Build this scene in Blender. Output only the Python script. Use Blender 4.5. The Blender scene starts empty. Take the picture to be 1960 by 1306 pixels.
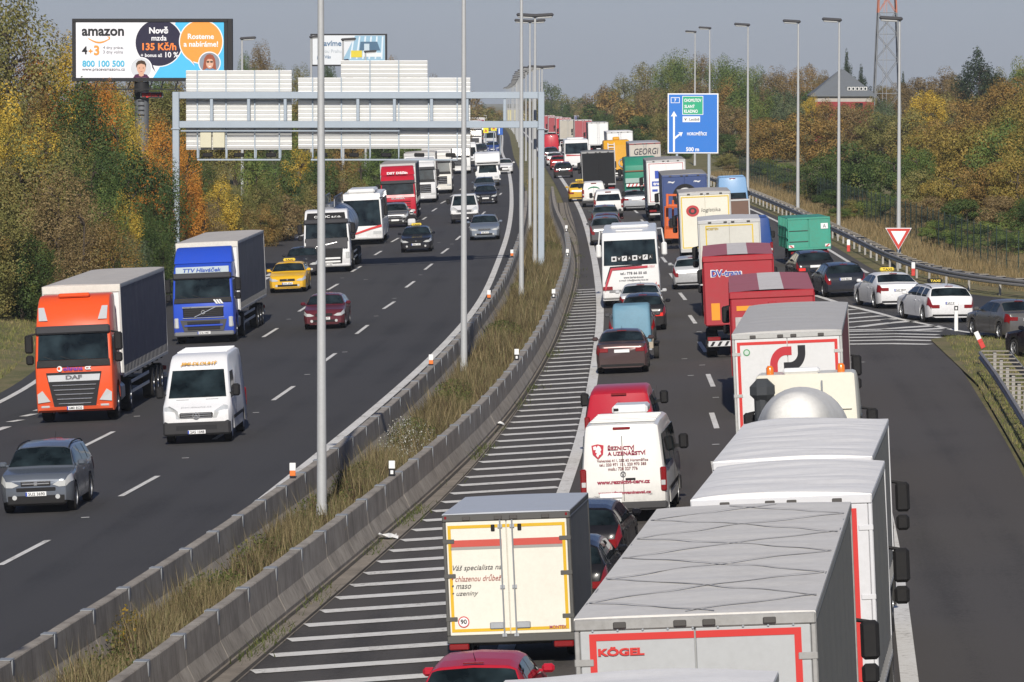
import bpy, math, random
import numpy as np
from mathutils import Vector, Matrix
R = random.Random(7)
NR = np.random.RandomState(11)
S = bpy.context.scene
COL = S.collection
# ------------------------------------------------------------------ camera, sky, sun, exposure
F = 10000.0                      # focal length in pixels of a 1960 px wide picture
CAMZ = 11.0
K = F / 4800.0                  # first measurements were taken for a shorter lens; depths scale by K
HORIZON = 110.0
PITCH = math.atan((653.0 - HORIZON) / F)
cam_data = bpy.data.cameras.new('camera')
cam = bpy.data.objects.new('camera', cam_data)
COL.objects.link(cam)
cam_data.sensor_width = 36.0
cam_data.lens = F / 1960.0 * 36.0
cam_data.clip_start = 0.5
cam_data.clip_end = 15000.0
cam.location = (0, 0, CAMZ)
cam.rotation_euler = (math.pi / 2 - PITCH, 0, 0)
S.camera = cam
SUN_EL = math.radians(30)
SUN_AZ = math.radians(180 + 0.5)   # direction the sun stands in, clockwise from +Y: right behind the camera
world = bpy.data.worlds.new('World')
S.world = world
world.use_nodes = True
wn = world.node_tree
for n in list(wn.nodes):
    wn.nodes.remove(n)
sky = wn.nodes.new('ShaderNodeTexSky')
sky.sky_type = 'NISHITA'
sky.sun_disc = False
sky.sun_elevation = SUN_EL
sky.sun_rotation = SUN_AZ
sky.altitude = 300
sky.air_density = 1.0
sky.dust_density = 0.4
sky.ozone_density = 6.0
hsv = wn.nodes.new('ShaderNodeHueSaturation')
hsv.inputs['Saturation'].default_value = 0.8
bg = wn.nodes.new('ShaderNodeBackground')
bg.inputs['Strength'].default_value = 0.057
wo = wn.nodes.new('ShaderNodeOutputWorld')
wn.links.new(sky.outputs[0], hsv.inputs['Color'])
tint = wn.nodes.new('ShaderNodeMix'); tint.data_type = 'RGBA'; tint.blend_type = 'MULTIPLY'
tint.inputs[0].default_value = 1.0; tint.inputs[7].default_value = (0.87, 0.92, 1.17, 1)
wn.links.new(hsv.outputs[0], tint.inputs[6])
wn.links.new(tint.outputs[2], bg.inputs['Color'])
wn.links.new(bg.outputs[0], wo.inputs['Surface'])
sun_data = bpy.data.lights.new('sun', 'SUN')
sun_data.energy = 5.0
sun_data.angle = math.radians(0.53)
sun_data.color = (1.0, 0.94, 0.85)
sun = bpy.data.objects.new('sun', sun_data)
COL.objects.link(sun)
sdir = Vector((math.sin(SUN_AZ) * math.cos(SUN_EL), math.cos(SUN_AZ) * math.cos(SUN_EL), math.sin(SUN_EL)))
sun.rotation_euler = sdir.to_track_quat('Z', 'Y').to_euler()
sun.location = (-40, -60, 80)
S.view_settings.view_transform = 'Standard'
S.view_settings.look = 'None'
S.view_settings.exposure = 0.0
S.view_settings.gamma = 1.0
S.view_settings.use_curve_mapping = False
S.render.engine = 'CYCLES'
HAZE = 0.00009
S.cycles.max_bounces = 6
S.cycles.volume_bounces = 0
S.cycles.transparent_max_bounces = 8
# ------------------------------------------------------------------ the lie of the land
def lut(pts):
    pts = sorted(pts)
    xs = np.array([p[0] for p in pts], float)
    ys = np.array([p[1] for p in pts], float)
    m = np.gradient(ys, xs)
    def f(x):
        x = np.asarray(x, float)
        i = np.clip(np.searchsorted(xs, x) - 1, 0, len(xs) - 2)
        h = xs[i + 1] - xs[i]
        t = (x - xs[i]) / h
        tc = np.clip(t, 0, 1)
        v = ((1 + 2 * tc) * (1 - tc) ** 2 * ys[i] + tc * (1 - tc) ** 2 * h * m[i]
             + tc ** 2 * (3 - 2 * tc) * ys[i + 1] + tc ** 2 * (tc - 1) * h * m[i + 1])
        v = np.where(t < 0, ys[0] + (x - xs[0]) * m[0], v)
        v = np.where(t > 1, ys[-1] + (x - xs[-1]) * m[-1], v)
        return v
    return f
MEDIAN = lut([(K * a, b) for a, b in [(15, -13.6), (42, -7.75), (62, -3.7), (87, -1.2), (115, 0.75), (143, 1.75), (170, 2.2), (200, 2.3), (260, 1.9), (330, 1.3), (450, 0.9), (560, 0.2), (700, -2.0), (900, -9.0), (1200, -28), (1600, -70), (4000, -420)]])
def profile(Y):
    Y = np.asarray(Y, float)
    a, b, g = 150.0 * K, 350.0 * K, -0.018 / K
    u = np.clip(Y - a, 0, b - a)
    z = 0.5 * g / (b - a) * u * u + g * np.clip(Y - b, 0, 9000)
    return z
CROSS = 0.045
def zroad(X, Y):
    X = np.asarray(X, float); Y = np.asarray(Y, float)
    fade = np.clip((420 * K - Y) / (200 * K), 0.15, 1)
    lat = X - MEDIAN(Y)
    return profile(Y) + CROSS * fade * np.clip(lat, -15, 15)
def zr(X, Y):
    return float(zroad(X, Y))
cP, sP = math.cos(PITCH), math.sin(PITCH)
def ray(px, py):
    u, v = (px - 980.0) / F, (653.0 - py) / F
    return Vector((u, cP + v * sP, -sP + v * cP))
def G(px, py, h=0.0):
    """point of the road surface (raised by h) seen at a pixel of the photograph"""
    d = ray(px, py)
    t = 200.0
    for _ in range(60):
        z = zr(d.x * t, d.y * t) + h
        if d.z >= -1e-5:
            break
        t = 0.5 * t + 0.5 * (z - CAMZ) / d.z
        t = min(max(t, 10), 4000)
    p = d * t
    return Vector((p.x, p.y, CAMZ + p.z))
def AT(px, py, dist):
    """point at depth dist on the ray through a pixel"""
    p = ray(px, py) * (dist * K)
    return Vector((p.x, p.y, CAMZ + p.z))
def AS(px, s):
    """road point at which one metre measures s pixels"""
    zc = F / s
    X = (px - 980.0) / s
    Y = zc
    for _ in range(8):
        Y = (zc - (CAMZ - zr(X, Y)) * sP) / cP
    return Vector((X, Y, zr(X, Y)))
def heading(Y):
    t = Vector((float(MEDIAN(Y + 4) - MEDIAN(Y - 4)), 8.0, 0))
    return t.normalized()
# ------------------------------------------------------------------ materials
MATS = {}
def node_mat(key, build):
    if key in MATS:
        return MATS[key]
    m = bpy.data.materials.new(key)
    m.use_nodes = True
    nt = m.node_tree
    b = nt.nodes['Principled BSDF']
    build(nt, b)
    MATS[key] = m
    return m
def N(nt, t, **kw):
    n = nt.nodes.new(t)
    for k, v in kw.items():
        if k in ('operation', 'blend_type', 'data_type', 'noise_dimensions', 'feature', 'interpolation', 'wave_type', 'bands_direction'):
            setattr(n, k, v)
        else:
            n.inputs[k].default_value = v
    return n
def ramp(nt, stops):
    n = nt.nodes.new('ShaderNodeValToRGB')
    e = n.color_ramp.elements
    while len(e) < len(stops):
        e.new(0.5)
    for el, (p, c) in zip(e, stops):
        el.position = p
        el.color = (c[0], c[1], c[2], 1)
    return n
def coords(nt, kind='Object', scale=None):
    tc = nt.nodes.new('ShaderNodeTexCoord')
    if scale is None:
        return tc.outputs[kind]
    mp = nt.nodes.new('ShaderNodeMapping')
    mp.inputs['Scale'].default_value = scale
    nt.links.new(tc.outputs[kind], mp.inputs['Vector'])
    return mp.outputs[0]
def paint(c, rough=0.35, metal=0.0, dirt=0.12, coat=0.0, grime=(0.10, 0.085, 0.07), scale=1.3, spec=0.5, sill=0.0):
    """painted or coated surface with uneven road dirt"""
    key = 'paint_%s_%s_%s_%s_%s_%s' % ('_'.join('%.3f' % v for v in c), rough, metal, dirt, coat, sill)
    def build(nt, b):
        v = coords(nt)
        n1 = N(nt, 'ShaderNodeTexNoise', Scale=scale, Detail=6.0, Roughness=0.65)
        n2 = N(nt, 'ShaderNodeTexNoise', Scale=scale * 9, Detail=4.0, Roughness=0.7)
        nt.links.new(v, n1.inputs['Vector']); nt.links.new(v, n2.inputs['Vector'])
        mul = N(nt, 'ShaderNodeMath', operation='MULTIPLY')
        nt.links.new(n1.outputs['Fac'], mul.inputs[0]); nt.links.new(n2.outputs['Fac'], mul.inputs[1])
        r = ramp(nt, [(0.12, (0, 0, 0)), (0.45, (1, 1, 1))])
        nt.links.new(mul.outputs[0], r.inputs[0])
        f = N(nt, 'ShaderNodeMath', operation='MULTIPLY')
        f.inputs[1].default_value = dirt * 1.6
        nt.links.new(r.outputs[0], f.inputs[0])
        if sill:   # road film thrown up on the lower flanks
            sp = nt.nodes.new('ShaderNodeSeparateXYZ'); nt.links.new(v, sp.inputs[0])
            mr = N(nt, 'ShaderNodeMapRange'); mr.inputs['From Min'].default_value = 1.0; mr.inputs['From Max'].default_value = 0.25; mr.inputs['To Max'].default_value = sill
            nt.links.new(sp.outputs['Z'], mr.inputs['Value'])
            m3 = N(nt, 'ShaderNodeMath', operation='MULTIPLY'); nt.links.new(mr.outputs[0], m3.inputs[0]); nt.links.new(n2.outputs['Fac'], m3.inputs[1])
            f2 = N(nt, 'ShaderNodeMath', operation='ADD'); nt.links.new(f.outputs[0], f2.inputs[0]); nt.links.new(m3.outputs[0], f2.inputs[1]); f = f2
        mx = nt.nodes.new('ShaderNodeMix'); mx.data_type = 'RGBA'
        mx.inputs[6].default_value = (*c, 1); mx.inputs[7].default_value = (*grime, 1)
        nt.links.new(f.outputs[0], mx.inputs[0])
        nt.links.new(mx.outputs[2], b.inputs['Base Color'])
        rr = N(nt, 'ShaderNodeMapRange')
        rr.inputs['To Min'].default_value = rough * 0.85; rr.inputs['To Max'].default_value = min(1, rough * 1.25 + 0.05)
        nt.links.new(n1.outputs['Fac'], rr.inputs['Value'])
        nt.links.new(rr.outputs[0], b.inputs['Roughness'])
        b.inputs['Metallic'].default_value = metal
        b.inputs['Specular IOR Level'].default_value = spec if max(c) > .12 else spec * .45
        b.inputs['Coat Weight'].default_value = coat
        b.inputs['Coat Roughness'].default_value = 0.06
    return node_mat(key, build)
def car_paint(c, metal=0.0):
    return paint(c, rough=0.2 if max(c) < .2 else .3, metal=metal, dirt=0.01 if max(c) < .06 else 0.06, coat=0.2, spec=0.3, sill=0.5 if max(c) > .1 else .3)
def plastic(c, rough=0.55):
    return paint(c, rough=rough, dirt=0.1 if max(c) > .05 else .05)
def flat(c, rough=0.6):
    return paint(c, rough=rough, dirt=0.03)
BLACK = lambda: plastic((0.011, 0.011, 0.012), 0.6)
RUBBER = lambda: plastic((0.022, 0.021, 0.02), 0.8)
STEEL = lambda: paint((0.42, 0.44, 0.46), 0.42, 0.6, 0.1)
GALV = lambda: paint((0.42, 0.46, 0.50), 0.5, 0.25, 0.08)
CHASSIS = lambda: plastic((0.03, 0.028, 0.026), 0.8)
CHROME = lambda: paint((0.7, 0.7, 0.7), 0.18, 0.9, 0.05)
REDLENS = lambda: paint((0.20, 0.006, 0.008), 0.2, 0, 0.03, 0.4)
ORANGELENS = lambda: paint((0.75, 0.22, 0.02), 0.2, 0, 0.03, 0.6)
WHITELENS = lambda: paint((0.62, 0.63, 0.62), 0.15, 0.3, 0.05, 0.6)
WHITE = lambda: paint((0.74, 0.74, 0.73), 0.4, 0, 0.07, 0.3)
PLATE = lambda: flat((0.75, 0.75, 0.74))
INK = lambda: flat((0.02, 0.02, 0.022))
def glass():
    def build(nt, b):
        v = coords(nt)
        n = N(nt, 'ShaderNodeTexNoise', Scale=1.7, Detail=3.0)
        nt.links.new(v, n.inputs['Vector'])
        r = ramp(nt, [(0.36, (0.004, 0.007, 0.008)), (0.68, (0.022, 0.035, 0.040))])  # dark glass with mottled teal of the reflected sky put into its colour
        nt.links.new(n.outputs['Fac'], r.inputs[0])
        nt.links.new(r.outputs[0], b.inputs['Base Color'])
        b.inputs['Roughness'].default_value = 0.03
        b.inputs['Specular IOR Level'].default_value = 0.24
    return node_mat('tinted_glass', build)
# ------------------------------------------------------------------ mesh building
class MB:
    def __init__(s):
        s.v = []; s.f = []; s.m = []
    def add(s, verts, faces, m=0):
        o = len(s.v)
        s.v += [tuple(p) for p in verts]
        s.f += [tuple(i + o for i in f) for f in faces]
        s.m += [m] * len(faces)
        return s
    def box(s, x0, x1, y0, y1, z0, z1, m=0):
        if x0 > x1: x0, x1 = x1, x0
        if y0 > y1: y0, y1 = y1, y0
        if z0 > z1: z0, z1 = z1, z0
        v = [(x0, y0, z0), (x1, y0, z0), (x1, y1, z0), (x0, y1, z0), (x0, y0, z1), (x1, y0, z1), (x1, y1, z1), (x0, y1, z1)]
        return s.add(v, [(3, 2, 1, 0), (4, 5, 6, 7), (0, 1, 5, 4), (1, 2, 6, 5), (2, 3, 7, 6), (3, 0, 4, 7)], m)
    def rbox(s, x0, x1, y0, y1, z0, z1, c=0.03, m=0):
        """box with chamfered edges"""
        if x0 > x1: x0, x1 = x1, x0
        if y0 > y1: y0, y1 = y1, y0
        if z0 > z1: z0, z1 = z1, z0
        c = min(c, (x1 - x0) * .45, (y1 - y0) * .45, (z1 - z0) * .45)
        v = []; idx = {}
        X = (x0, x1); Y = (y0, y1); Z = (z0, z1)
        sg = (1, -1)
        for i in (0, 1):
            for j in (0, 1):
                for k in (0, 1):
                    for a in (0, 1, 2):
                        p = [X[i] + sg[i] * c, Y[j] + sg[j] * c, Z[k] + sg[k] * c]
                        p[a] = (X[i], Y[j], Z[k])[a]
                        idx[(i, j, k, a)] = len(v); v.append(tuple(p))
        f = []
        for a in (0, 1, 2):
            for e in (0, 1):
                q = []
                for (b1, b2) in ((0, 0), (1, 0), (1, 1), (0, 1)):
                    t = [0, 0, 0]; t[a] = e; t[(a + 1) % 3] = b1; t[(a + 2) % 3] = b2
                    q.append(idx[(*t, a)])
                f.append(tuple(q) if e else tuple(q[::-1]))
        for a in (0, 1, 2):
            b, d = (a + 1) % 3, (a + 2) % 3
            for e1 in (0, 1):
                for e2 in (0, 1):
                    t0 = [0, 0, 0]; t0[b] = e1; t0[d] = e2
                    t1 = list(t0); t1[a] = 1
                    q = [idx[(*t0, b)], idx[(*t1, b)], idx[(*t1, d)], idx[(*t0, d)]]
                    f.append(tuple(q) if (e1 == e2) == False else tuple(q[::-1]))
        for i in (0, 1):
            for j in (0, 1):
                for k in (0, 1):
                    q = (idx[(i, j, k, 0)], idx[(i, j, k, 1)], idx[(i, j, k, 2)])
                    f.append(q if (i + j + k) % 2 else q[::-1])
        return s.add(v, f, m)
    def cyl(s, p0, p1, r0, r1=None, n=12, m=0, caps=True):
        r1 = r0 if r1 is None else r1
        p0 = Vector(p0); p1 = Vector(p1)
        d = (p1 - p0).normalized()
        a = d.orthogonal().normalized(); b = d.cross(a)
        v = []
        for p, r in ((p0, r0), (p1, r1)):
            for k in range(n):
                t = 2 * math.pi * k / n
                v.append(p + (a * math.cos(t) + b * math.sin(t)) * r)
        f = [(k, (k + 1) % n, n + (k + 1) % n, n + k) for k in range(n)]
        if caps:
            f += [tuple(range(n))[::-1], tuple(range(n, 2 * n))]
        return s.add(v, f, m)
    def tube(s, pts, r, n=6, m=0):
        for a, b in zip(pts[:-1], pts[1:]):
            s.cyl(a, b, r, r, n, m)
        return s
    def slab(s, q, t=0.012, m=0):
        """thin panel: four corners counter-clockwise seen from outside, thickness inwards"""
        q = [Vector(p) for p in q]
        n = (q[1] - q[0]).cross(q[-1] - q[0]).normalized()
        k = len(q)
        v = q + [p - n * t for p in q]
        f = [tuple(range(k)), tuple(range(2 * k - 1, k - 1, -1))] + [(i, i + k, (i + 1) % k + k, (i + 1) % k) for i in range(k)]
        return s.add(v, f, m)
    def lathe(s, prof, origin, axis='x', n=20, m=0):
        """prof: (along, radius)"""
        o = Vector(origin); v = []
        for (a, r) in prof:
            for k in range(n):
                t = 2 * math.pi * k / n
                c, d = math.cos(t) * r, math.sin(t) * r
                v.append(o + (Vector((a, c, d)) if axis == 'x' else Vector((c, a, d)) if axis == 'y' else Vector((c, d, a))))
        f = []
        for i in range(len(prof) - 1):
            for k in range(n):
                q = (i * n + k, i * n + (k + 1) % n, (i + 1) * n + (k + 1) % n, (i + 1) * n + k)
                f.append(q)
        return s.add(v, f, m)
    def loft(s, prof, W, c=0.08, top=1.0, z0=0.0, z1=1.0, m=0, mid=0.0):
        """side outline (y,z) swept across the width with softened flanks; the flanks lean in by factor top between z0 and z1"""
        ys = [p[0] for p in prof]; zs = [p[1] for p in prof]
        cy, cz = (min(ys) + max(ys)) / 2, (min(zs) + max(zs)) / 2
        hy, hz = (max(ys) - min(ys)) / 2, (max(zs) - min(zs)) / 2
        st = [(-W / 2, c), (-W / 2 + c * .3, c * .3), (-W / 2 + c, 0), (0, -mid), (W / 2 - c, 0), (W / 2 - c * .3, c * .3), (W / 2, c)]
        v = []; n = len(prof)
        for x, ins in st:
            for (y, z) in prof:
                k = min(max((z - z0) / (z1 - z0), 0), 1)
                v.append((x * (1 - (1 - top) * k), cy + (y - cy) * (1 - ins / hy), cz + (z - cz) * (1 - max(ins, 0) / hz) if z > cz else z))
        f = []
        for i in range(len(st) - 1):
            for k in range(n):
                f.append((i * n + k, (i + 1) * n + k, (i + 1) * n + (k + 1) % n, i * n + (k + 1) % n))
        f.append(tuple(range(n))); f.append(tuple(range((len(st) - 1) * n, len(st) * n))[::-1])
        return s.add(v, f, m)
    def mesh(s, name, smooth=35):
        me = bpy.data.meshes.new(name)
        me.from_pydata(s.v, [], s.f)
        me.polygons.foreach_set('material_index', s.m)
        me.validate()
        import bmesh
        bm = bmesh.new(); bm.from_mesh(me)
        bmesh.ops.recalc_face_normals(bm, faces=bm.faces)
        bm.to_mesh(me); bm.free()
        if smooth:
            me.shade_smooth()
            me.set_sharp_from_angle(angle=math.radians(smooth))
        me.update()
        return me
    def build(s, name, mats, parent=None, loc=None, smooth=35):
        if not isinstance(mats, (list, tuple)):
            mats = [mats]
        me = s.mesh(name, smooth)
        for m in mats:
            me.materials.append(m)
        return link(name, me, parent, loc)
def link(name, data, parent=None, loc=None):
    o = bpy.data.objects.new(name, data)
    COL.objects.link(o)
    if parent is not None:
        o.parent = parent
    if loc is not None:
        o.location = loc
    return o
def tag(o, label=None, cat=None, group=None, kind=None):
    if label: o['label'] = label
    if cat: o['category'] = cat
    if group: o['group'] = group
    if kind: o['kind'] = kind
    return o
def empty(name, label, cat, group=None, loc=(0, 0, 0)):
    o = bpy.data.objects.new(name, None)
    o.empty_display_size = 0.5
    COL.objects.link(o)
    o.location = loc
    return tag(o, label, cat, group)
FACE = {'R': (Vector((1, 0, 0)), Vector((0, 0, 1))), 'F': (Vector((-1, 0, 0)), Vector((0, 0, 1))),
        'right': (Vector((0, 1, 0)), Vector((0, 0, 1))), 'left': (Vector((0, -1, 0)), Vector((0, 0, 1)))}
TXT = {}
def text(parent, s, pos, width=None, height=None, face='R', mat=None, bold=0.0, shear=0.0, name='lettering', tilt=0.0, align='CENTER', proud=0.006, roll=0.0):
    """flat printed lettering"""
    c = bpy.data.curves.new('lettering', 'FONT')
    c.body = s; c.size = 1.0; c.align_x = align; c.align_y = 'CENTER'; c.offset = bold; c.shear = shear
    c.resolution_u = 3; c.extrude = 0.0
    o = bpy.data.objects.new('lettering', c)
    me = bpy.data.meshes.new_from_object(o)
    bpy.data.objects.remove(o); bpy.data.curves.remove(c)
    n = len(me.vertices)
    if n == 0:
        return None
    co = np.empty(n * 3); me.vertices.foreach_get('co', co); co = co.reshape(-1, 3)
    w = co[:, 0].max() - co[:, 0].min(); h = co[:, 1].max() - co[:, 1].min()
    kx = (width / w) if width else None
    ky = (height / h) if height else None
    kx = kx or ky; ky = ky or kx
    r, u = FACE[face] if isinstance(face, str) else face
    r = Vector(r); u = Vector(u)
    nn = r.cross(u)
    if tilt:
        u = (u * math.cos(tilt) - nn * math.sin(tilt)); nn = r.cross(u)
    if roll:
        r, u = r * math.cos(roll) + u * math.sin(roll), u * math.cos(roll) - r * math.sin(roll)
    p = np.array(pos) + np.array(nn) * proud
    cx = (co[:, 0].max() + co[:, 0].min()) / 2 if align == 'CENTER' else co[:, 0].min()
    cy = (co[:, 1].max() + co[:, 1].min()) / 2
    out = p[None] + ((co[:, 0] - cx) * kx)[:, None] * np.array(r)[None] + ((co[:, 1] - cy) * ky)[:, None] * np.array(u)[None]
    me.vertices.foreach_set('co', out.ravel())
    me.materials.clear(); me.materials.append(mat or INK())
    me.update()
    return link(name, me, parent)
def disc(parent, pos, r, face='R', mat=None, name='disc', proud=0.004, n=24, ry=None):
    rr, u = FACE[face] if isinstance(face, str) else face
    nn = Vector(rr).cross(Vector(u))
    mb = MB()
    p = Vector(pos) + nn * proud
    v = [p + Vector(rr) * math.cos(2 * math.pi * k / n) * r + Vector(u) * math.sin(2 * math.pi * k / n) * (ry or r) for k in range(n)]
    mb.slab(v, 0.003)
    return mb.build(name, mat, parent, smooth=0)
def poly(parent, pts, origin, face='R', mat=None, name='print', proud=0.004, t=0.003):
    """flat printed shape: 2D outline on a face plane"""
    rr, u = FACE[face] if isinstance(face, str) else face
    rr = Vector(rr); u = Vector(u); nn = rr.cross(u)
    a = sum(pts[i][0] * pts[(i + 1) % len(pts)][1] - pts[(i + 1) % len(pts)][0] * pts[i][1] for i in range(len(pts)))
    if a < 0:
        pts = pts[::-1]
    v = [Vector(origin) + rr * x + u * y + nn * proud for x, y in pts]
    mb = MB(); mb.slab(v, t)
    return mb.build(name, mat, parent, smooth=0)
# ------------------------------------------------------------------ surface materials
def m_asphalt(name, base):
    def build(nt, b):
        v = coords(nt)
        big = N(nt, 'ShaderNodeTexNoise', Scale=0.09, Detail=4.0, Roughness=0.6)
        uv = nt.nodes.new('ShaderNodeUVMap'); uv.uv_map = 'lane'
        mp = nt.nodes.new('ShaderNodeMapping'); mp.inputs['Scale'].default_value = (1.3, 0.022, 1)
        streak = N(nt, 'ShaderNodeTexNoise', Scale=1.0, Detail=4.0, Roughness=0.6)
        sx = nt.nodes.new('ShaderNodeSeparateXYZ'); nt.links.new(uv.outputs[0], sx.inputs[0])
        w1 = N(nt, 'ShaderNodeMath', operation='MULTIPLY'); w1.inputs[1].default_value = 2 * math.pi / 1.82; nt.links.new(sx.outputs['X'], w1.inputs[0])
        w2 = N(nt, 'ShaderNodeMath', operation='COSINE'); nt.links.new(w1.outputs[0], w2.inputs[0])
        w3 = N(nt, 'ShaderNodeMath', operation='MULTIPLY'); w3.inputs[1].default_value = 0.06; nt.links.new(w2.outputs[0], w3.inputs[0])
        fine = N(nt, 'ShaderNodeTexNoise', Scale=14.0, Detail=5.0, Roughness=0.8)
        grit = N(nt, 'ShaderNodeTexVoronoi', Scale=26.0)
        nt.links.new(uv.outputs[0], mp.inputs['Vector'])
        for n in (big, fine, grit): nt.links.new(v, n.inputs['Vector'])
        nt.links.new(mp.outputs[0], streak.inputs['Vector'])
        a = N(nt, 'ShaderNodeMath', operation='MULTIPLY_ADD'); a.inputs[1].default_value = 0.6
        nt.links.new(big.outputs['Fac'], a.inputs[0])
        a2 = N(nt, 'ShaderNodeMath', operation='MULTIPLY'); a2.inputs[1].default_value = 0.45
        nt.links.new(streak.outputs['Fac'], a2.inputs[0])
        a3 = N(nt, 'ShaderNodeMath', operation='ADD'); nt.links.new(a2.outputs[0], a3.inputs[0]); nt.links.new(w3.outputs[0], a3.inputs[1]); nt.links.new(a3.outputs[0], a.inputs[2])
        c = N(nt, 'ShaderNodeMath', operation='MULTIPLY_ADD'); c.inputs[1].default_value = 1.1
        nt.links.new(fine.outputs['Fac'], c.inputs[0]); nt.links.new(a.outputs[0], c.inputs[2])
        r = ramp(nt, [(0.74, [x * 0.68 for x in base]), (0.96, base), (1.0, [x * 1.3 for x in base])])
        nt.links.new(c.outputs[0], r.inputs[0])
        sp = ramp(nt, [(0.0, (1.7, 1.7, 1.7)), (0.16, (1, 1, 1))])
        nt.links.new(grit.outputs['Distance'], sp.inputs[0])
        mx = nt.nodes.new('ShaderNodeMix'); mx.data_type = 'RGBA'; mx.blend_type = 'MULTIPLY'; mx.inputs[0].default_value = 0.6
        nt.links.new(r.outputs[0], mx.inputs[6]); nt.links.new(sp.outputs[0], mx.inputs[7])
        nt.links.new(mx.outputs[2], b.inputs['Base Color'])
        b.inputs['Roughness'].default_value = 0.82
        b.inputs['Specular IOR Level'].default_value = 0.35
        bp = N(nt, 'ShaderNodeBump', Strength=0.35, Distance=0.02)
        nt.links.new(fine.outputs['Fac'], bp.inputs['Height']); nt.links.new(bp.outputs[0], b.inputs['Normal'])
    return node_mat(name, build)
def m_mark():
    def build(nt, b):
        v = coords(nt)
        n = N(nt, 'ShaderNodeTexNoise', Scale=6.0, Detail=6.0, Roughness=0.75)
        n2 = N(nt, 'ShaderNodeTexNoise', Scale=0.5, Detail=2.0)
        nt.links.new(v, n.inputs['Vector']); nt.links.new(v, n2.inputs['Vector'])
        ad = N(nt, 'ShaderNodeMath', operation='MULTIPLY_ADD'); ad.inputs[1].default_value = 0.35
        nt.links.new(n2.outputs['Fac'], ad.inputs[0]); nt.links.new(n.outputs['Fac'], ad.inputs[2])
        r = ramp(nt, [(0.45, (0.13, 0.125, 0.115)), (0.54, (0.48, 0.46, 0.42)), (0.63, (0.68, 0.66, 0.61)), (0.9, (0.78, 0.77, 0.74))])
        nt.links.new(ad.outputs[0], r.inputs[0]); nt.links.new(r.outputs[0], b.inputs['Base Color'])
        b.inputs['Roughness'].default_value = 0.7
    return node_mat('road_paint', build)
def m_concrete(name, a, c, stain=(0.09, 0.075, 0.055)):
    def build(nt, b):
        v = coords(nt)
        n = N(nt, 'ShaderNodeTexNoise', Scale=1.1, Detail=7.0, Roughness=0.65)
        mp = nt.nodes.new('ShaderNodeMapping'); mp.inputs['Scale'].default_value = (5, 5, 0.7)
        s = N(nt, 'ShaderNodeTexNoise', Scale=1.6, Detail=4.0)
        f = N(nt, 'ShaderNodeTexNoise', Scale=30.0, Detail=3.0)
        nt.links.new(v, n.inputs['Vector']); nt.links.new(v, mp.inputs['Vector']); nt.links.new(mp.outputs[0], s.inputs['Vector']); nt.links.new(v, f.inputs['Vector'])
        r = ramp(nt, [(0.3, a), (0.7, c)])
        nt.links.new(n.outputs['Fac'], r.inputs[0])
        r2 = ramp(nt, [(0.52, (0, 0, 0)), (0.78, (1, 1, 1))])
        nt.links.new(s.outputs['Fac'], r2.inputs[0])
        k = N(nt, 'ShaderNodeMath', operation='MULTIPLY'); k.inputs[1].default_value = 0.6
        nt.links.new(r2.outputs[0], k.inputs[0])
        mx = nt.nodes.new('ShaderNodeMix'); mx.data_type = 'RGBA'; mx.inputs[7].default_value = (*stain, 1)
        nt.links.new(k.outputs[0], mx.inputs[0]); nt.links.new(r.outputs[0], mx.inputs[6])
        nt.links.new(mx.outputs[2], b.inputs['Base Color'])
        b.inputs['Roughness'].default_value = 0.9
        bp = N(nt, 'ShaderNodeBump', Strength=0.4, Distance=0.015)
        nt.links.new(f.outputs['Fac'], bp.inputs['Height']); nt.links.new(bp.outputs[0], b.inputs['Normal'])
    return node_mat(name, build)
def m_ground():
    def build(nt, b):
        v = coords(nt)
        n = N(nt, 'ShaderNodeTexNoise', Scale=0.35, Detail=6.0, Roughness=0.7)
        f = N(nt, 'ShaderNodeTexNoise', Scale=7.0, Detail=5.0, Roughness=0.8)
        nt.links.new(v, n.inputs['Vector']); nt.links.new(v, f.inputs['Vector'])
        a = N(nt, 'ShaderNodeMath', operation='MULTIPLY_ADD'); a.inputs[1].default_value = 0.6
        nt.links.new(f.outputs['Fac'], a.inputs[0]); nt.links.new(n.outputs['Fac'], a.inputs[2])
        r = ramp(nt, [(0.5, (0.06, 0.07, 0.02)), (0.72, (0.13, 0.13, 0.042)), (0.9, (0.22, 0.18, 0.08)), (1.0, (0.14, 0.105, 0.06))])
        nt.links.new(a.outputs[0], r.inputs[0]); nt.links.new(r.outputs[0], b.inputs['Base Color'])
        b.inputs['Roughness'].default_value = 0.95
        bp = N(nt, 'ShaderNodeBump', Strength=0.8, Distance=0.1)
        nt.links.new(f.outputs['Fac'], bp.inputs['Height']); nt.links.new(bp.outputs[0], b.inputs['Normal'])
    return node_mat('grassy_soil', build)
ASPH_L = m_asphalt('asphalt_dark', (0.041, 0.039, 0.038))
ASPH_R = m_asphalt('asphalt_worn', (0.060, 0.054, 0.048))
MARK = m_mark()
CONC = m_concrete('concrete_barrier', (0.21, 0.185, 0.155), (0.40, 0.36, 0.305))
GUTTER = m_concrete('concrete_gutter', (0.17, 0.145, 0.115), (0.30, 0.26, 0.21))
SOIL = m_ground()
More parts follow.
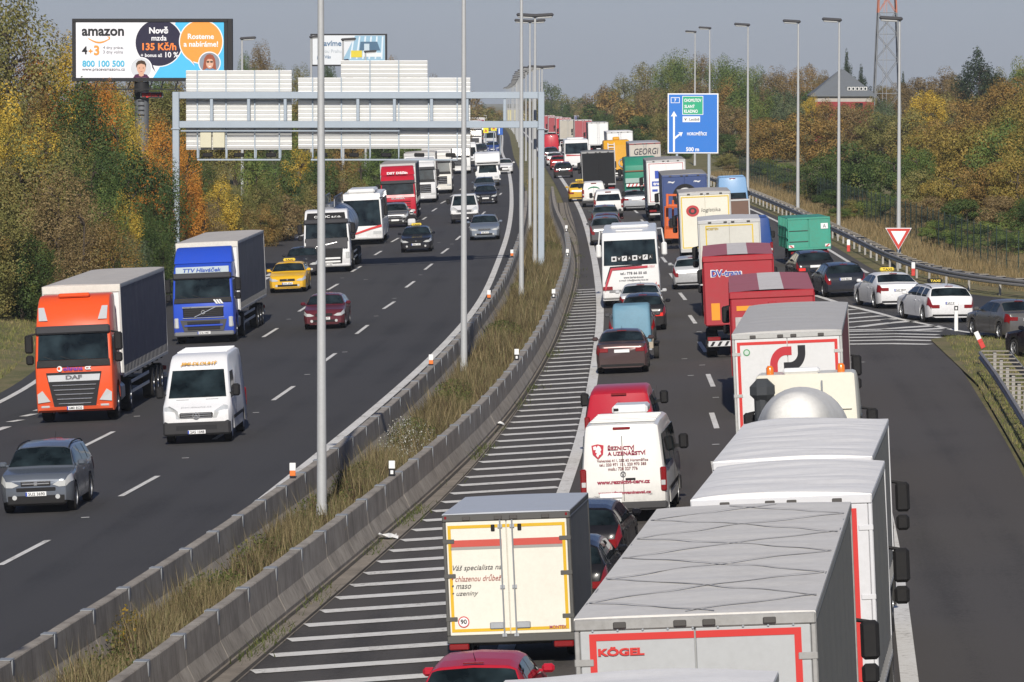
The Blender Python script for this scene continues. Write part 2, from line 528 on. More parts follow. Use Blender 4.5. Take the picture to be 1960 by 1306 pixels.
# ------------------------------------------------------------------ edges of the carriageways, read from the photograph and laid on the road
def curve(pts, h=0.0, far=()):
    w = [G(x, y, h) for x, y in pts]
    p = sorted([(v.y, v.x) for v in w] + list(far))
    q = [p[0]]
    for a in p[1:]:
        if a[0] - q[-1][0] > 6:
            q.append(a)
    ys = np.array([a[0] for a in q]); xs = np.array([a[1] for a in q])
    f = lut(list(zip(ys, xs)))
    # smoothing
    g = np.arange(ys[0], ys[-1] + 1, 8.0); v = f(g)
    for _ in range(6):
        v[1:-1] = 0.25 * v[:-2] + 0.5 * v[1:-1] + 0.25 * v[2:]
    return lut(list(zip(g, v)))
def offs(d):
    return lambda Y: MEDIAN(Y) + d
FARS = lambda d: [(Y, float(MEDIAN(Y)) + d) for Y in (330 * K, 400 * K, 500 * K, 700 * K, 1000 * K, 1600 * K)]
LEFT_WHITE = curve([(480, 975), (520, 944), (625, 860), (700, 798), (800, 712), (845, 667), (885, 625), (920, 578), (950, 510), (968, 462), (978, 410), (979, 370), (972, 320)], 0, FARS(-2.6))
RIGHT_WHITE = curve([(1075, 950), (1105, 880), (1128, 770), (1146, 650), (1150, 600), (1146, 550), (1132, 470), (1112, 405), (1085, 358), (1062, 325)], 0, FARS(2.3))
LEFT_BAR = curve([(20, 1258), (120, 1197), (270, 1109), (327, 1072), (384, 1036), (436, 1004), (480, 973), (560, 921), (640, 862), (700, 815), (760, 762), (825, 705), (870, 655), (912, 604), (946, 562), (968, 520), (985, 480)], 0.95, FARS(-1.3))
RIGHT_BAR = curve([(215, 1306), (255, 1282), (330, 1222), (395, 1180), (450, 1138), (505, 1100), (560, 1060), (610, 1022), (660, 985), (720, 935), (790, 880), (860, 828), (910, 785), (950, 745), (1000, 675), (1040, 620), (1052, 590), (1070, 545), (1088, 490), (1088, 455)], 0.95, [(y * K, float(MEDIAN(y * K)) + d) for y, d in ((170, .7), (200, .9), (260, 1.2))] + FARS(1.3))
HATCH_L = curve([(455, 1306), (480, 1288), (620, 1165), (740, 1058), (860, 955), (935, 870), (1000, 775), (1060, 672), (1091, 597), (1107, 548), (1110, 500), (1104, 450)], 0, [(y * K, float(MEDIAN(y * K)) + 1.9) for y in (190, 260)] + FARS(1.9))
LEFT_EDGE = lut([(K * a, b) for a, b in [(15, -25), (60, -19.6), (80, -18.3), (88, -17.8), (105, -18.4), (125, -19), (138, -18.3), (150, -15.8), (160, -14.8), (175, -13.9), (220, -13.2), (330, -12.5), (700, -12), (4000, -12)]])
RIGHT_EDGE = lut([(K * a, b) for a, b in [(15, 3.5), (40, 9.2), (60, 12.4), (79, 14.5), (92, 15.8), (98, 16.6), (112, 17.6), (125, 17.6), (140, 17.6), (170, 17.0), (200, 15.6), (260, 13.2), (330, 12.2), (700, 12), (4000, 12)]])
def step(x, a, b):
    t = np.clip((np.asarray(x, float) - a) / (b - a), 0, 1)
    return t * t * (3 - 2 * t)
def terrain(X, Y):
    X = np.asarray(X, float); Y = np.asarray(Y, float)
    z = zroad(X, Y)
    e = LEFT_EDGE(Y) - X
    z = z + np.clip(e - 1.2, 0, 20) * 0.20
    e2 = X - np.where(Y > 112 * K, RIGHT_EDGE(Y), RIGHT_EDGE(Y) + 14 + (112 - Y / K) * 0.3)
    z = z + np.clip(e2 - 2, 0, 60) * 0.035 + step(Y, 200 * K, 330 * K) * np.clip(e2 - 6, 0, 60) * 0.04
    return z - 0.06
def tz(X, Y):
    return float(terrain(X, Y))
# ------------------------------------------------------------------ ground and road sheets
def sheet(name, mat, fl, fr, Y0, Y1, h, n=6, step_=4.0, kind='structure', parent=None, ref=None):
    ys = list(np.arange(Y0, min(Y1, 540), step_)) + (list(np.arange(540, Y1, 24)) if Y1 > 540 else []) + [Y1]
    ys = sorted(set(float(y) for y in ys))
    v = []; f = []
    for y in ys:
        a, b = float(fl(y)), float(fr(y))
        for k in range(n + 1):
            x = a + (b - a) * k / n
            v.append((x, y, zr(x, y) + h))
    for i in range(len(ys) - 1):
        for k in range(n):
            f.append((i * (n + 1) + k, i * (n + 1) + k + 1, (i + 1) * (n + 1) + k + 1, (i + 1) * (n + 1) + k))
    me = bpy.data.meshes.new(name); me.from_pydata(v, [], f); me.shade_smooth(); me.materials.append(mat)
    if name == 'road':
        lane_uv(me, ref)
    o = link(name, me, parent)
    if kind: o['kind'] = kind
    return o
def lane_uv(me, ref):
    co = np.empty(len(me.vertices) * 3); me.vertices.foreach_get('co', co); co = co.reshape(-1, 3)
    li = np.empty(len(me.loops), np.int32); me.loops.foreach_get('vertex_index', li)
    uv = np.stack([co[li, 0] - ref(co[li, 1]), co[li, 1]], 1)
    me.uv_layers.new(name='lane').data.foreach_set('uv', uv.ravel())
lat = np.array([-900, -500, -300, -200, -140, -100, -75, -60, -50, -42, -36, -31, -27, -24, -22, -20, -18, -16, -14.5, -13, -11, -8, -5, -2, 0, 2, 5, 8, 11, 13, 14.5, 16, 18, 20, 22, 24, 27, 31, 36, 42, 50, 60, 75, 100, 140, 200, 300, 500, 900], float)
gy = K * np.concatenate([np.arange(8, 260, 2.0), np.arange(260, 700, 12.0), np.array([700, 760, 840, 940, 1100, 1400, 1900, 2600, 4000.])])
GX = MEDIAN(gy)[:, None] + lat[None]
GY = np.repeat(gy[:, None], len(lat), 1)
GZ = terrain(GX, GY)
nl = len(lat)
verts = np.stack([GX, GY, GZ], -1).reshape(-1, 3)
faces = [(i * nl + k, i * nl + k + 1, (i + 1) * nl + k + 1, (i + 1) * nl + k) for i in range(len(gy) - 1) for k in range(nl - 1)]
me = bpy.data.meshes.new('ground'); me.from_pydata([tuple(p) for p in verts], [], faces); me.shade_smooth(); me.materials.append(SOIL)
ground = tag(link('ground', me), kind='structure')
road_l = sheet('road', ASPH_L, LEFT_EDGE, lambda Y: LEFT_BAR(Y) + 0.1, 14 * K, 1600 * K, 0.0, 14, ref=LEFT_WHITE)
road_r = sheet('road', ASPH_R, lambda Y: HATCH_L(Y) - 0.3, RIGHT_EDGE, 14 * K, 1600 * K, 0.0, 14, ref=RIGHT_WHITE)
gut = sheet('gutter', GUTTER, lambda Y: RIGHT_BAR(Y) + 0.1, lambda Y: HATCH_L(Y), 25 * K, 190 * K, 0.012, 3)
JOINT = m_concrete('gutter_joint', (0.03, 0.026, 0.02), (0.06, 0.05, 0.04))
for a, b in ((.36, .46), (.80, .86), (1.02, 1.07)):
    sheet('drain_slot', JOINT, lambda Y, a=a: np.minimum(RIGHT_BAR(Y) + a, HATCH_L(Y) - .06), lambda Y, b=b: np.minimum(RIGHT_BAR(Y) + b, HATCH_L(Y) - .03), 25 * K, 190 * K, 0.018, 1, kind=None, parent=gut)
# slip road joining from the right
def strip(name, mat, L, Rr, h, n=4, sub=4, kind='structure', parent=None):
    v = []; f = []
    Ls = []; Rs = []
    for i in range(len(L) - 1):
        for k in range(sub):
            t = k / sub
            Ls.append((L[i][0] + (L[i + 1][0] - L[i][0]) * t, L[i][1] + (L[i + 1][1] - L[i][1]) * t))
            Rs.append((Rr[i][0] + (Rr[i + 1][0] - Rr[i][0]) * t, Rr[i][1] + (Rr[i + 1][1] - Rr[i][1]) * t))
    Ls.append(L[-1]); Rs.append(Rr[-1])
    for a, b in zip(Ls, Rs):
        for k in range(n + 1):
            x = a[0] + (b[0] - a[0]) * k / n; y = a[1] + (b[1] - a[1]) * k / n
            v.append((x, y, zr(x, y) + h))
    for i in range(len(Ls) - 1):
        for k in range(n):
            f.append((i * (n + 1) + k, i * (n + 1) + k + 1, (i + 1) * (n + 1) + k + 1, (i + 1) * (n + 1) + k))
    me = bpy.data.meshes.new(name); me.from_pydata(v, [], f); me.shade_smooth(); me.materials.append(mat)
    if name == 'slip_road': lane_uv(me, lambda Y: RIGHT_EDGE(Y))
    o = link(name, me, parent)
    if kind: o['kind'] = kind
    return o
strip('slip_road', ASPH_L, [(a, b * K) for a, b in [(14.5, 93), (17.0, 93.2), (19.5, 90.8), (24, 86.5), (31, 80), (42, 70)]], [(a, b * K) for a, b in [(14.5, 119), (17.9, 117), (19.2, 110.5), (22.5, 105.5), (27, 101), (42, 89)]], 0.006, sub=8)
# ------------------------------------------------------------------ road markings: every dash and stripe is a part of its road
def mark(parent, name, a, b, w, h=0.014):
    a = Vector((a[0], a[1], 0)); b = Vector((b[0], b[1], 0))
    d = (b - a); L = d.length; d.normalize()
    nrm = Vector((-d.y, d.x, 0)) * w / 2
    k = max(1, int(L / 1.5)); v = []; f = []
    for i in range(k + 1):
        p = a + d * L * i / k
        for q in (p - nrm, p + nrm):
            v.append((q.x, q.y, zr(q.x, q.y) + h))
    for i in range(k):
        f.append((2 * i, 2 * i + 2, 2 * i + 3, 2 * i + 1))
    me = bpy.data.meshes.new(name); me.from_pydata(v, [], f); me.materials.append(MARK)
    return link(name, me, parent)
def line(parent, name, fn, w, Y0, Y1, h=0.012):
    return sheet(name, MARK, lambda Y: fn(Y) - w / 2, lambda Y: fn(Y) + w / 2, Y0, Y1, h, 1, kind=None, parent=parent)
line(road_l, 'edge_line', LEFT_WHITE, 0.30, 35 * K, 900 * K)
line(road_r, 'edge_line', RIGHT_WHITE, 0.32, 35 * K, 900 * K)
line(road_l, 'edge_line', lambda Y: LEFT_EDGE(Y) + 0.6, 0.22, 40 * K, 122 * K)
line(road_l, 'edge_line', lambda Y: LEFT_EDGE(Y) + 0.7, 0.2, 162 * K, 700 * K)
line(road_r, 'edge_line', lambda Y: RIGHT_EDGE(Y) - 0.6, 0.2, 120 * K, 700 * K)
line(road_r, 'edge_line', lut([(15 * K, 3.1), (30 * K, 5.1), (41.8 * K, 6.65), (52.8 * K, 8.05), (70 * K, 9.9)]), 0.3, 15 * K, 72 * K)
dash_px = [((0, 1083), (92, 1035)), ((231, 951), (302, 912)), ((410, 842), (452, 815)), ((523, 767), (562, 740)), ((620, 693), (642, 677)), ((682, 640), (704, 623)), ((734, 592), (755, 578)), ((777, 551), (793, 539)), ((813, 517), (828, 505)), ((845, 486), (858, 476)), ((873, 460), (882, 452)), ((899, 436), (906, 430)), ((922, 412), (929, 405)), ((944, 387), (950, 381)), ((956, 374), (960, 370)),
           ((161, 855), (217, 827)), ((504, 646), (531, 629)), ((572, 597), (594, 583)), ((627, 556), (647, 544)), ((673, 521), (691, 510)), ((717, 489), (730, 481)), ((749, 464), (763, 456)), ((782, 441), (792, 434)), ((809, 421), (816, 416)), ((827, 405), (836, 399)), ((844, 390), (853, 385)), ((862, 377), (869, 373)), ((880, 364), (886, 360))]
for a, b in dash_px:
    A, B = G(*a), G(*b)
    d = (B - A); d.z = 0; d.normalize()
    mark(road_l, 'lane_dash', A, A + d * min((B - A).length, 8.0), 0.16)
for a, b in [((-14, 827), (14, 817.5)), ((18, 808.5), (41, 804.5)), ((44, 798), (66, 793)), ((70, 787), (90, 781)), ((503, 537), (514, 531)), ((512, 529), (520, 524))]:
    A, B = G(*a), G(*b)
    mark(road_l, 'lane_dash', A, B, 0.3)
for a, b in [((1200.4, 388), (1207.5, 393)), ((1214.4, 403), (1220.4, 408.5)), ((1227.2, 420.8), (1234, 427.6)), ((1239, 440), (1247, 450)), ((1253, 465), (1261, 476)), ((1267, 492.6), (1275, 503)), ((1283, 524), (1292, 536)), ((1301, 561), (1312, 575)), ((1320, 604), (1331, 620)), ((1338, 655), (1351, 675)), ((1355, 717), (1365, 741)), ((1362, 791), (1372, 821)), ((1366, 884), (1373, 922))]:
    A, B = G(*a), G(*b)
    mark(road_r, 'lane_dash', A, B, 0.16)
yy = 38.2 * K; k = 0
while yy < 117.5 * K:
    a = float(HATCH_L(yy)) + 0.05; b = float(RIGHT_WHITE(yy)) - 0.16
    mark(road_r, 'hatch_stripe', (a, yy - 0.2, 0), (b, yy + 0.22 * (b - a) - 0.2, 0), 0.66)
    yy += 1.22 * K
# painted triangle where the slip road joins
def ln(parent, name, a, b, w):
    A, B = G(*a), G(*b)
    return mark(parent, name, A, B, w)
for a, b in [((1560, 566), (1620, 585)), ((1620, 585), (1720, 611)), ((1720, 611), (1835, 634)), ((1835, 634), (1900, 644)), ((1900, 644), (1965, 655))]:
    ln(road_r, 'edge_line', a, b, 0.26)
for a, b in [((1560, 591), (1612, 588)), ((1560, 599), (1636, 593)), ((1560, 607), (1662, 599)), ((1560, 616), (1690, 605)), ((1560, 623), (1716, 611)), ((1560, 629), (1640, 627)), ((1640, 627), (1748, 615)), ((1560, 634), (1690, 631)), ((1690, 631), (1792, 624)), ((1720, 634), (1812, 629)),
             ((1560, 637), (1802, 635)), ((1560, 643), (1796, 641.5)), ((1560, 648.5), (1800, 647)), ((1560, 654.5), (1795, 653)), ((1560, 660.5), (1780, 660))]:
    ln(road_r, 'hatch_stripe', a, b, 0.62)
ln(road_r, 'hatch_stripe', (1627, 694), (1655, 694), 0.15)
# grass tongue between the motorway and the slip road
def patch_poly(name, pts, mat, h, kind='structure'):
    import bmesh
    bm = bmesh.new()
    bm.faces.new([bm.verts.new((p[0], p[1], 0)) for p in pts])
    bmesh.ops.triangulate(bm, faces=bm.faces)
    bmesh.ops.subdivide_edges(bm, edges=bm.edges, cuts=5, use_grid_fill=True)
    for v in bm.verts:
        v.co.z = zr(v.co.x, v.co.y) + h
    me = bpy.data.meshes.new(name); bm.to_mesh(me); bm.free(); me.materials.append(mat); me.shade_smooth()
    return tag(link(name, me), kind=kind)
GORE = [(a, b * K) for a, b in [(15.3, 91.6), (16.6, 93.0), (19.3, 90.0), (24, 85.6), (31, 79), (42, 69), (60, 52), (60, 15), (3.8, 15), (9.5, 40), (12.6, 60), (14.7, 79)]]
patch_poly('grass_verge', GORE, SOIL, 0.03)
# ------------------------------------------------------------------ concrete barriers, segment by segment
def barrier(fn, label, Y0, Y1, side, seed):
    rr = random.Random(seed)
    t = empty('concrete_barrier', label, 'barrier', loc=(float(fn(60 * K)), 60 * K, zr(float(fn(60 * K)), 60 * K)))
    o = t.location
    prof = [(-0.30, -0.03), (-0.30, 0.10), (-0.15, 0.40), (-0.105, 0.93), (-0.085, 0.95), (0.085, 0.95), (0.105, 0.93), (0.15, 0.40), (0.30, 0.10), (0.30, -0.03)]
    y = Y0; L = 4.0
    while y < Y1:
        h = heading(y); seg = L * h.y
        mb = MB(); v = []
        n = 3; gap = 0.012
        for i in range(n):
            yy = y + gap + (seg - 2 * gap) * i / (n - 1)
            x = float(fn(yy)); dx = float(fn(yy + .5) - fn(yy - .5)); nn = Vector((1, -dx, 0)).normalized()
            z = zr(x, yy) + rr.uniform(-0.006, 0.006)
            v += [(x + nn.x * p[0] - o.x, yy + nn.y * p[0] - o.y, z + p[1] - o.z) for p in prof]
        m = len(prof)
        f = [(i * m + k, (i + 1) * m + k, (i + 1) * m + (k + 1) % m, i * m + (k + 1) % m) for i in range(n - 1) for k in range(m)]
        f += [tuple(range(m)), tuple(range((n - 1) * m, n * m))[::-1]]
        mb.add(v, f)
        mb.build('barrier_segment', CONC, t, smooth=20)
        if y < 300:
            x = float(fn(y)); z = zr(x, y)
            j = MB()
            j.box(-0.112, 0.112, -0.17, 0.17, 0.952, 0.964)
            j.box(0.1, 0.128, -0.08, 0.08, 0.70, 0.955); j.box(-0.128, -0.1, -0.08, 0.08, 0.70, 0.955)
            ob = j.build('joint_plate', paint((.27, .29, .31), .6, .1, .15), t, smooth=0)
            ob.location = (x - o.x, y - o.y, z - o.z); ob.rotation_euler = (0, 0, -math.atan2(h.x, h.y))
        y += seg
    return t
barrier(LEFT_BAR, 'concrete barrier beside the oncoming lanes with orange and white reflectors on top', 38 * K, 190 * K, -1, 3)
barrier(RIGHT_BAR, 'concrete barrier beside the striped strip of the jammed lanes', 26 * K, 196 * K, 1, 4)
# steel safety rails
RAILM = paint((0.34, 0.33, 0.31), 0.55, 0.35, 0.25)
WOODY = paint((0.32, 0.29, 0.24), 0.7, 0.1, 0.25)
def dense(pts, d=1.0):
    out = []
    for a, b in zip(pts[:-1], pts[1:]):
        L = math.hypot(b[0] - a[0], b[1] - a[1]); n = max(1, int(L / d))
        out += [(a[0] + (b[0] - a[0]) * i / n, a[1] + (b[1] - a[1]) * i / n) for i in range(n)]
    return out + [pts[-1]]
def smooth_path(pts, d):
    p = dense(pts, d); a = np.array(p)
    for _ in range(8):
        a[1:-1] = .25 * a[:-2] + .5 * a[1:-1] + .25 * a[2:]
    return [tuple(q) for q in a]
def guardrail(pts, label, zf, double=True, back=0.55, d=1.0, side=1, start_down=False):
    P = smooth_path(pts, d)
    o = Vector((P[0][0], P[0][1], zf(*P[0])))
    t = empty('guardrail', label, 'guardrail', loc=o)
    prof = [(0.0, 0.46), (0.05, 0.50), (0.05, 0.56), (0.0, 0.61), (0.05, 0.66), (0.05, 0.72), (0.0, 0.76), (-0.02, 0.76), (-0.02, 0.46)]
    fr = []
    for i, p in enumerate(P):
        a = P[max(0, i - 1)]; b = P[min(len(P) - 1, i + 1)]
        h = Vector((b[0] - a[0], b[1] - a[1], 0)).normalized(); n = Vector((h.y, -h.x, 0)) * side
        fr.append((Vector((p[0], p[1], zf(*p))) - o, h, n))
    def rail(off, flip):
        mb = MB(); v = []
        for p, h, n in fr:
            v += [p + n * (off + q[0] * flip) + Vector((0, 0, q[1])) for q in prof]
        m = len(prof)
        mb.add(v, [(i * m + k, (i + 1) * m + k, (i + 1) * m + (k + 1) % m, i * m + (k + 1) % m) for i in range(len(fr) - 1) for k in range(m)])
        return mb
    rail(0, -1).build('rail', RAILM, t)
    if double:
        rail(back, 1).build('rail', RAILM, t)
    for i, (p, h, n) in enumerate(fr):
        if double:
            mb = MB(); w = 0.11
            q = [p - h * w + n * 0.03, p + h * w + n * 0.03, p + h * w + n * (back - 0.03), p - h * w + n * (back - 0.03)]
            mb.slab([v + Vector((0, 0, 0.775)) for v in q], 0.03)
            mb.build('spacer', WOODY, t, smooth=0)
        if i % 2 == 0:
            mb = MB(); c = p + n * (back / 2 if double else 0.1)
            mb.box(c.x - .05, c.x + .05, c.y - .05, c.y + .05, c.z - .3, c.z + (0.74 if double else .72))
            mb.build('post', RAILM, t, smooth=0)
    return t
def gz(x, y): return zr(x, y) - 0.02
g1 = [(a, b * K) for a, b in [(44, 91), (34, 97.5), (27.3, 102), (23, 106.3), (20.2, 110.5), (18.9, 116), (18.4, 124), (18.3, 138), (17.8, 160), (16.9, 190), (15.5, 220)]]
guardrail(g1, 'long grey guardrail with wooden spacers along the slip road below the fence', gz, True, 0.5, 2.0, 1)
guardrail([(q.x, q.y) for q in (G(a, b, .72) for a, b in ((1876, 676), (1900, 706), (1930, 752), (1960, 800), (2000, 868), (2060, 980)))], 'guardrail like a ladder standing in the grass tongue beside the empty lane', lambda x, y: zr(x, y) + 0.03, True, 0.95, 1.9, -1)
guardrail([(a, b * K) for a, b in [(-19.9, 122), (-19.4, 138), (-17.2, 148), (-15.7, 160), (-14.9, 172), (-14.4, 190)]], 'short grey guardrail at the left verge behind the white tanker truck', gz, False, 0.5, 2.0, -1)
# reflector posts
def delineator(p, kind, label, group, h=0.34, lean=0.0, post=0.0):
    t = empty('reflector_post', label, 'reflector post', group, loc=p)
    W, Bk, O = flat((0.75, 0.75, 0.73)), INK(), flat((0.75, 0.17, 0.02))
    Rd = flat((0.55, 0.04, 0.03))
    if post:
        MB().rbox(-0.07, 0.07, -0.05, 0.05, -0.1, post, 0.02).build('post', W, t)
    z = post
    if kind == 'orange':
        MB().rbox(-0.075, 0.075, -0.02, 0.02, z + .0, z + .045, .01).build('base_band', Bk, t)
        MB().rbox(-0.07, 0.07, -0.025, 0.025, z + .045, z + .17, .01).build('reflector', O, t)
        MB().rbox(-0.075, 0.075, -0.02, 0.02, z + .17, z + .36, .01).build('cap', W, t)
    elif kind == 'black':
        MB().rbox(-0.075, 0.075, -0.02, 0.02, z, z + .17, .01).build('base_band', Bk, t)
        MB().rbox(-0.035, 0.035, -0.03, 0.0, z + .04, z + .13, .005).build('reflector', PLATE(), t)
        MB().rbox(-0.075, 0.075, -0.02, 0.02, z + .17, z + .36, .01).build('cap', W, t)
    elif kind == 'red':
        MB().rbox(-0.08, 0.08, -0.025, 0.025, z + .12, z + .22, .01).build('reflector', Rd, t)
        MB().rbox(-0.08, 0.08, -0.02, 0.02, z - .1, z + .12, .01).build('base_band', Rd, t)
        MB().rbox(-0.08, 0.08, -0.02, 0.02, z + .22, z + .5, .01).build('cap', W, t)
    t.rotation_euler = (0, lean, 0)
    return t
lbl_l = ['nearest orange and white reflector on the barrier of the oncoming lanes', 'orange and white reflector beside the second median lamp post', 'orange and white reflector left of the third median lamp post', 'orange and white reflector just nearer than the gantry leg', 'farthest orange and white reflector on the barrier of the oncoming lanes']
for (px, py), lb in zip([(560, 920), (836, 703), (938, 575), (982, 494), (1004, 446)], lbl_l):
    p = G(px, py, 0.9); p.x = float(LEFT_BAR(p.y)); p.z = zr(p.x, p.y) + 0.965
    delineator(p, 'orange', lb, 'orange reflectors on the left barrier')
lbl_r = ['nearest black and white reflector on the barrier by the striped strip', 'second black and white reflector behind the barrier by the striped strip', 'black and white reflector on the barrier above the start of the stripes', 'black and white reflector near the foot of the gantry leg', 'farthest black and white reflector on the barrier by the striped strip']
for (px, py), lb in zip([(752, 916), (963, 694), (1041, 574), (1069, 494), (1079, 446)], lbl_r):
    p = G(px, py, 0.9); p.x = float(RIGHT_BAR(p.y)); p.z = zr(p.x, p.y) + 0.965
    delineator(p, 'black', lb, 'black reflectors on the right barrier')
p = G(1830, 634); delineator(Vector((p.x, p.y, p.z)), 'black', 'tall slim white post with black head at the tip of the grass tongue', None, post=0.78)
p = G(1880, 668, 0.6); delineator(Vector((p.x, p.y, zr(p.x, p.y) + .72)), 'red', 'tilted red and white reflector at the end of the ladder like guardrail', None, lean=-0.45)
for (px, py), lb in zip([(1624, 480), (1748, 526)], ['red and white reflector on the guardrail beside the green trailer', 'red and white reflector on the guardrail behind the first white taxi']):
    p = G(px, py, 0.7); delineator(Vector((p.x, p.y, zr(p.x, p.y) + .75)), 'red', lb, 'red reflectors on the slip road guardrail')
# ------------------------------------------------------------------ lamp posts
LAMPM = paint((0.44, 0.45, 0.45), 0.55, 0.15, 0.12)
POLEC = paint((0.40, 0.39, 0.36), 0.7, 0.0, 0.15)
HEADM = plastic((0.06, 0.06, 0.065), 0.5)
LAMP_HEAD = {}
def head_mesh():
    if 'h' not in LAMP_HEAD:
        mb = MB(); mb.rbox(-0.15, 1.0, -0.2, 0.2, -0.05, 0.14, 0.07, 0)
        mb.rbox(0.1, 0.92, -0.17, 0.17, -0.12, -0.045, 0.04, 1)
        me = mb.mesh('lamp_head'); me.materials.append(HEADM); me.materials.append(WHITELENS())
        LAMP_HEAD['h'] = me
    return LAMP_HEAD['h']
POLES = {}
def pole_mesh(h, r0, r1):
    k = (round(h, 1), r0, r1)
    if k not in POLES:
        mb = MB(); mb.cyl((0, 0, -1.0), (0, 0, h), r0, r1, 12)
        mb.cyl((0, 0, -0.2), (0, 0, 0.5), r0 * 1.08, r0 * 1.06, 12)
        me = mb.mesh('pole'); me.materials.append(LAMPM); POLES[k] = me
    return POLES[k]
def lamp(x, y, z, h, heads, label, group, r0=0.13, r1=0.06, size=1.0):
    t = empty('lamp_post', label, 'lamp post', group, loc=(x, y, z))
    link('pole', pole_mesh(h, r0, r1), t)
    for a in heads:
        o = link('lamp_head', head_mesh(), t, (0, 0, h)); o.rotation_euler = (0, -0.06, math.radians(a)); o.scale = (size,) * 3
    return t
med = [(616, 1006, 15.5, 'nearest tall lamp post in the grassy median, cutting through the whole picture'),
       (888, 722, 15.5, 'second tall lamp post in the median, in front of the sign gantry'),
       (998, 572, 15.5, 'third lamp post in the median, nearer than the gantry leg')]
for px, py, h, lb in med:
    p = G(px, py); lamp(p.x, p.y, p.z, h, (0, 180), lb, 'lamp posts along the median', 0.125, 0.065)
x = float(LEFT_BAR(66)) + .9
lamp(x, 66, zr(x, 66), 14, (0, 180), 'lamp post in the median nearer than the picture reaches', 'lamp posts along the median', 0.125, 0.06)
p = G(1024, 505); zt = ray(1022, 32); hh = CAMZ + zt.z * (p.y / zt.y) - p.z
lamp(p.x, p.y, p.z, hh, (0, 180), 'two armed lamp post in the median standing right beside the gantry leg', 'lamp posts along the median', 0.125, 0.06)
y0 = p.y
far_y = [y0 + 54 * k for k in range(1, 22)]
for i, y in enumerate(far_y):
    x = float(MEDIAN(y)) + R.uniform(-.1, .1) - (0.9 if i == 0 else 0)
    lamp(x, y, zr(x, y), 13.3 if i == 0 else 10.3, (0, 180), 'two armed lamp post in the median just beyond the gantry leg' if i == 0 else 'small far lamp post in the long row on the median', 'lamp posts along the median', 0.12, 0.06)
for px, py, hy, lb in [(1720, 512, 38, 'lamp post behind the give way sign'), (1605, 452, 40, 'lamp post right of the green trailer, below the lattice tower'), (1527, 420, 43, 'lamp post rising between the blue sign and the house'), (1431, 388, 49, 'lamp post above the light blue van')]:
    p = G(px, py); r_ = ray(px - 8, hy); h = CAMZ + r_.z * (p.y / r_.y) - p.z
    lamp(p.x, p.y, p.z, h, (180,), lb, 'lamp posts behind the slip road guardrail', 0.125, 0.055)
for px, hy, dist, lb in [(1358, 55, 222, 'lamp post crossing the right half of the blue sign'), (1330, 62, 252, 'lamp post crossing the middle of the blue sign')]:
    q = AT(px, 300, dist); z = zr(q.x, q.y); r_ = ray(px, hy); h = CAMZ + r_.z * (q.y / r_.y) - z
    lamp(q.x, q.y, z, h, (180,), lb, 'lamp posts behind the slip road guardrail', 0.125, 0.055)
for px, hy, dist, lb in [(464, 75, 178, 'lamp post beside the right edge of the large billboard'), (596, 72, 200, 'lamp post left of the small billboard'), (657, 77, 192, 'lamp post in front of the small billboard'), (700, 100, 225, 'lamp post behind the white tall panel of the gantry')]:
    q = AT(px, 350, dist); z = tz(q.x, q.y); r_ = ray(px, hy); h = CAMZ + r_.z * (q.y / r_.y) - z
    lamp(q.x, q.y, z, h, (0,), lb, 'lamp posts at the left roadside behind the gantry', 0.13, 0.07)
for i in range(7):
    y = 260 * K + 55 * i; x = float(LEFT_EDGE(y)) - 2.0
    lamp(x, y, zr(x, y), 10.2, (0,), 'far lamp post on the left roadside seen through the gantry', 'far lamp posts along the left roadside')
# ------------------------------------------------------------------ sign gantry over the oncoming lanes
GYP = 133.0 * K
def PY(px, py, Y=GYP):
    r_ = ray(px, py); k = Y / r_.y
    return (r_.x * k, CAMZ + r_.z * k)
gx0, _ = PY(337, 180); gx1, _ = PY(1036, 180)
gant = empty('sign_gantry', 'light grey steel gantry over the oncoming lanes carrying the backs of road signs', 'gantry', loc=(gx1, GYP, zr(gx1, GYP)))
gant_o = gant.location.copy()
GREY = paint((0.33, 0.385, 0.44), 0.5, 0.1, 0.07)
def gbox(name, px0, px1, py0, py1, dy0, dy1, mat, c=0.02, parent=None):
    x0, z1 = PY(px0, py0); x1, z0 = PY(px1, py1)
    mb = MB(); mb.rbox(x0 - gant_o.x, x1 - gant_o.x, dy0, dy1, z0 - gant_o.z, z1 - gant_o.z, c)
    return mb.build(name, mat, parent or gant, smooth=0)
for (a, b) in ((330, 343), (1030, 1042)):
    x0, z1 = PY(a, 176); x1, _ = PY(b, 176)
    zb = min(tz(x0, GYP), zr(x0, GYP)) - 0.4
    mb = MB(); mb.rbox(x0 - gant_o.x, x1 - gant_o.x, -0.2, 0.2, zb - gant_o.z, z1 - gant_o.z, 0.03)
    mb.rbox(x0 - gant_o.x - .06, x1 - gant_o.x + .06, -0.26, 0.26, PY(0, 247)[1] - gant_o.z - .03, PY(0, 247)[1] - gant_o.z + .03, 0.01)
    mb.build('leg', GREY, gant, smooth=0)
gbox('beam', 343.4, 1029.6, 176, 189, -0.19, 0.19, GREY)
gbox('beam', 343.4, 1029.6, 232, 245, -0.19, 0.19, GREY)
for px in (405, 476, 546, 616, 685, 755, 826, 894, 966):
    gbox('strut', px - 3.0, px + 3.0, 189.2, 231.8, -0.14, 0.14, GREY)
PANELM = paint((0.74, 0.74, 0.72), 0.5, 0.0, 0.05)
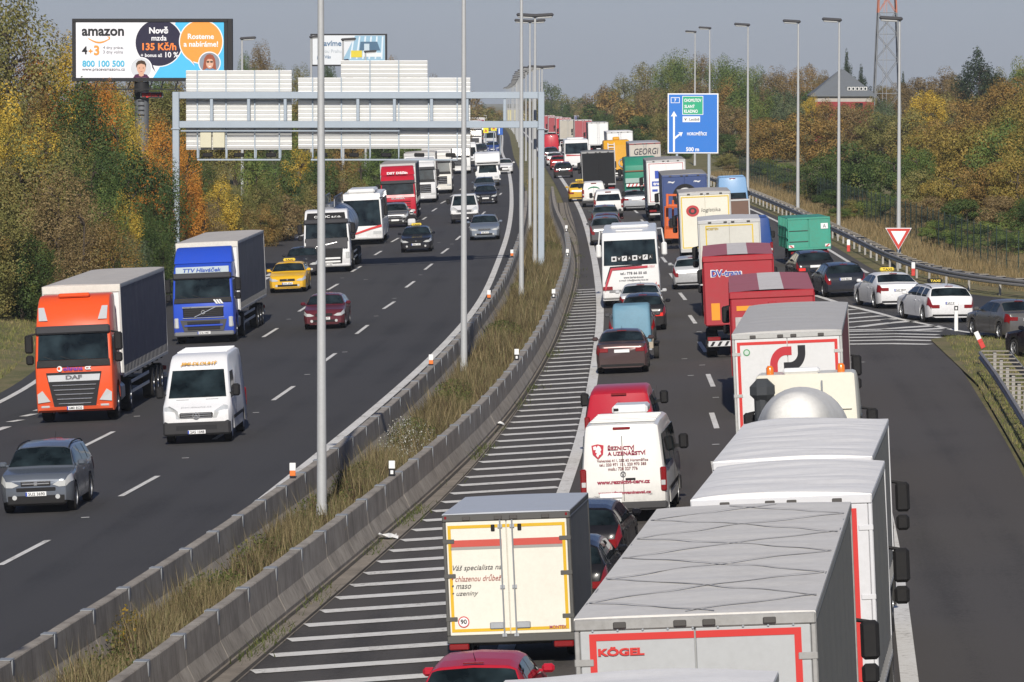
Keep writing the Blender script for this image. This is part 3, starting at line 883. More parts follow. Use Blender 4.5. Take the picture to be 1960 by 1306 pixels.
def sign_back(px0, px1, py0, py1, bars, dy=0.45):
    x0, z1 = PY(px0, py0); x1, z0 = PY(px1, py1)
    x0 -= gant_o.x; x1 -= gant_o.x; z0 -= gant_o.z; z1 -= gant_o.z
    n = max(2, int(round((z1 - z0) / 0.235))); hgt = (z1 - z0) / n
    mb = MB(); mb.box(x0, x1, dy + .03, dy + .06, z0, z1)
    p = mb.build('sign_panel', PANELM, gant, smooth=0)
    for i in range(n):
        s = MB(); a = z0 + i * hgt
        v = [(x0, dy + .028, a + .03), (x0, dy - .03, a + .055), (x0, dy - .10, a + hgt - .035), (x0, dy + .028, a + hgt - .03)]
        w = [(x1, q[1], q[2]) for q in v]
        s.add(v + w, [(0, 1, 2, 3), (7, 6, 5, 4), (0, 4, 5, 1), (1, 5, 6, 2), (2, 6, 7, 3), (3, 7, 4, 0)])
        s.build('slat', PANELM, p, smooth=0)
    for b in bars:
        bx, _ = PY(b, 200); bx -= gant_o.x
        MB().box(bx - .035, bx + .035, dy - .17, dy - .105, z0 - (0.45 if py1 > 250 else 0), z1).build('support_bar', GREY, p, smooth=0)
    return p
sign_back(355, 558, 135, 287, (377, 432, 487, 534))
sign_back(570, 900, 149, 285, (598, 653, 708, 763, 820, 875))
sign_back(652, 818, 116, 148.4, (708, 763))
for (a, b) in ((383, 404.5), (407, 430)):
    gbox('cabinet', a, b, 254, 283, -0.02, 0.26, paint((0.60, 0.57, 0.42), 0.6, 0, 0.08))
gbox('conduit', 346, 765, 249.5, 252, -0.05, 0.0, GREY, 0.005)
for (a, b) in ((379, 538), (596, 876)):
    gbox('lamp_rail', a, b, 304, 307, -0.75, -0.68, GREY, 0.005)
    for px in ((380, 434, 490, 537) if a < 500 else (598, 653, 708, 763, 820, 875)):
        x, z1 = PY(px, 286); _, z0 = PY(px, 306); x -= gant_o.x
        mb = MB(); mb.tube([(x, 0.33, z1 - gant_o.z), (x, 0.2, z0 - gant_o.z + .1), (x, -0.7, z0 - gant_o.z + .02)], 0.03)
        mb.build('lamp_bracket', GREY, gant)
for px in (399, 459, 520, 618, 678, 740, 803, 863):
    x, z = PY(px, 297); x -= gant_o.x; z -= gant_o.z
    mb = MB(); mb.rbox(x - .27, x + .27, -0.85, -0.6, z - .09, z + .12, 0.04)
    mb.build('floodlight', BLACK(), gant)
# ------------------------------------------------------------------ large billboard
def bb(px, py, Y):
    x, z = PY(px, py, Y); return x, z
BY = 162.0 * K
bx0, bz1 = bb(138, 36, BY); bx1, bz0 = bb(441, 156, BY)
bxm, _ = bb(270, 100, BY)
big = empty('billboard', 'large hiring billboard with speech bubbles on a black column among autumn trees', 'billboard', loc=(bxm, BY, tz(bxm, BY)))
bo = big.location.copy()
def BB(px, py):
    x, z = bb(px, py, BY); return (x - bo.x, z - bo.z)
FR = plastic((0.02, 0.02, 0.022), 0.5)
def bbox(name, a, b, c, d, y0, y1, m, ch=0.02, f=BB, par=None):
    x0, z1 = f(a, c); x1, z0 = f(b, d)
    return MB().rbox(x0, x1, y0, y1, z0, z1, ch).build(name, m, par or big, smooth=0)
bbox('frame', 138, 445, 36, 156, 0.02, 0.9, FR)
bbox('rim', 138, 436, 36, 42.5, -0.08, 0.02, FR); bbox('rim', 138, 436, 149.5, 156, -0.08, 0.02, FR)
bbox('rim', 138, 145, 42.6, 149.4, -0.08, 0.02, FR); bbox('rim', 429, 436, 42.6, 149.4, -0.08, 0.02, FR)
bbox('poster', 145.2, 428.8, 42.7, 149.3, -0.01, 0.015, flat((0.76, 0.76, 0.80)), 0.002)
SCL = (BB(200, 0)[0] - BB(100, 0)[0]) / 100.0
def bpoly(par, f, pts, mat, name='print', y=-0.012, t=0.003):
    q = [f(a, b) for a, b in pts]
    return poly(par, [(x, z) for x, z in q], (0, y, 0), 'R', mat, name, 0.0, t)
CYAN = flat((0.06, 0.45, 0.75)); NAVY = flat((0.022, 0.02, 0.045)); ORNG = flat((0.78, 0.30, 0.04)); WH = flat((0.78, 0.78, 0.8))
bpoly(big, BB, [(293, 149.2), (324, 100), (336, 42.8), (428.6, 42.8), (428.6, 149.2)], CYAN, y=-0.013)
def circ(cx, cy, r, n=40, a0=0, a1=360):
    return [(cx + r * math.cos(math.radians(a0 + (a1 - a0) * k / n)), cy + r * math.sin(math.radians(a0 + (a1 - a0) * k / n))) for k in range(n + (0 if a1 - a0 == 360 else 1))]
def clipped(cx, cy, r, ymin=42.8):
    return [(x, max(y, ymin)) for x, y in circ(cx, cy, r)]
def bub(cx, cy, r, tail):
    pts = []
    for k in range(48):
        a = 2 * math.pi * k / 48
        x, y = cx + r * math.cos(a), cy + r * math.sin(a)
        pts.append((x, max(y, 42.8)))
        if k == tail[0]:
            pts.append(tail[1])
    return pts
bpoly(big, BB, bub(304, 82, 46.5, (14, (295, 143))), WH, y=-0.018)
bpoly(big, BB, bub(304, 82, 44.5, (14, (298, 139))), NAVY, y=-0.023)
bpoly(big, BB, bub(385, 80, 42.5, (15, (373, 127))), WH, y=-0.028)
bpoly(big, BB, bub(385, 80, 40.5, (15, (372, 123))), ORNG, y=-0.033)
def btext(s, px, py, wpx, mat, y=-0.04, bold=0.0, f=BB, par=None, shear=0, scl=None, hpx=None, name='lettering'):
    x, z = f(px, py)
    k = scl or SCL
    return text(par or big, s, (x, y, z), width=wpx * k, height=(hpx * k if hpx else None), face='R', mat=mat, bold=bold, shear=shear, proud=0.0, name=name)
BLK = INK()
btext('amazon', 197, 62, 81, BLK, bold=0.03)
sm = [(169 + 42 * t, 73 + 7 * math.sin(math.pi * t)) for t in np.linspace(0, 1, 14)] + [(169 + 42 * t, 74.5 + 8.8 * math.sin(math.pi * t)) for t in np.linspace(1, 0, 14)]
bpoly(big, BB, sm, ORNG, y=-0.03); bpoly(big, BB, [(205, 70), (211, 70.5), (209, 77), (207, 76), (208.5, 72.5)], ORNG, y=-0.034)
btext('4', 162, 96.5, 10.5, BLK, bold=0.03); btext('+', 173.5, 98, 8, ORNG, bold=0.04); btext('3', 185, 96.5, 10.5, ORNG, bold=0.03)
GR = flat((0.12, 0.12, 0.13))
btext('4 dny práce,', 217, 92, 39, GR); btext('3 dny volna', 216.5, 100.5, 38, GR)
btext('800 100 500', 198, 122, 81, flat((0.05, 0.42, 0.62)), bold=0.03)
btext('www.pracevamazonu.cz', 198, 134.5, 82, BLK)
btext('Nově', 304, 58, 37, WH, bold=0.035); btext('mzda', 304.5, 73, 29, WH, bold=0.02)
btext('135 Kč/h', 305, 89, 65, flat((0.85, 0.22, 0.03)), bold=0.03); btext('+ bonus až', 290, 106, 41, WH, bold=0.02); btext('10 %', 329, 105, 25, WH, bold=0.02)
btext('Rosteme', 384.5, 70, 50, WH, bold=0.025); btext('a nabíráme!', 384.5, 84.5, 66, WH, bold=0.025)
SK = flat((0.62, 0.36, 0.25)); HB = flat((0.06, 0.035, 0.02)); HR = flat((0.28, 0.06, 0.02))
bpoly(big, BB, clipped(270, 131, 21.5) and [(x, min(y, 149.2)) for x, y in circ(270, 131, 21.5)], WH, y=-0.036)
bpoly(big, BB, [(x, min(y, 149.1)) for x, y in circ(270, 131, 19.5)], flat((0.55, 0.57, 0.6)), y=-0.04)
bpoly(big, BB, [(255, 149), (259, 143), (270, 140.5), (281, 143), (286, 149)], flat((0.08, 0.02, 0.06)), y=-0.044)
bpoly(big, BB, [(265.5, 138), (275.5, 138), (275, 145), (270.5, 147), (266, 145)], SK, y=-0.047)
bpoly(big, BB, [(270.5 + 8.5 * math.cos(t), 130.5 + 11.5 * math.sin(t)) for t in np.linspace(0, 2 * math.pi, 24, endpoint=False)], SK, y=-0.05)
bpoly(big, BB, [(261, 130), (260.5, 122), (264, 117), (271, 115.5), (277, 117.5), (280, 123), (279.5, 130), (277, 124), (270, 122), (264, 124)], HB, y=-0.053)
for ex in (267, 274.5):
    bpoly(big, BB, [(ex - 1.6, 130.5), (ex, 129.6), (ex + 1.6, 130.5), (ex, 131.2)], HB, y=-0.055)
bpoly(big, BB, [(267.5, 137), (270.5, 136.4), (273.5, 137), (270.5, 138)], flat((0.4, 0.12, 0.1)), y=-0.055)
bpoly(big, BB, [(x, min(y, 149.2)) for x, y in circ(401, 120.5, 21.5)], WH, y=-0.037)
bpoly(big, BB, circ(401, 120.5, 19.5), flat((0.22, 0.25, 0.3)), y=-0.041)
bpoly(big, BB, [(388, 134), (391, 112), (396, 105), (402, 103.5), (408, 106), (412, 114), (414, 133)], HR, y=-0.045)
bpoly(big, BB, [(389, 135), (396, 131), (401, 133), (407, 131), (414, 135), (408, 138.6), (395, 138.6)], flat((0.1, 0.25, 0.4)), y=-0.048)
bpoly(big, BB, [(401.5 + 7 * math.cos(t), 121 + 10.5 * math.sin(t)) for t in np.linspace(0, 2 * math.pi, 24, endpoint=False)], SK, y=-0.051)
bpoly(big, BB, [(393.5, 119), (394, 111), (400, 107.5), (408, 110), (409.5, 119), (406, 113.5), (398, 113)], HR, y=-0.054)
for ex in (398, 405):
    bpoly(big, BB, [(ex - 2.7, 117), (ex + 2.7, 117), (ex + 2.2, 120.4), (ex - 2.2, 120.4)], HB, y=-0.056)
bpoly(big, BB, [(398, 126), (401.5, 126.8), (405, 126), (401.5, 128.8)], WH, y=-0.056)
cx0, _ = BB(255, 0); cx1, _ = BB(284, 0); cm = (cx0 + cx1) / 2
MB().cyl((cm, 0.5, -1.5), (cm, 0.5, BB(0, 190)[1]), 0.46, 0.46, 24).build('column', paint((0.14, 0.15, 0.16), 0.5, 0.2, 0.1), big)
MB().cyl((cm, 0.5, BB(0, 190)[1]), (cm, 0.5, BB(0, 156.5)[1]), 0.48, 0.48, 24).build('column_head', FR, big)
for k in range(4):
    zz = BB(0, 193 + 9 * k)[1]
    MB().box(cm - .2, cm + .2, 0.5 - .52, 0.5 - .45, zz - .03, zz + .03).build('rung', FR, big, smooth=0)
bbox('sign_plate', 269, 313, 176.5, 188, -0.25, -0.1, plastic((0.5, 0.5, 0.5)), 0.1); bbox('sign_plate', 271, 311, 178, 186.5, -0.27, -0.255, FR, 0.05)
btext('BigBoard', 291, 182.3, 36, flat((0.75, 0.03, 0.03)), y=-0.285, bold=0.01)
bbox('catwalk', 190, 345, 170, 172, -1.0, -0.3, FR, 0.01)
for px in (150, 186, 219, 249, 291, 312, 340):
    x, z1 = BB(px, 156.5); _, z0 = BB(px, 171)
    MB().tube([(x, 0.1, z1), (x - .1, -0.4, z0 + .1), (x - .1, -0.9, z0)], 0.045).build('bracket', FR, big)
# ------------------------------------------------------------------ small billboard farther off
SY = 300.0 * K
sx, sz = bb(668, 97, SY)
sm_ = empty('billboard', 'smaller pale billboard with a glass building behind the gantry signs', 'billboard', loc=(sx, SY, tz(sx, SY)))
so = sm_.location.copy()
def SB(px, py):
    x, z = bb(px, py, SY); return (x - so.x, z - so.z)
SK2 = (SB(200, 0)[0] - SB(100, 0)[0]) / 100
bbox('frame', 594, 741, 65, 127, 0.0, 0.8, FR, 0.02, SB, sm_)
bbox('poster', 598, 737, 68, 124, -0.02, -0.002, flat((0.62, 0.65, 0.68)), 0.002, SB, sm_)
bpoly(sm_, SB, [(654, 119), (680, 68.5), (736.6, 68.5), (736.6, 118)], flat((0.25, 0.42, 0.55)), y=-0.03)
for k in range(6):
    bpoly(sm_, SB, [(676 + 11 * k, 70), (679 + 11 * k, 70), (672 + 12 * k, 113), (669 + 12 * k, 113)], flat((0.6, 0.68, 0.74)), y=-0.035)
bpoly(sm_, SB, [(690, 80), (722, 80), (728, 97), (688, 97)], flat((0.05, 0.12, 0.2)), y=-0.04)
bpoly(sm_, SB, [(697, 84), (707, 84), (707, 98), (697, 98)], flat((0.45, 0.55, 0.62)), y=-0.045)
bpoly(sm_, SB, [(672, 97), (693, 97), (693, 110), (672, 110)], flat((0.62, 0.50, 0.03)), y=-0.05)
bpoly(sm_, SB, [(694, 101), (730, 101), (730, 109), (694, 109)], flat((0.66, 0.7, 0.72)), y=-0.05)
bpoly(sm_, SB, [(654, 118), (658, 114), (666, 113), (671, 118)], NAVY, y=-0.05)
DB = flat((0.05, 0.13, 0.25))
btext('Stavíme', 631, 83, 45, DB, -0.06, 0.02, SB, sm_, 0, SK2); btext('novou Prahu', 631, 98, 45, flat((0.35, 0.4, 0.45)), -0.06, 0, SB, sm_, 0, SK2); btext('pro Vás', 620, 110, 26, DB, -0.06, 0.01, SB, sm_, 0, SK2)
MB().cyl((0, 0.4, -2), (0, 0.4, SB(0, 127)[1]), 0.45, 0.45, 16).build('column', FR, sm_)
# ------------------------------------------------------------------ blue direction sign
DY = 186.0 * K
dx, dz = bb(1327, 236, DY)
ds = empty('direction_sign', 'big blue direction sign with a green field and white arrows over the right roadside', 'road sign', loc=(dx, DY, zr(dx, DY)))
do = ds.location.copy()
def DS(px, py):
    x, z = bb(px, py, DY); return (x - do.x, z - do.z)
DK = (DS(200, 0)[0] - DS(100, 0)[0]) / 100
SBLUE = flat((0.012, 0.16, 0.56), 0.4); SWH = flat((0.78, 0.79, 0.8), 0.4); SGR = flat((0.01, 0.36, 0.18), 0.4)
def dpoly(pts, m, y, name='print'):
    return bpoly(ds, DS, pts, m, name, y)
bbox('sign_plate', 1278, 1375, 179, 294, 0, 0.06, SWH, 0.01, DS, ds)
dpoly([(1280.2, 181.2), (1372.8, 181.2), (1372.8, 291.8), (1280.2, 291.8)], SBLUE, -0.006)
def frame_px(x0, x1, y0, y1, fill, edge, y):
    dpoly([(x0, y0), (x1, y0), (x1, y1), (x0, y1)], edge, y)
    dpoly([(x0 + 1.1, y0 + 1.1), (x1 - 1.1, y0 + 1.1), (x1 - 1.1, y1 - 1.1), (x0 + 1.1, y1 - 1.1)], fill, y - .006)
frame_px(1284, 1301, 186.5, 197.5, SBLUE, SWH, -0.012)
def dtext(s, px, py, w, m, y=-0.03, bold=0.03, h=None):
    return btext(s, px, py, w, m, y, bold, DS, ds, 0, DK, h)
dtext('7', 1292.5, 192, 4, SWH)
frame_px(1306, 1346, 184, 220, SGR, SWH, -0.012)
dtext('CHOMUTOV', 1326, 192.3, 33, SWH, h=6.5); dtext('SLANÝ', 1320, 203.3, 20, SWH, h=7.5); dtext('KLADNO', 1322.5, 213.2, 26, SWH, h=6.5)
dpoly([(1306.5, 223), (1340, 223), (1340, 234), (1306.5, 234)], SWH, -0.012)
dtext('Letiště', 1329, 228.5, 19, BLK, -0.02, 0.01); dpoly([(1309, 226), (1312, 228), (1316, 226), (1313, 229), (1312, 232), (1311, 229)], BLK, -0.02)
dpoly([(1288.2, 291), (1288.2, 223), (1284, 223), (1290, 213), (1296, 223), (1291.8, 223), (1291.8, 262), (1301, 255.5), (1297.5, 253.5), (1307, 253.5), (1303.5, 262), (1302, 258.5), (1291.8, 267), (1291.8, 291)], SWH, -0.012)
dtext('HOROMĚŘICE', 1334, 255.5, 38, SWH, h=8); dtext('500 m', 1325.5, 286, 25, SWH, h=8)
for px in (1296, 1357):
    x, z1 = DS(px, 185)
    MB().rbox(x - .09, x + .09, 0.07, 0.25, -0.5, z1, 0.02).build('post', GREY, ds, smooth=0)
# give way sign
p = G(1720, 512); YW = p.y - 0.6
yx, yz = bb(1719.5, 450, YW)
yl = empty('give_way_sign', 'red and white give way triangle in front of the lamp post by the fence', 'road sign', loc=(yx, YW, zr(yx, YW)))
def YS(px, py):
    x, z = bb(px, py, YW); return (x - yx, z - yl.location.z)
bpoly(yl, YS, [(1694.5, 436.5), (1745, 436.5), (1719.7, 480)], SWH, 'plate', 0, 0.03)
bpoly(yl, YS, [(1696.5, 437.8), (1743, 437.8), (1719.7, 478)], flat((0.50, 0.035, 0.02)), 'print', -0.035)
bpoly(yl, YS, [(1705, 442.5), (1734.5, 442.5), (1719.7, 468.5)], SWH, 'print', -0.042)
MB().box(-0.03, 0.03, 0.03, 0.12, YS(0, 470)[1], YS(0, 440)[1]).build('clamp', GREY, yl, smooth=0)
MB().cyl((0, 0.08, -0.3), (0, 0.08, YS(0, 445)[1]), 0.035, 0.035, 8).build('post', GREY, yl)
# far signs beyond the gantry
def far_sign(px, py, w, h, Y, col, label, inner):
    Y = Y * K
    x, z = bb(px, py, Y); k = Y / F
    t = empty('road_sign', label, 'road sign', loc=(x, Y, zr(x, Y)))
    z -= t.location.z
    MB().rbox(-w * k / 2, w * k / 2, -0.03, 0.03, z - h * k / 2, z + h * k / 2, 0.02).build('plate', flat(col), t, smooth=0)
    poly(t, [(a * w * k, z + b * h * k) for a, b in inner], (0, -0.036, 0), 'R', flat((0.5, 0.1, 0.05)) if col[0] > .5 else SWH, 'print', 0)
    MB().cyl((0, 0.05, -1), (0, 0.05, z), 0.06, 0.06, 8).build('post', GREY, t)
tri = [(-.32, -.25), (.32, -.25), (0, .3)]
far_sign(930, 250, 10, 10, 330, (0.75, 0.68, 0.02), 'smaller of two yellow warning signs on the far median', tri)
far_sign(945, 245.5, 11, 10.5, 320, (0.75, 0.68, 0.02), 'higher yellow warning sign left of the blue far sign', tri)
far_sign(957.5, 251, 10, 15, 318, (0.012, 0.10, 0.42), 'small blue lane sign on the far median', [(-.3, -.35), (-.1, -.35), (-.1, .35), (-.3, .35)])
far_sign(1100, 243, 9, 16, 430, (0.7, 0.7, 0.7), 'small far warning sign among the red trucks', tri)
# ------------------------------------------------------------------ fence behind the slip road
FEN = plastic((0.03, 0.05, 0.042), 0.7)
fp = smooth_path([(a, b * K) for a, b in [(52, 93.5), (40, 100), (32, 105), (27, 110), (24.2, 115), (23.4, 122), (23.0, 135), (22.2, 155), (21.2, 180), (19.5, 215)]], 3.0)
fen = empty('wire_fence', 'dark green wire fence on posts between the slip road and the bushes', 'fence', loc=(fp[0][0], fp[0][1], tz(*fp[0])))
fo = fen.location.copy()
for i, (x, y) in enumerate(fp):
    z = tz(x, y)
    MB().rbox(x - .025 - fo.x, x + .025 - fo.x, y - .025 - fo.y, y + .025 - fo.y, z - .3 - fo.z, z + 2.05 - fo.z, 0.01).build('post', FEN, fen, smooth=0)
    if i + 1 < len(fp):
        x2, y2 = fp[i + 1]; z2 = tz(x2, y2); mb = MB()
        a = Vector((x, y, z)) - fo; b = Vector((x2, y2, z2)) - fo
        for k in range(1, 10):
            q = a.lerp(b, k / 10); mb.cyl(q + Vector((0, 0, .08)), q + Vector((0, 0, 1.95)), 0.006, 0.006, 3, caps=False)
        for k in range(5):
            u = Vector((0, 0, .1 + k * .45)); mb.cyl(a + u, b + u, 0.007, 0.007, 3, caps=False)
        mb.build('mesh_panel', FEN, fen, smooth=0)
# ------------------------------------------------------------------ house, lattice tower, far shed
HY = 300.0 * K
hx, hz = bb(1615, 183, HY)
hs = empty('house', 'house with grey hipped roof and red lower wall behind the trees', 'house', loc=(hx, HY, tz(hx, HY)))
hz -= hs.location.z
mb = MB(); mb.box(-3.4, 3.4, 0.4, 8, -2, hz - .05); mb.build('wall', paint((0.40, 0.37, 0.33), 0.8), hs, smooth=0)
mb = MB(); mb.box(-3.42, 3.6, 0.36, 0.398, -2, hz - .75); mb.build('facing', paint((0.26, 0.02, 0.025), 0.7), hs, smooth=0)
ROOFM = paint((0.13, 0.145, 0.16), 0.7, 0, 0.15)
mb = MB(); ap = hz + 3.1
mb.add([(-3.95, 0, hz), (3.95, 0, hz), (3.95, 8.4, hz), (-3.95, 8.4, hz), (-0.2, 4.0, ap), (0.3, 4.4, ap), (-3.95, 0, hz - .12), (3.95, 0, hz - .12), (3.95, 8.4, hz - .12), (-3.95, 8.4, hz - .12)], [(0, 1, 5, 4), (1, 2, 5), (2, 3, 4, 5), (3, 0, 4), (0, 6, 7, 1), (1, 7, 8, 2), (2, 8, 9, 3), (3, 9, 6, 0), (6, 9, 8, 7)])
mb.build('roof', ROOFM, hs, smooth=0)
MB().box(0.35, 2.9, 0.75, 2.6, hz + .55, hz + 1.1).build('dormer', ROOFM, hs, smooth=0)
for k in range(5):
    w = MB(); x = 0.5 + k * .48; w.box(x, x + .4, 0.70, 0.745, hz + .6, hz + 1.0); wd = w.build('window', flat((0.7, 0.7, 0.68)), hs, smooth=0)
    MB().box(x + .08, x + .32, 0.68, 0.698, hz + .66, hz + .94).build('pane', glass(), wd, smooth=0)
wd = MB().box(1.4, 2.3, 0.32, 0.355, hz - 1.6, hz - .9).build('window', glass(), hs, smooth=0)
TY = 330.0 * K
tx, tz0 = bb(1697, 222, TY)
tw = empty('lattice_tower', 'tall steel lattice tower with orange red upper section behind the trees', 'tower', loc=(tx, TY, tz(tx, TY)))
LAT = paint((0.22, 0.23, 0.24), 0.6, 0.3); ORL = paint((0.50, 0.17, 0.10), 0.6)
def tw_w(z): return max(1.85 - z * 0.042, 0.8)
lo = MB(); hi = MB(); zs = [0, 5.0, 9.4, 12.8, 15.6, 19.0, 21.5, 24.2, 27.2, 30.0]
for a, b in zip(zs[:-1], zs[1:]):
    mbx = lo if b < 16 else hi
    wa, wb = tw_w(a), tw_w(b)
    ca = [(-wa, -wa), (wa, -wa), (wa, wa), (-wa, wa)]; cb = [(-wb, -wb), (wb, -wb), (wb, wb), (-wb, wb)]
    for k in range(4):
        k2 = (k + 1) % 4
        mbx.cyl((*ca[k], a), (*cb[k], b), 0.10, 0.09, 6)
        mbx.cyl((*ca[k], a), (*cb[k2], b), 0.04, 0.04, 5); mbx.cyl((*ca[k2], a), (*cb[k], b), 0.04, 0.04, 5)
        mbx.cyl((*cb[k], b), (*cb[k2], b), 0.04, 0.04, 5)
    for zz in np.arange(a, b, 1.1):
        w = tw_w(zz); mbx.cyl((-w * .4, -w, zz), (-w * .1, -w, zz), .03, .03, 4)
    mbx.cyl((-wa * .4, -wa, a), (-wb * .4, -wb, b), .04, .04, 4); mbx.cyl((-wa * .1, -wa, a), (-wb * .1, -wb, b), .04, .04, 4)
lo.build('lower_frame', LAT, tw); hi.build('upper_frame', ORL, tw)
wx, wz = bb(995, 222, 900 * K)
wh = empty('warehouse', 'long pale yellow building at the far end of the motorway', 'building', loc=(wx, 900 * K, zr(wx, 900 * K)))
MB().box(-4.5, 4.5, 0, 14, -2, wz + 2.2 - wh.location.z).build('wall', paint((0.62, 0.55, 0.25), 0.8), wh, smooth=0)
MB().box(-4.7, 4.7, -.2, 14.2, wz + 2.2 - wh.location.z, wz + 2.6 - wh.location.z).build('roof', paint((0.4, 0.38, 0.34), 0.8), wh, smooth=0)
# ------------------------------------------------------------------ autumn haze in the air
mb = MB(); mb.box(-1400, 1400, -60, 9000, -85, 95)
hz_m = bpy.data.materials.new('haze'); hz_m.use_nodes = True
for n in list(hz_m.node_tree.nodes):
    if n.type != 'OUTPUT_MATERIAL': hz_m.node_tree.nodes.remove(n)
pv = hz_m.node_tree.nodes.new('ShaderNodeVolumePrincipled'); pv.inputs['Color'].default_value = (0.86, 0.92, 1.0, 1); pv.inputs['Density'].default_value = HAZE
pv.inputs['Anisotropy'].default_value = 0.0
hz_m.node_tree.links.new(pv.outputs[0], hz_m.node_tree.nodes['Material Output'].inputs['Volume'])
haze = mb.build('haze', hz_m, smooth=0); haze['kind'] = 'stuff'
for px, py in ((262, 798), (355, 878), (163, 992), (400, 617), (553, 612), (660, 675), (755, 572), (840, 465), (865, 468), (720, 606), (805, 527), (700, 536), (655, 533), (588, 718), (490, 791), (1264, 590), (1322, 720), (1370, 762), (1370, 852), (1338, 636), (1344, 700), (1310, 688)):
    q = G(px, py); mark(road_l if px < 1000 else road_r, 'lane_stud', (q.x - .10, q.y, 0), (q.x + .10, q.y, 0), 0.16, 0.02)
# ------------------------------------------------------------------ vehicles: common parts
WH_CACHE = {}
def wheel_meshes(r, w, truck):
    k = (round(r, 2), round(w, 2), truck)
    if k not in WH_CACHE:
        ri = r * (0.58 if truck else 0.66)
        t = MB(); h = w / 2
        t.lathe([(-h, ri), (-h, r * .93), (-h * .75, r), (h * .75, r), (h, r * .93), (h, ri)], (0, 0, 0), 'x', 22)
        tm = t.mesh('tyre'); tm.materials.append(RUBBER())
        m = MB()
        m.lathe([(-h * .6, 0.001), (-h * .6, ri)], (0, 0, 0), 'x', 22, 1); m.lathe([(h * .6, ri), (h * .6, 0.001)], (0, 0, 0), 'x', 22, 1)
        for sd in (-1, 1):
            m.lathe([(sd * h * .95, ri), (sd * h * .95, ri * .86), (sd * h * .62, ri * .82)], (0, 0, 0), 'x', 22, 0)
            m.lathe([(sd * h * .62, ri * .24), (sd * h * (1.1 if truck else .8), ri * .2), (sd * h * (1.1 if truck else .8), 0.001)], (0, 0, 0), 'x', 12, 0)
            for q in range(5 if not truck else 8):
                a = 2 * math.pi * q / (5 if not truck else 8)
                u = Vector((0, math.cos(a), math.sin(a))); p = Vector((0, -math.sin(a), math.cos(a)))
                x = sd * h * .78
                c0, c1 = ri * .2, ri * .86
                wd = ri * .11
                m.add([Vector((x, 0, 0)) + u * c0 + p * wd, Vector((x, 0, 0)) + u * c1 + p * wd, Vector((x, 0, 0)) + u * c1 - p * wd, Vector((x, 0, 0)) + u * c0 - p * wd], [(0, 1, 2, 3)], 0)
        rm = m.mesh('rim'); rm.materials.append(paint((0.45, 0.46, 0.47), 0.35, 0.5, 0.15)); rm.materials.append(BLACK())
        WH_CACHE[k] = (tm, rm)
    return WH_CACHE[k]
def wheels(root, xs, ys, r=0.32, w=0.22, truck=False):
    tm, rm = wheel_meshes(r, w, truck)
    for y in ys:
        for s in (-1, 1):
            o = link('wheel', tm, root, (s * xs, y, r))
            link('rim', rm, o)
def place(root, L, P, way, yaw=0.0, zs=1.0):
    """stand a vehicle of length L on the road with its near end at P; way 'away' or 'towards'"""
    t = heading(P.y + L / 2)
    if yaw:
        t = Matrix.Rotation(yaw, 3, 'Z') @ t
    c = Vector(P) + t * (L / 2)
    z = zr(c.x, c.y)
    zf = zr(c.x + t.x * 1.5, c.y + t.y * 1.5); zb = zr(c.x - t.x * 1.5, c.y - t.y * 1.5)
    f = Vector((t.x, t.y, (zf - zb) / 3.0)).normalized()
    rt = Vector((t.y, -t.x, 0)).normalized()
    za = zr(c.x + rt.x, c.y + rt.y); zc = zr(c.x - rt.x, c.y - rt.y)
    rt = Vector((rt.x, rt.y, (za - zc) / 2.0)).normalized()
    if way == 'towards':
        f = -f; rt = -rt
    up = rt.cross(f).normalized(); rt = f.cross(up)
    root.matrix_world = Matrix(((rt.x, f.x, up.x, c.x), (rt.y, f.y, up.y, c.y), (rt.z, f.z, up.z, z + 0.004), (0, 0, 0, 1))) @ Matrix.Diagonal((1, 1, zs, 1))
    return root
def plate(root, y, z, s=None, face='F', x=0.0, w=0.52, tilt=0.0):
    sg = 1 if face == 'F' else -1
    p = MB().rbox(x - w / 2, x + w / 2, y - 0.012, y + 0.012, z - .056, z + .056, .008).build('number_plate', PLATE(), root, smooth=0)
    if s:
        ex = x + (w / 2 - .02) * (1 if face == 'F' else -1)
        MB().box(ex - .02, ex + .02, y - .014, y + .014, z - .05, z + .05).build('country_strip', flat((0.01, 0.05, 0.35)), p, smooth=0)
        text(p, s, (x - 0.015 * sg, y + sg * .0125, z), width=w * .80, height=.078, face=face, mat=INK(), bold=0.02, proud=0.002)
    return p
def mirrors(root, x, y, z, col, w=0.2, h=0.14):
    for s in (-1, 1):
        m = MB(); m.rbox(s * (x + .04), s * (x + .04 + w), y - .06, y + .05, z - h / 2, z + h / 2, .04); m.box(s * x * .93, s * (x + .06), y - .03, y + .03, z - .05, z - .01)
        m.build('mirror', col, root)
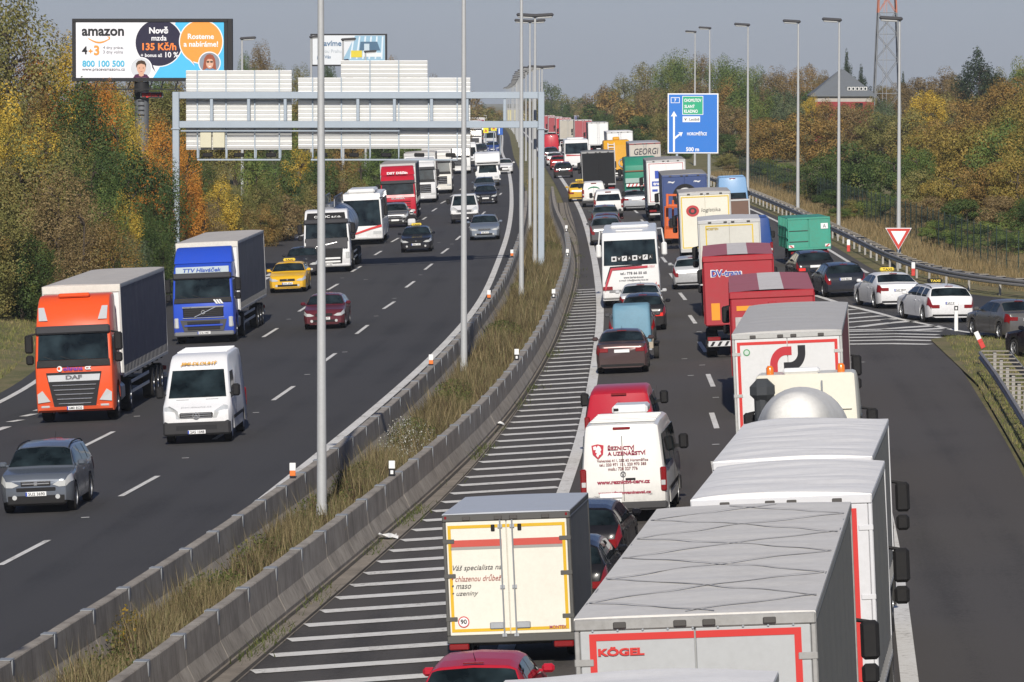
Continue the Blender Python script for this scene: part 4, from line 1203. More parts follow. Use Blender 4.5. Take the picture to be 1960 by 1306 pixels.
# ------------------------------------------------------------------ passenger cars
STYLES = {  # (u, z/H) of the top outline from nose to tail; glass limits
    'sedan': dict(top=[(0, .48), (.015, .53), (.05, .575), (.15, .625), (.27, .675), (.44, .965), (.50, .99), (.58, 1.0), (.66, .99), (.72, .965), (.87, .735), (.90, .72), (.985, .70), (1, .62)], ws=(.285, .435), rw=(.735, .862), roof=(.44, .72), belt=.655, pillars=(.47, .605, .745)),
    'hatch': dict(top=[(0, .48), (.015, .53), (.05, .58), (.15, .63), (.26, .68), (.42, .965), (.50, .995), (.60, 1.0), (.75, .98), (.86, .94), (.965, .69), (.985, .62), (1, .50)], ws=(.272, .412), rw=(.872, .958), roof=(.42, .86), belt=.655, pillars=(.45, .61, .80)),
    'wagon': dict(top=[(0, .48), (.015, .53), (.05, .575), (.15, .625), (.27, .675), (.43, .965), (.52, .995), (.62, 1.0), (.80, .98), (.90, .95), (.968, .69), (.985, .62), (1, .5)], ws=(.282, .422), rw=(.908, .962), roof=(.43, .90), belt=.65, pillars=(.46, .60, .74)),
    'suv': dict(top=[(0, .50), (.012, .56), (.04, .60), (.13, .63), (.22, .655), (.36, .955), (.48, .99), (.58, 1.0), (.80, .985), (.90, .955), (.97, .67), (.985, .6), (1, .48)], ws=(.232, .352), rw=(.908, .962), roof=(.36, .90), belt=.63, pillars=(.39, .56, .76)),
    'minivan': dict(top=[(0, .40), (.015, .45), (.05, .49), (.12, .53), (.19, .58), (.38, .955), (.48, .99), (.60, 1.0), (.80, .985), (.92, .955), (.975, .62), (.99, .55), (1, .45)], ws=(.205, .372), rw=(.928, .968), roof=(.38, .92), belt=.575, pillars=(.40, .56, .78)),
}
def car(name, label, cat, style, col, L=4.5, W=1.8, H=1.47, group=None, metal=0.0, taxi=None, rails=False, lights='F', plate_text=None, trim=None, grille='bar', rear_text=None, lamp='wide', wheel_r=0.32, brake=False, tint=None):
    st = STYLES[style]
    root = empty(name, label, cat, group)
    tx_, tz_ = np.array([p[0] for p in st['top']]), np.array([p[1] for p in st['top']])
    r = wheel_r; ra = r + 0.055
    yf, yr = .185, .80
    sill = 0.21 if style != 'suv' else 0.27
    def ring(u):
        y = L / 2 - u * L
        zt = float(np.interp(u, tx_, tz_)) * H
        zbelt = (st['belt'] + .03 * u) * H
        g = min(max((zt - zbelt - .03) / (H - zbelt - .03), 0), 1)
        zb = min(zbelt, zt - .045)
        e1 = max(0, 1 - u / .075); e2 = max(0, 1 - (1 - u) / .06)
        w = W / 2 * (1 - .17 * e1 ** 2 - .12 * e2 ** 2)
        zs = sill + .06 * max(e1, e2); arch = False
        for uc in (yf, yr):
            d = abs(u - uc) * L
            if d < ra:
                zs = max(zs, r + math.sqrt(ra * ra - d * d)); arch = True
        zs = min(zs, zb - .1)
        wr = w * (.93 - .205 * g)
        p = [(0, zs if arch else sill), (w * (.60 if arch else .8), zs if arch else sill), (w * .975, zs), (w * 1.0, zs + .35 * (zb - zs)), (w * .995, zs + .72 * (zb - zs)), (w * .955, zb)]
        xb, xt = w * .955, wr
        ze = zt - .055 * H * g - .012
        for k in (1, 2):
            q = k / 3; p.append((xb + (xt - xb) * q + .02 * g * math.sin(math.pi * q), zb + (ze - zb) * q))
        p += [(wr, ze), (wr * .82, zt - .012 - .02 * g), (0, zt)]
        return y, p
    us = set(np.linspace(0, 1, 37)) | set(tx_) | {.005, .03, .99}
    for uc in (yf, yr):
        for k in range(-8, 9):
            us.add(min(max(uc + ra / L * math.sin(k / 8 * math.pi / 2), 0), 1))
        us.add(uc - ra / L - .002); us.add(uc + ra / L + .002)
    us = sorted(us)
    mb = MB(); n = 11; v = []
    for u in us:
        y, p = ring(u)
        v += [(-x, y, z) for x, z in p[::-1]] + [(x, y, z) for x, z in p[1:-1]]
    m = 2 * n - 2
    f = []; mi = []
    for i in range(len(us) - 1):
        for k in range(m):
            f.append((i * m + k, i * m + (k + 1) % m, (i + 1) * m + (k + 1) % m, (i + 1) * m + k))
            # rows near the bottom centre are underbody
            mi.append(1 if k in (n - 2, n - 1, n - 3, n) and k in (n - 3, n - 2, n - 1, n) and (k == n - 2 or k == n - 1) else 0)
    f += [tuple(range(m)), tuple(range((len(us) - 1) * m, len(us) * m))[::-1]]; mi += [0, 0]
    o = len(mb.v); mb.v += v; mb.f += f; mb.m += mi
    cp = car_paint(col, metal)
    body = mb.build('body', [cp, CHASSIS()], root, smooth=40)
    def surf(u, t, s, off=.008):
        y, p = ring(u)
        k = min(int(t), n - 2); q = t - k
        a, b = p[k], p[k + 1]
        return Vector((s * (a[0] + (b[0] - a[0]) * q), y, a[1] + (b[1] - a[1]) * q))
    def patch(name_, cols, mat, off=.01, parent=None, nu=5, ns=None):
        """grid of surface points pushed off the body"""
        mbp = MB()
        for grid in cols:
            a = len(grid); b = len(grid[0]); pts = []
            for i in range(a):
                for j in range(b):
                    p = grid[i][j]
                    du = grid[min(i + 1, a - 1)][j] - grid[max(i - 1, 0)][j]; dv = grid[i][min(j + 1, b - 1)] - grid[i][max(j - 1, 0)]
                    nn = du.cross(dv)
                    if nn.length > 1e-9: nn.normalize()
                    c = Vector((0, p.y, H * .45))
                    if nn.dot(p - c) < 0: nn = -nn
                    pts.append(p + nn * off)
            mbp.add(pts, [(i * b + j, i * b + j + 1, (i + 1) * b + j + 1, (i + 1) * b + j) for i in range(a - 1) for j in range(b - 1)])
        return mbp.build(name_, mat, parent or root, smooth=60)
    def across(u0, u1, t0):
        g = []
        for i in range(6):
            u = u0 + (u1 - u0) * i / 5
            row = [surf(u, t0 + (10 - t0) * j / 6, -1) for j in range(7)] + [surf(u, 10 - (10 - t0) * j / 6, 1) for j in range(1, 7)]
            g.append(row)
        return g
    gl = glass()
    patch('windscreen', [across(st['ws'][0], st['ws'][1], 8.12)], gl)
    patch('rear_window', [across(st['rw'][0], st['rw'][1], 8.25)], gl)
    pl = st['pillars']
    cuts = [(st['ws'][0] + .045, pl[0] + (pl[1] - pl[0]) * .93), (pl[1], pl[2] - .012)]
    if style in ('wagon', 'suv', 'minivan'):
        cuts.append((pl[2] + .012, st['roof'][1] - .015))
    elif style == 'hatch':
        cuts.append((pl[2] + .01, st['roof'][1] - .03))
    for s in (-1, 1):
        for (a, b) in cuts:
            patch('side_window', [[[surf(a + (b - a) * i / 7, 5.2 + 2.55 * j / 4, s) for j in range(5)] for i in range(8)]], gl)
    # lamps
    hl = 4.05 if lamp != 'tall' else 3.7
    y0, pf = ring(0.0); w0 = pf[4][0]; ztop0 = pf[10][1]
    for s in (-1, 1):
        g1 = [[surf(.002 + .075 * i / 4, hl + (5.35 - hl) * j / 3, s) for j in range(4)] for i in range(5)]
        mbp = patch('headlight', [g1], WHITELENS(), .012)
        q = MB(); zc = ztop0 - .075; dz = .03 if style == 'suv' else 0; q.slab([Vector((s * a * w0, L / 2 + .016, zc + b)) for a, b in ((.56, -.03), (.78, -.06 - dz), (1.0, -.05 - dz), (1.0, .07), (.80, .06))][::(-1 if s > 0 else 1)], .04)
        q.build('headlight_lens', WHITELENS(), mbp)
        if lamp == 'tower':
            g2 = [[surf(.955 + .043 * i / 4, 4.0 + 3.2 * j / 4, s) for j in range(5)] for i in range(5)]
        else:
            g2 = [[surf(.93 + .068 * i / 4, 3.7 + 1.4 * j / 3, s) for j in range(4)] for i in range(5)]
        tl = patch('tail_light', [g2], REDLENS(), .012)
        y1, pr = ring(1.0); w1 = pr[4][0]; zr1 = pr[10][1]
        q = MB()
        if lamp == 'tower':
            q.rbox(s * w1 * .80, s * w1 * 1.0, -L / 2 - .014, -L / 2 + .03, zr1 - .18, zr1 + .02, .02)
        else:
            q.rbox(s * w1 * .60, s * w1 * 1.0, -L / 2 - .014, -L / 2 + .03, zr1 - .17, zr1 - .02, .02)
        q.build('tail_light_lens', REDLENS() if not brake else paint((0.8, 0.03, 0.02), .2, 0, .02, .5), tl)
        zf = .36 if style != 'suv' else .42; f_ = MB(); f_.cyl((s * w0 * .72, L / 2 - .02, zf), (s * w0 * .72, L / 2 + .016, zf), .06, .06, 10); f_.build('fog_lamp', WHITELENS(), root)
    BK = BLACK()
    zg_ = ztop0 - .07
    gm = BK
    G_ = MB(); G_.rbox(-w0 * .50, w0 * .50, L / 2 - .02, L / 2 + .012, zg_ - .07, zg_ + .055, .02)
    gr = G_.build('grille', gm, root)
    b_ = MB()
    if grille == 'bar':
        for zz in (-.04, 0, .035):
            b_.box(-w0 * .47, w0 * .47, L / 2 + .008, L / 2 + .02, zg_ + zz - .006, zg_ + zz + .006)
    elif grille == 'chrome':
        b_.rbox(-w0 * .50, w0 * .50, L / 2 + .005, L / 2 + .022, zg_ + .042, zg_ + .066, .005); b_.rbox(-w0 * .46, w0 * .46, L / 2 + .005, L / 2 + .022, zg_ - .022, zg_ + .012, .005)
        b_.rbox(-.05, .05, L / 2 + .005, L / 2 + .03, zg_ - .05, zg_ + .04, .01)
    else:
        b_.rbox(-.04, .04, L / 2 + .005, L / 2 + .026, zg_ - .01, zg_ + .05, .01)
    b_.build('grille_bar', CHROME(), gr)
    I_ = MB(); I_.rbox(-w0 * .66, w0 * .66, L / 2 - .02, L / 2 + .013, .30 if style != 'suv' else .56, .41 if style != 'suv' else .66, .02); I_.build('air_intake', BK, root)
    tm_ = trim or BK
    B1 = MB(); B1.rbox(-w0 * 1.0, w0 * 1.0, L / 2 - .2, L / 2 + .009, .215, .29 if style != 'suv' else .50, .05); B1.build('front_bumper', tm_, root)
    w1 = ring(1.0)[1][4][0]
    B2 = MB(); B2.rbox(-w1 * .99, w1 * .99, -L / 2 - .008, -L / 2 + .16, .235, .36, .03); B2.build('rear_bumper', tm_, root)
    plate(root, L / 2 + .018, .46 if style != 'suv' else .5, plate_text if lights == 'F' else None, 'F')
    plate(root, -L / 2 - .018, .78 if style in ('hatch', 'wagon', 'suv', 'sedan') and ring(1.0)[1][10][1] > .7 else .62, plate_text if lights == 'R' else None, 'R')
    um = st['ws'][0] + .05; ym = L / 2 - um * L
    mirrors(root, W / 2 * .94, ym - .05, (st['belt'] + .07) * H, cp)
    MB().rbox(-.16, .16, -L / 2 + L * (1 - st['rw'][0]) + .0, -L / 2 + L * (1 - st['rw'][0]) + .05, H * .955, H * .972, .006).build('brake_light', REDLENS(), root)
    MB().cyl((0, -L / 2 + L * (1 - st['roof'][1]) + .25, H * .97), (0, -L / 2 + L * (1 - st['roof'][1]) + .0, H * 1.07), .008, .004, 5).build('aerial', BK, root)
    if rails:
        for s in (-1, 1):
            pts = [surf(st['roof'][0] + (st['roof'][1] - st['roof'][0]) * k / 8, 8.2, s) + Vector((0, 0, .012 + (.045 if 0 < k < 8 else 0))) for k in range(9)]
            MB().tube(pts, .018, 6).build('roof_rail', STEEL() if rails == 'steel' else BK, root)
    # door seams
    for s in (-1, 1):
        for u in (st['pillars'][0] + (pl[1] - pl[0]) * .96, ):
            a = [surf(u, 2.3 + 2.7 * k / 4, s) * 1.0 for k in range(5)]
            q = MB()
            for p0, p1 in zip(a[:-1], a[1:]):
                q.slab([p0 + Vector((s * .003, -.006, 0)), p0 + Vector((s * .003, .006, 0)), p1 + Vector((s * .003, .006, 0)), p1 + Vector((s * .003, -.006, 0))], .002)
            q.build('door_seam', BK, root, smooth=0)
        for uu in (pl[1] - .02, pl[2] - .03):
            h_ = MB(); p = surf(uu, 4.3, s); h_.rbox(p.x - .02, p.x + .02, p.y - .1, p.y + .1, p.z - .02, p.z + .02, .01); h_.build('door_handle', cp, root)
    wheels(root, W / 2 - .115, [L / 2 - yf * L, L / 2 - yr * L], r, .22)
    if taxi:
        yt = L / 2 - .50 * L
        tcol = flat((0.75, 0.55, 0.05)) if taxi != 'dark' else BK
        sg_ = MB(); sg_.rbox(-.3, .3, yt - .09, yt + .09, H + .0, H + .16, .05); ts = sg_.build('roof_sign', tcol, root)
        for fc, d in (('F', .09), ('R', -.09)):
            text(ts, 'TAXI', (0, yt + d, H + .08), width=.40, height=.09, face=fc, mat=BK if taxi != 'dark' else flat((0.75, 0.55, 0.05)), bold=.03, proud=.004)
    root['L'] = L
    return root
# ------------------------------------------------------------------ vans, buses, truck cabs from a side outline
def arched(y0, y1, z, wh, ra, seg=9):
    """bottom edge from y0 (rear) to y1 (front) with wheel arches"""
    pts = [(y0, z)]
    for yc in sorted(wh):
        h = math.sqrt(max(ra * ra - (z - ra * .86) ** 2, 0.01))
        for k in range(seg + 1):
            a = math.pi - math.pi * k / seg
            pts.append((yc + ra * math.cos(a), max(z, ra * .86 + ra * math.sin(a))))
    pts.append((y1, z))
    return pts
def quad_on(p0, p1, xw0, xw1, off):
    """windscreen like panel between two outline points (y,z), front side"""
    n = Vector((0, p1[1] - p0[1], -(p1[0] - p0[0]))).normalized()
    if n.y * (1 if (p0[0] + p1[0]) > 0 else -1) < 0:
        n = -n
    d = n * off
    return [Vector((-xw0, p0[0], p0[1])) + d, Vector((xw0, p0[0], p0[1])) + d, Vector((xw1, p1[0], p1[1])) + d, Vector((-xw1, p1[0], p1[1])) + d], n
def van(name, label, cat, col, L=5.9, W=1.99, H=2.7, group=None, kind='high', rear_glass=False, side_glass=True, plate_text=None, near='front', grille='star', rear_lamp='tower'):
    root = empty(name, label, cat, group)
    cp = car_paint(col)
    f, r = L / 2, -L / 2
    if kind == 'high':      # tall panel van
        hood0, hood1, ws0, ws1 = (f - .02, .95), (f - .28, 1.12), (f - .72, 1.32), (f - 1.35, 2.08)
        top = [(f - 1.75, H - .12), (f - 2.15, H - .02), (-.3 * L, H), (r + .1, H - .05), (r + .02, H - .25)]
    else:                   # low van
        hood0, hood1, ws0, ws1 = (f - .02, .88), (f - .3, 1.02), (f - .85, 1.2), (f - 1.72, H - .12)
        top = [(f - 1.95, H - .02), (0, H), (r + .25, H - .03), (r + .1, H - .12), (r + .02, 1.25)]
    whl = [f - .98, r + (1.05 if L > 5.3 else .85)]
    bot = arched(r + .03, f - .02, .30, whl, .40)
    prof = bot + [(f, .42), (f, .72), hood0, hood1, ws0, ws1] + top + [(r, .9), (r, .36)]
    mb = MB(); mb.loft(prof, W, .15, .87 if kind == 'high' else .83, 1.15, H)
    mb.build('body', cp, root, smooth=32)
    def wx(z): return W / 2 * (1 - (1 - (.87 if kind == 'high' else .83)) * min(max((z - 1.15) / (H - 1.15), 0), 1))
    q, n = quad_on(ws0, ws1, wx(ws0[1]) - .12, wx(ws1[1]) - .14, .012)
    gl = glass(); w_ = MB(); w_.slab(q, .02); w_.build('windscreen', gl, root, smooth=0)
    BK = BLACK()
    wp = MB()
    for s in (-1, 1):
        a = q[0].lerp(q[1], .5 + .12 * s) + n * .01; b = q[0].lerp(q[1], .5 + .38 * s) + (q[3] - q[0]) * .16 + n * .01
        wp.cyl(a, b, .012, .012, 5)
    wp.build('wiper', BK, root)
    zw0, zw1 = 1.28 if kind == 'high' else 1.16, 2.02 if kind == 'high' else H - .22
    def side_quad(y0, y1, z0, z1, s, cut=0.0):
        return [Vector((s * (wx(z0) + .012), y0, z0)), Vector((s * (wx(z0) + .012), y1, z0)), Vector((s * (wx(z1) + .012), y1 - cut, z1)), Vector((s * (wx(z1) + .012), y0, z1))]
    yb = f - 2.35 if kind == 'high' else f - 2.15
    for s in (-1, 1):
        qd = side_quad(yb, ws0[0] - .18, zw0, zw1, s, (ws0[0] - ws1[0]) * (zw1 - zw0) / (ws1[1] - ws0[1]) * .95)
        m_ = MB(); m_.slab(qd if s > 0 else qd[::-1], .015); m_.build('side_window', gl, root, smooth=0)
        if side_glass:
            for (a, b) in ((yb - 1.45, yb - .2), (r + .35, yb - 1.65)):
                if b - a > .4:
                    qd = side_quad(a, b, zw0, zw1, s); m_ = MB(); m_.slab(qd if s > 0 else qd[::-1], .015); m_.build('side_window', gl, root, smooth=0)
        tr = MB(); tr.rbox(s * (W / 2 - .01), s * (W / 2 + .015), whl[1] + .5, whl[0] - .5, .62, .72, .01); tr.build('side_moulding', BK, root)
        sm_ = MB(); sm_.box(s * (wx(1.2) + .0), s * (wx(1.2) + .004), yb - .06, yb - .045, .45, 1.9); sm_.build('door_seam', BK, root, smooth=0)
        hl = MB(); hl.slab([Vector((s * a, f + .02 - b, c)) for a, b, c in ((W / 2 - .50, 0, .76), (W / 2 - .06, .09, .74), (W / 2 - .05, .16, 1.10), (W / 2 - .16, .10, 1.12), (W / 2 - .44, .01, .96))][::(-1 if s > 0 else 1)], .12); hl.build('headlight', WHITELENS(), root)
        mr = MB(); mr.rbox(s * (W / 2 + .03), s * (W / 2 + .26), ws0[0] - .28, ws0[0] - .12, 1.32, 1.68, .05); mr.box(s * (W / 2 - .05), s * (W / 2 + .05), ws0[0] - .24, ws0[0] - .16, 1.36, 1.44); mr.build('mirror', BK, root)
        tl = MB()
        if rear_lamp == 'tower': tl.rbox(s * (W / 2 - .14), s * (W / 2 + .006), r - .014, r + .08, .72, 1.28, .03)
        else: tl.rbox(s * (W / 2 - .2), s * (W / 2 + .006), r - .014, r + .1, .85, 1.25, .04)
        t_ = tl.build('tail_light', REDLENS(), root)
        MB().rbox(s * (W / 2 - .12), s * (W / 2 - .02), r - .02, r, .86, .98, .02).build('lens', WHITELENS(), t_)
    fb = MB(); fb.rbox(-W / 2 - .005, W / 2 + .005, f - .3, f + .03, .26, .68, .06); fb.build('front_bumper', plastic((0.03, 0.03, 0.032)), root)
    rb = MB(); rb.rbox(-W / 2 - .002, W / 2 + .002, r - .06, r + .2, .32, .50, .04); rb.build('rear_bumper', plastic((0.05, 0.05, 0.052)), root)
    g_ = MB(); g_.rbox(-.5, .5, f - .1, f + .02, .74, .93, .04); gr = g_.build('grille', BK, root)
    b_ = MB()
    for zz in (.77, .83, .89): b_.box(-.46, .46, f + .016, f + .028, zz, zz + .022)
    if grille == 'star':
        b_.lathe([(0, .085), (.02, .085), (.02, .105), (0, .105)], (0, f + .02, .835), 'y', 20)
        for a in (90, 210, 330): b_.cyl((0, f + .03, .835), (.085 * math.cos(math.radians(a)), f + .03, .835 + .085 * math.sin(math.radians(a))), .012, .006, 4)
    b_.build('grille_bar', CHROME(), gr)
    i_ = MB(); i_.rbox(-.6, .6, f + .02, f + .034, .42, .56, .02); i_.build('air_intake', INK(), root)
    plate(root, f + .042, .36, plate_text if near == 'front' else None, 'F')
    plate(root, r - .03, .66, plate_text if near == 'rear' else None, 'R', x=-.3)
    # rear doors
    if rear_glass:
        zz0, zz1 = 1.22, H - .28
        yb0 = r + .02; q = [Vector((-wx(zz0) + .14, yb0 - .035, zz0)), Vector((wx(zz0) - .14, yb0 - .035, zz0)), Vector((wx(zz1) - .16, r + .05, zz1)), Vector((-wx(zz1) + .16, r + .05, zz1))]
        w_ = MB(); w_.slab(q, .02); w_.build('rear_window', gl, root, smooth=0)
    else:
        s_ = MB(); s_.box(-.006, .006, r - .006, r + .01, .52, H - .3); s_.build('door_seam', BK, root, smooth=0)
        h_ = MB(); h_.rbox(.05, .28, r - .025, r, 1.0, 1.05, .01); h_.build('door_handle', BK, root)
    MB().rbox(-.2, .2, r + .03, r + .09, H - .16, H - .1, .01).build('brake_light', REDLENS(), root)
    if kind == 'high':
        rbm = MB()
        for k in range(6):
            y = r + .5 + k * (L - 3.0) / 6; rbm.rbox(-W * .38, W * .38, y, y + .12, H - .02, H + .018, .01)
        rbm.build('roof_rib', cp, root)
    wheels(root, W / 2 - .14, whl, .345, .24)
    root['L'] = L
    return root
def bus(name, label, col, L=11.5, W=2.5, H=3.3, group=None, near='rear', stripe=None, skirt=None):
    root = empty(name, label, 'bus', group)
    cp = car_paint(col); f, r = L / 2, -L / 2; gl = glass(); BK = BLACK()
    whl = [f - 2.6, r + 3.0]
    prof = arched(r + .1, f - .1, .34, whl, .53) + [(f, .5), (f, 1.1), (f - .1, 1.5), (f - .32, H - .35), (f - .6, H - .02), (0, H), (r + .3, H - .03), (r + .12, H - .2), (r + .02, 1.9), (r, 1.2), (r + .04, .5)]
    MB().loft(prof, W, .10, .95, 1.2, H).build('body', cp, root, smooth=32)
    def wx(z): return W / 2 * (1 - .05 * min(max((z - 1.2) / (H - 1.2), 0), 1))
    q, n = quad_on((f - .06, 1.15), (f - .30, H - .42), wx(1.2) - .08, wx(H) - .10, .035); MB().slab(q, .03).build('windscreen', gl, root, smooth=0)
    za, zb_ = H - 1.42, H - .36
    q = [Vector((-wx(za) + .09, r - .012, za)), Vector((wx(za) - .09, r - .012, za)), Vector((wx(zb_) - .1, r + .085, zb_)), Vector((-wx(zb_) + .1, r + .085, zb_))]
    MB().slab(q, .03).build('rear_window', gl, root, smooth=0)
    for s in (-1, 1):
        nwin = 7; y = r + .5; w = (L - 1.3) / nwin
        for k in range(nwin):
            a, b = y + k * w + .03, y + (k + 1) * w - .03
            qd = [Vector((s * (wx(1.55) + .012), a, 1.55)), Vector((s * (wx(1.55) + .012), b, 1.55)), Vector((s * (wx(H - .42) + .012), b, H - .42)), Vector((s * (wx(H - .42) + .012), a, H - .42))]
            m_ = MB(); m_.slab(qd if s > 0 else qd[::-1], .012); m_.build('side_window', gl, root, smooth=0)
        tl = MB(); tl.rbox(s * (W / 2 - .45), s * (W / 2 - .03), r - .02, r + .1, .78, .95, .02); tl.build('tail_light', REDLENS(), root)
        hl = MB(); hl.rbox(s * (W / 2 - .62), s * (W / 2 - .06), f - .1, f + .02, .62, .86, .06); hl.build('headlight', WHITELENS(), root)
        mr = MB(); mr.rbox(s * (W / 2 + .12), s * (W / 2 + .36), f + .05, f + .18, 1.75, 2.35, .06); mr.tube([(s * (W / 2 - .1), f - .3, H - .3), (s * (W / 2 + .15), f + .1, H - .3), (s * (W / 2 + .24), f + .12, 2.3)], .035); mr.build('mirror', cp if near == 'rear' else BK, root)
    ac = MB(); ac.rbox(-.85, .85, -L * .05, L * .30 if near == 'rear' else L * .45, H - .02, H + (.26 if near == 'front' else .12), .1); ac.build('air_conditioner', cp, root)
    ht = MB(); ht.rbox(-.6, .6, r + 1.2, r + 1.9, H - .02, H + .05, .03); ht.build('roof_hatch', cp, root)
    fb = MB(); fb.rbox(-W / 2 + .02, W / 2 - .02, f - .2, f + .03, .34, .56, .06); fb.build('front_bumper', cp, root)
    rb = MB(); rb.rbox(-W / 2 + .03, W / 2 - .03, r - .03, r + .2, .42, .70, .05); rb.build('rear_bumper', cp, root)
    plate(root, f + .045, .5, None, 'F'); plate(root, r - .05, .6, None, 'R')
    wheels(root, W / 2 - .2, whl, .48, .3, True)
    root['L'] = L
    return root
def cab(root, y, col, H=3.6, W=2.48, style='plain', deflector=True, visor=True, header=None, plate_text=None, chas=None, mirror_col=None, far=False):
    """tractor cab whose front is at y; parts hang under the part 'cab'"""
    cp = car_paint(col); BK = BLACK(); gl = glass(); DK = plastic((0.045, 0.045, 0.05), .5)
    f = y
    zr_ = min(H, 3.25) if deflector else H
    prof = [(f - 2.25, 1.0), (f - 1.95, 1.0)] + [(f - 1.42 + .56 * math.cos(math.pi - math.pi * k / 8), .62 + .56 * math.sin(math.pi * k / 8)) for k in range(9)] + [(f - .72, .42), (f - .08, .34), (f, .5), (f + .02, .95), (f - .02, 1.5), (f - .07, 1.83), (f - .30, 2.68), (f - .36, 2.78)]
    if style in ('orange', 'big'):
        prof += [(f - .40, 2.95), (f - .72, H - .32), (f - 1.05, H - .08), (f - 1.35, H), (f - 2.2, H)]
    else:
        prof += [(f - .42, 2.9), (f - .75, zr_ - .1), (f - 1.1, zr_), (f - 2.2, zr_)]
    c = MB().loft(prof, W, .10, .93, 1.8, H).build('cab', cp, root, smooth=32)
    def wx(z): return W / 2 * (1 - .07 * min(max((z - 1.8) / (H - 1.8), 0), 1))
    q, n = quad_on((f - .075, 1.86), (f - .295, 2.66), wx(1.9) - .10, wx(2.6) - .10, .014)
    MB().slab(q, .02).build('windscreen', gl, c, smooth=0)
    if not far:
        wp = MB()
        for s in (-.55, .1, .7):
            a = q[0].lerp(q[1], .5 + s * .4) + n * .012; wp.cyl(a, a + Vector((.32, 0, 0)) + (q[3] - q[0]) * .14, .014, .014, 5)
        wp.build('wiper', BK, c)
    lw = MB(); lw.slab(quad_on((f - .015, 1.66), (f - .072, 1.85), wx(1.8) - .06, wx(1.8) - .08, .012)[0], .02); lw.build('cowl', BK if style != 'red' else cp, c, smooth=0)
    if visor:
        v = MB(); v.rbox(-W / 2 + .05, W / 2 - .05, f - .36, f - .14, 2.62, 2.86, .05); v.build('sun_visor', DK, c)
    if deflector and style not in ('orange', 'big'):
        d = MB(); pr = [(f - 2.2, zr_ - .02), (f - .95, zr_ - .02), (f - 1.1, zr_ + .18), (f - 1.55, H - .08), (f - 1.8, H), (f - 2.2, H)]
        d.loft(pr, W - .08, .08, .95, zr_, H); d.build('wind_deflector', cp, c, smooth=32)
    for s in (-1, 1):
        qd = [Vector((s * (wx(1.75) + .012), f - 1.35, 1.78)), Vector((s * (wx(1.75) + .012), f - .36, 1.78)), Vector((s * (wx(2.5) + .012), f - .50, 2.52)), Vector((s * (wx(2.5) + .012), f - 1.35, 2.52))]
        m_ = MB(); m_.slab(qd if s > 0 else qd[::-1], .012); m_.build('side_window', gl, c, smooth=0)
        mr = MB(); mr.rbox(s * (W / 2 + .06), s * (W / 2 + .32), f - .42, f - .24, 2.08, 2.62, .05); mr.rbox(s * (W / 2 + .06), s * (W / 2 + .30), f - .42, f - .24, 1.74, 2.02, .05)
        mr.cyl((s * (W / 2 - .1), f - .4, 2.66), (s * (W / 2 + .2), f - .34, 2.6), .03, .03, 5); mr.build('mirror', mirror_col or BK, c)
        hl = MB()
        if style == 'orange': hl.slab([Vector((s * a, f + .05 - b, c)) for a, b, c in ((.78, 0, .66), (1.17, .0, .62), (1.18, .01, .88), (1.02, .0, .98))][::(-1 if s > 0 else 1)], .08)
        elif style == 'blue': hl.rbox(s * .98, s * 1.20, f - .16, f + .04, .62, 1.10, .06)
        elif style == 'white': hl.rbox(s * .95, s * 1.20, f - .16, f + .04, .70, 1.12, .06)
        else: hl.rbox(s * .78, s * 1.18, f - .12, f + .04, .62, .84, .06)
        hl.build('headlight', WHITELENS(), c)
        st_ = MB(); st_.rbox(s * (W / 2 - .3), s * (W / 2 - .02), f - 2.2, f - 1.95, .5, .62, .02); st_.build('step', BK, c)
    g = MB(); fy = f + .035
    if style == 'orange':
        g.slab([Vector((-.88, fy, 1.50)), Vector((-.66, fy + .02, .50)), Vector((.66, fy + .02, .50)), Vector((.88, fy, 1.50))][::-1], .05)
        gr = g.build('grille', INK(), c, smooth=0)
        for k in range(5):
            w = .70 - .045 * k; zz = 1.13 - .135 * k
            MB().rbox(-w, w, fy + .02, fy + .055, zz - .02, zz + .012, .01).build('grille_bar', CHROME(), gr)
        pl = MB(); pl.slab([Vector((-.84, fy, 1.46)), Vector((-.80, fy + .01, 1.24)), Vector((.80, fy + .01, 1.24)), Vector((.84, fy, 1.46))][::-1], .04); pl.build('badge_plate', paint((0.52, 0.53, 0.54), .35, .4, .05), c, smooth=0)
        text(c, 'DAF', (0, fy + .012, 1.35), width=.52, height=.13, face='F', mat=flat((0.12, 0.12, 0.13)), bold=.05)
        for s in (-1, 1):
            a = MB(); a.slab([Vector((s * .80, f - .36, 3.02)), Vector((s * 1.08, f - .38, 3.02)), Vector((s * 1.10, f - .62, 3.40)), Vector((s * .92, f - .60, 3.40))][::(1 if s < 0 else -1)], .03)
            o_ = a.build('roof_lamp', WHITELENS(), c, smooth=0)
        lp = MB(); lp.rbox(-.5, .5, f - 1.2, f - .95, H - .06, H + .06, .04); lp.build('roof_vent', cp, c)
        sk = MB(); sk.slab([Vector((-1.18, f + .03, .56)), Vector((-.66, f + .05, .5)), Vector((.66, f + .05, .5)), Vector((1.18, f + .03, .56)), Vector((1.18, f + .03, .40)), Vector((-1.18, f + .03, .40))], .05); sk.build('bumper', cp, c, smooth=0)
        for s in (-1, 1): MB().rbox(s * .80, s * 1.08, f + .0, f + .055, .47, .54, .02).build('fog_lamp', WHITELENS(), c)
        text(c, 'oltrans', (-.02 + .04, f + .008, 1.61), width=.62, height=.12, face='F', mat=flat((0.10, 0.03, 0.35)), bold=.03, proud=.03)
        text(c, 'cz', (-.46, f + .008, 1.61), width=.2, height=.1, face='F', mat=WHITE(), bold=.04, proud=.032)
        disc(c, (.44, f + .03, 1.61), .085, 'F', WHITE(), 'emblem'); disc(c, (.46, f + .034, 1.62), .045, 'F', cp, 'emblem')
    elif style == 'blue':
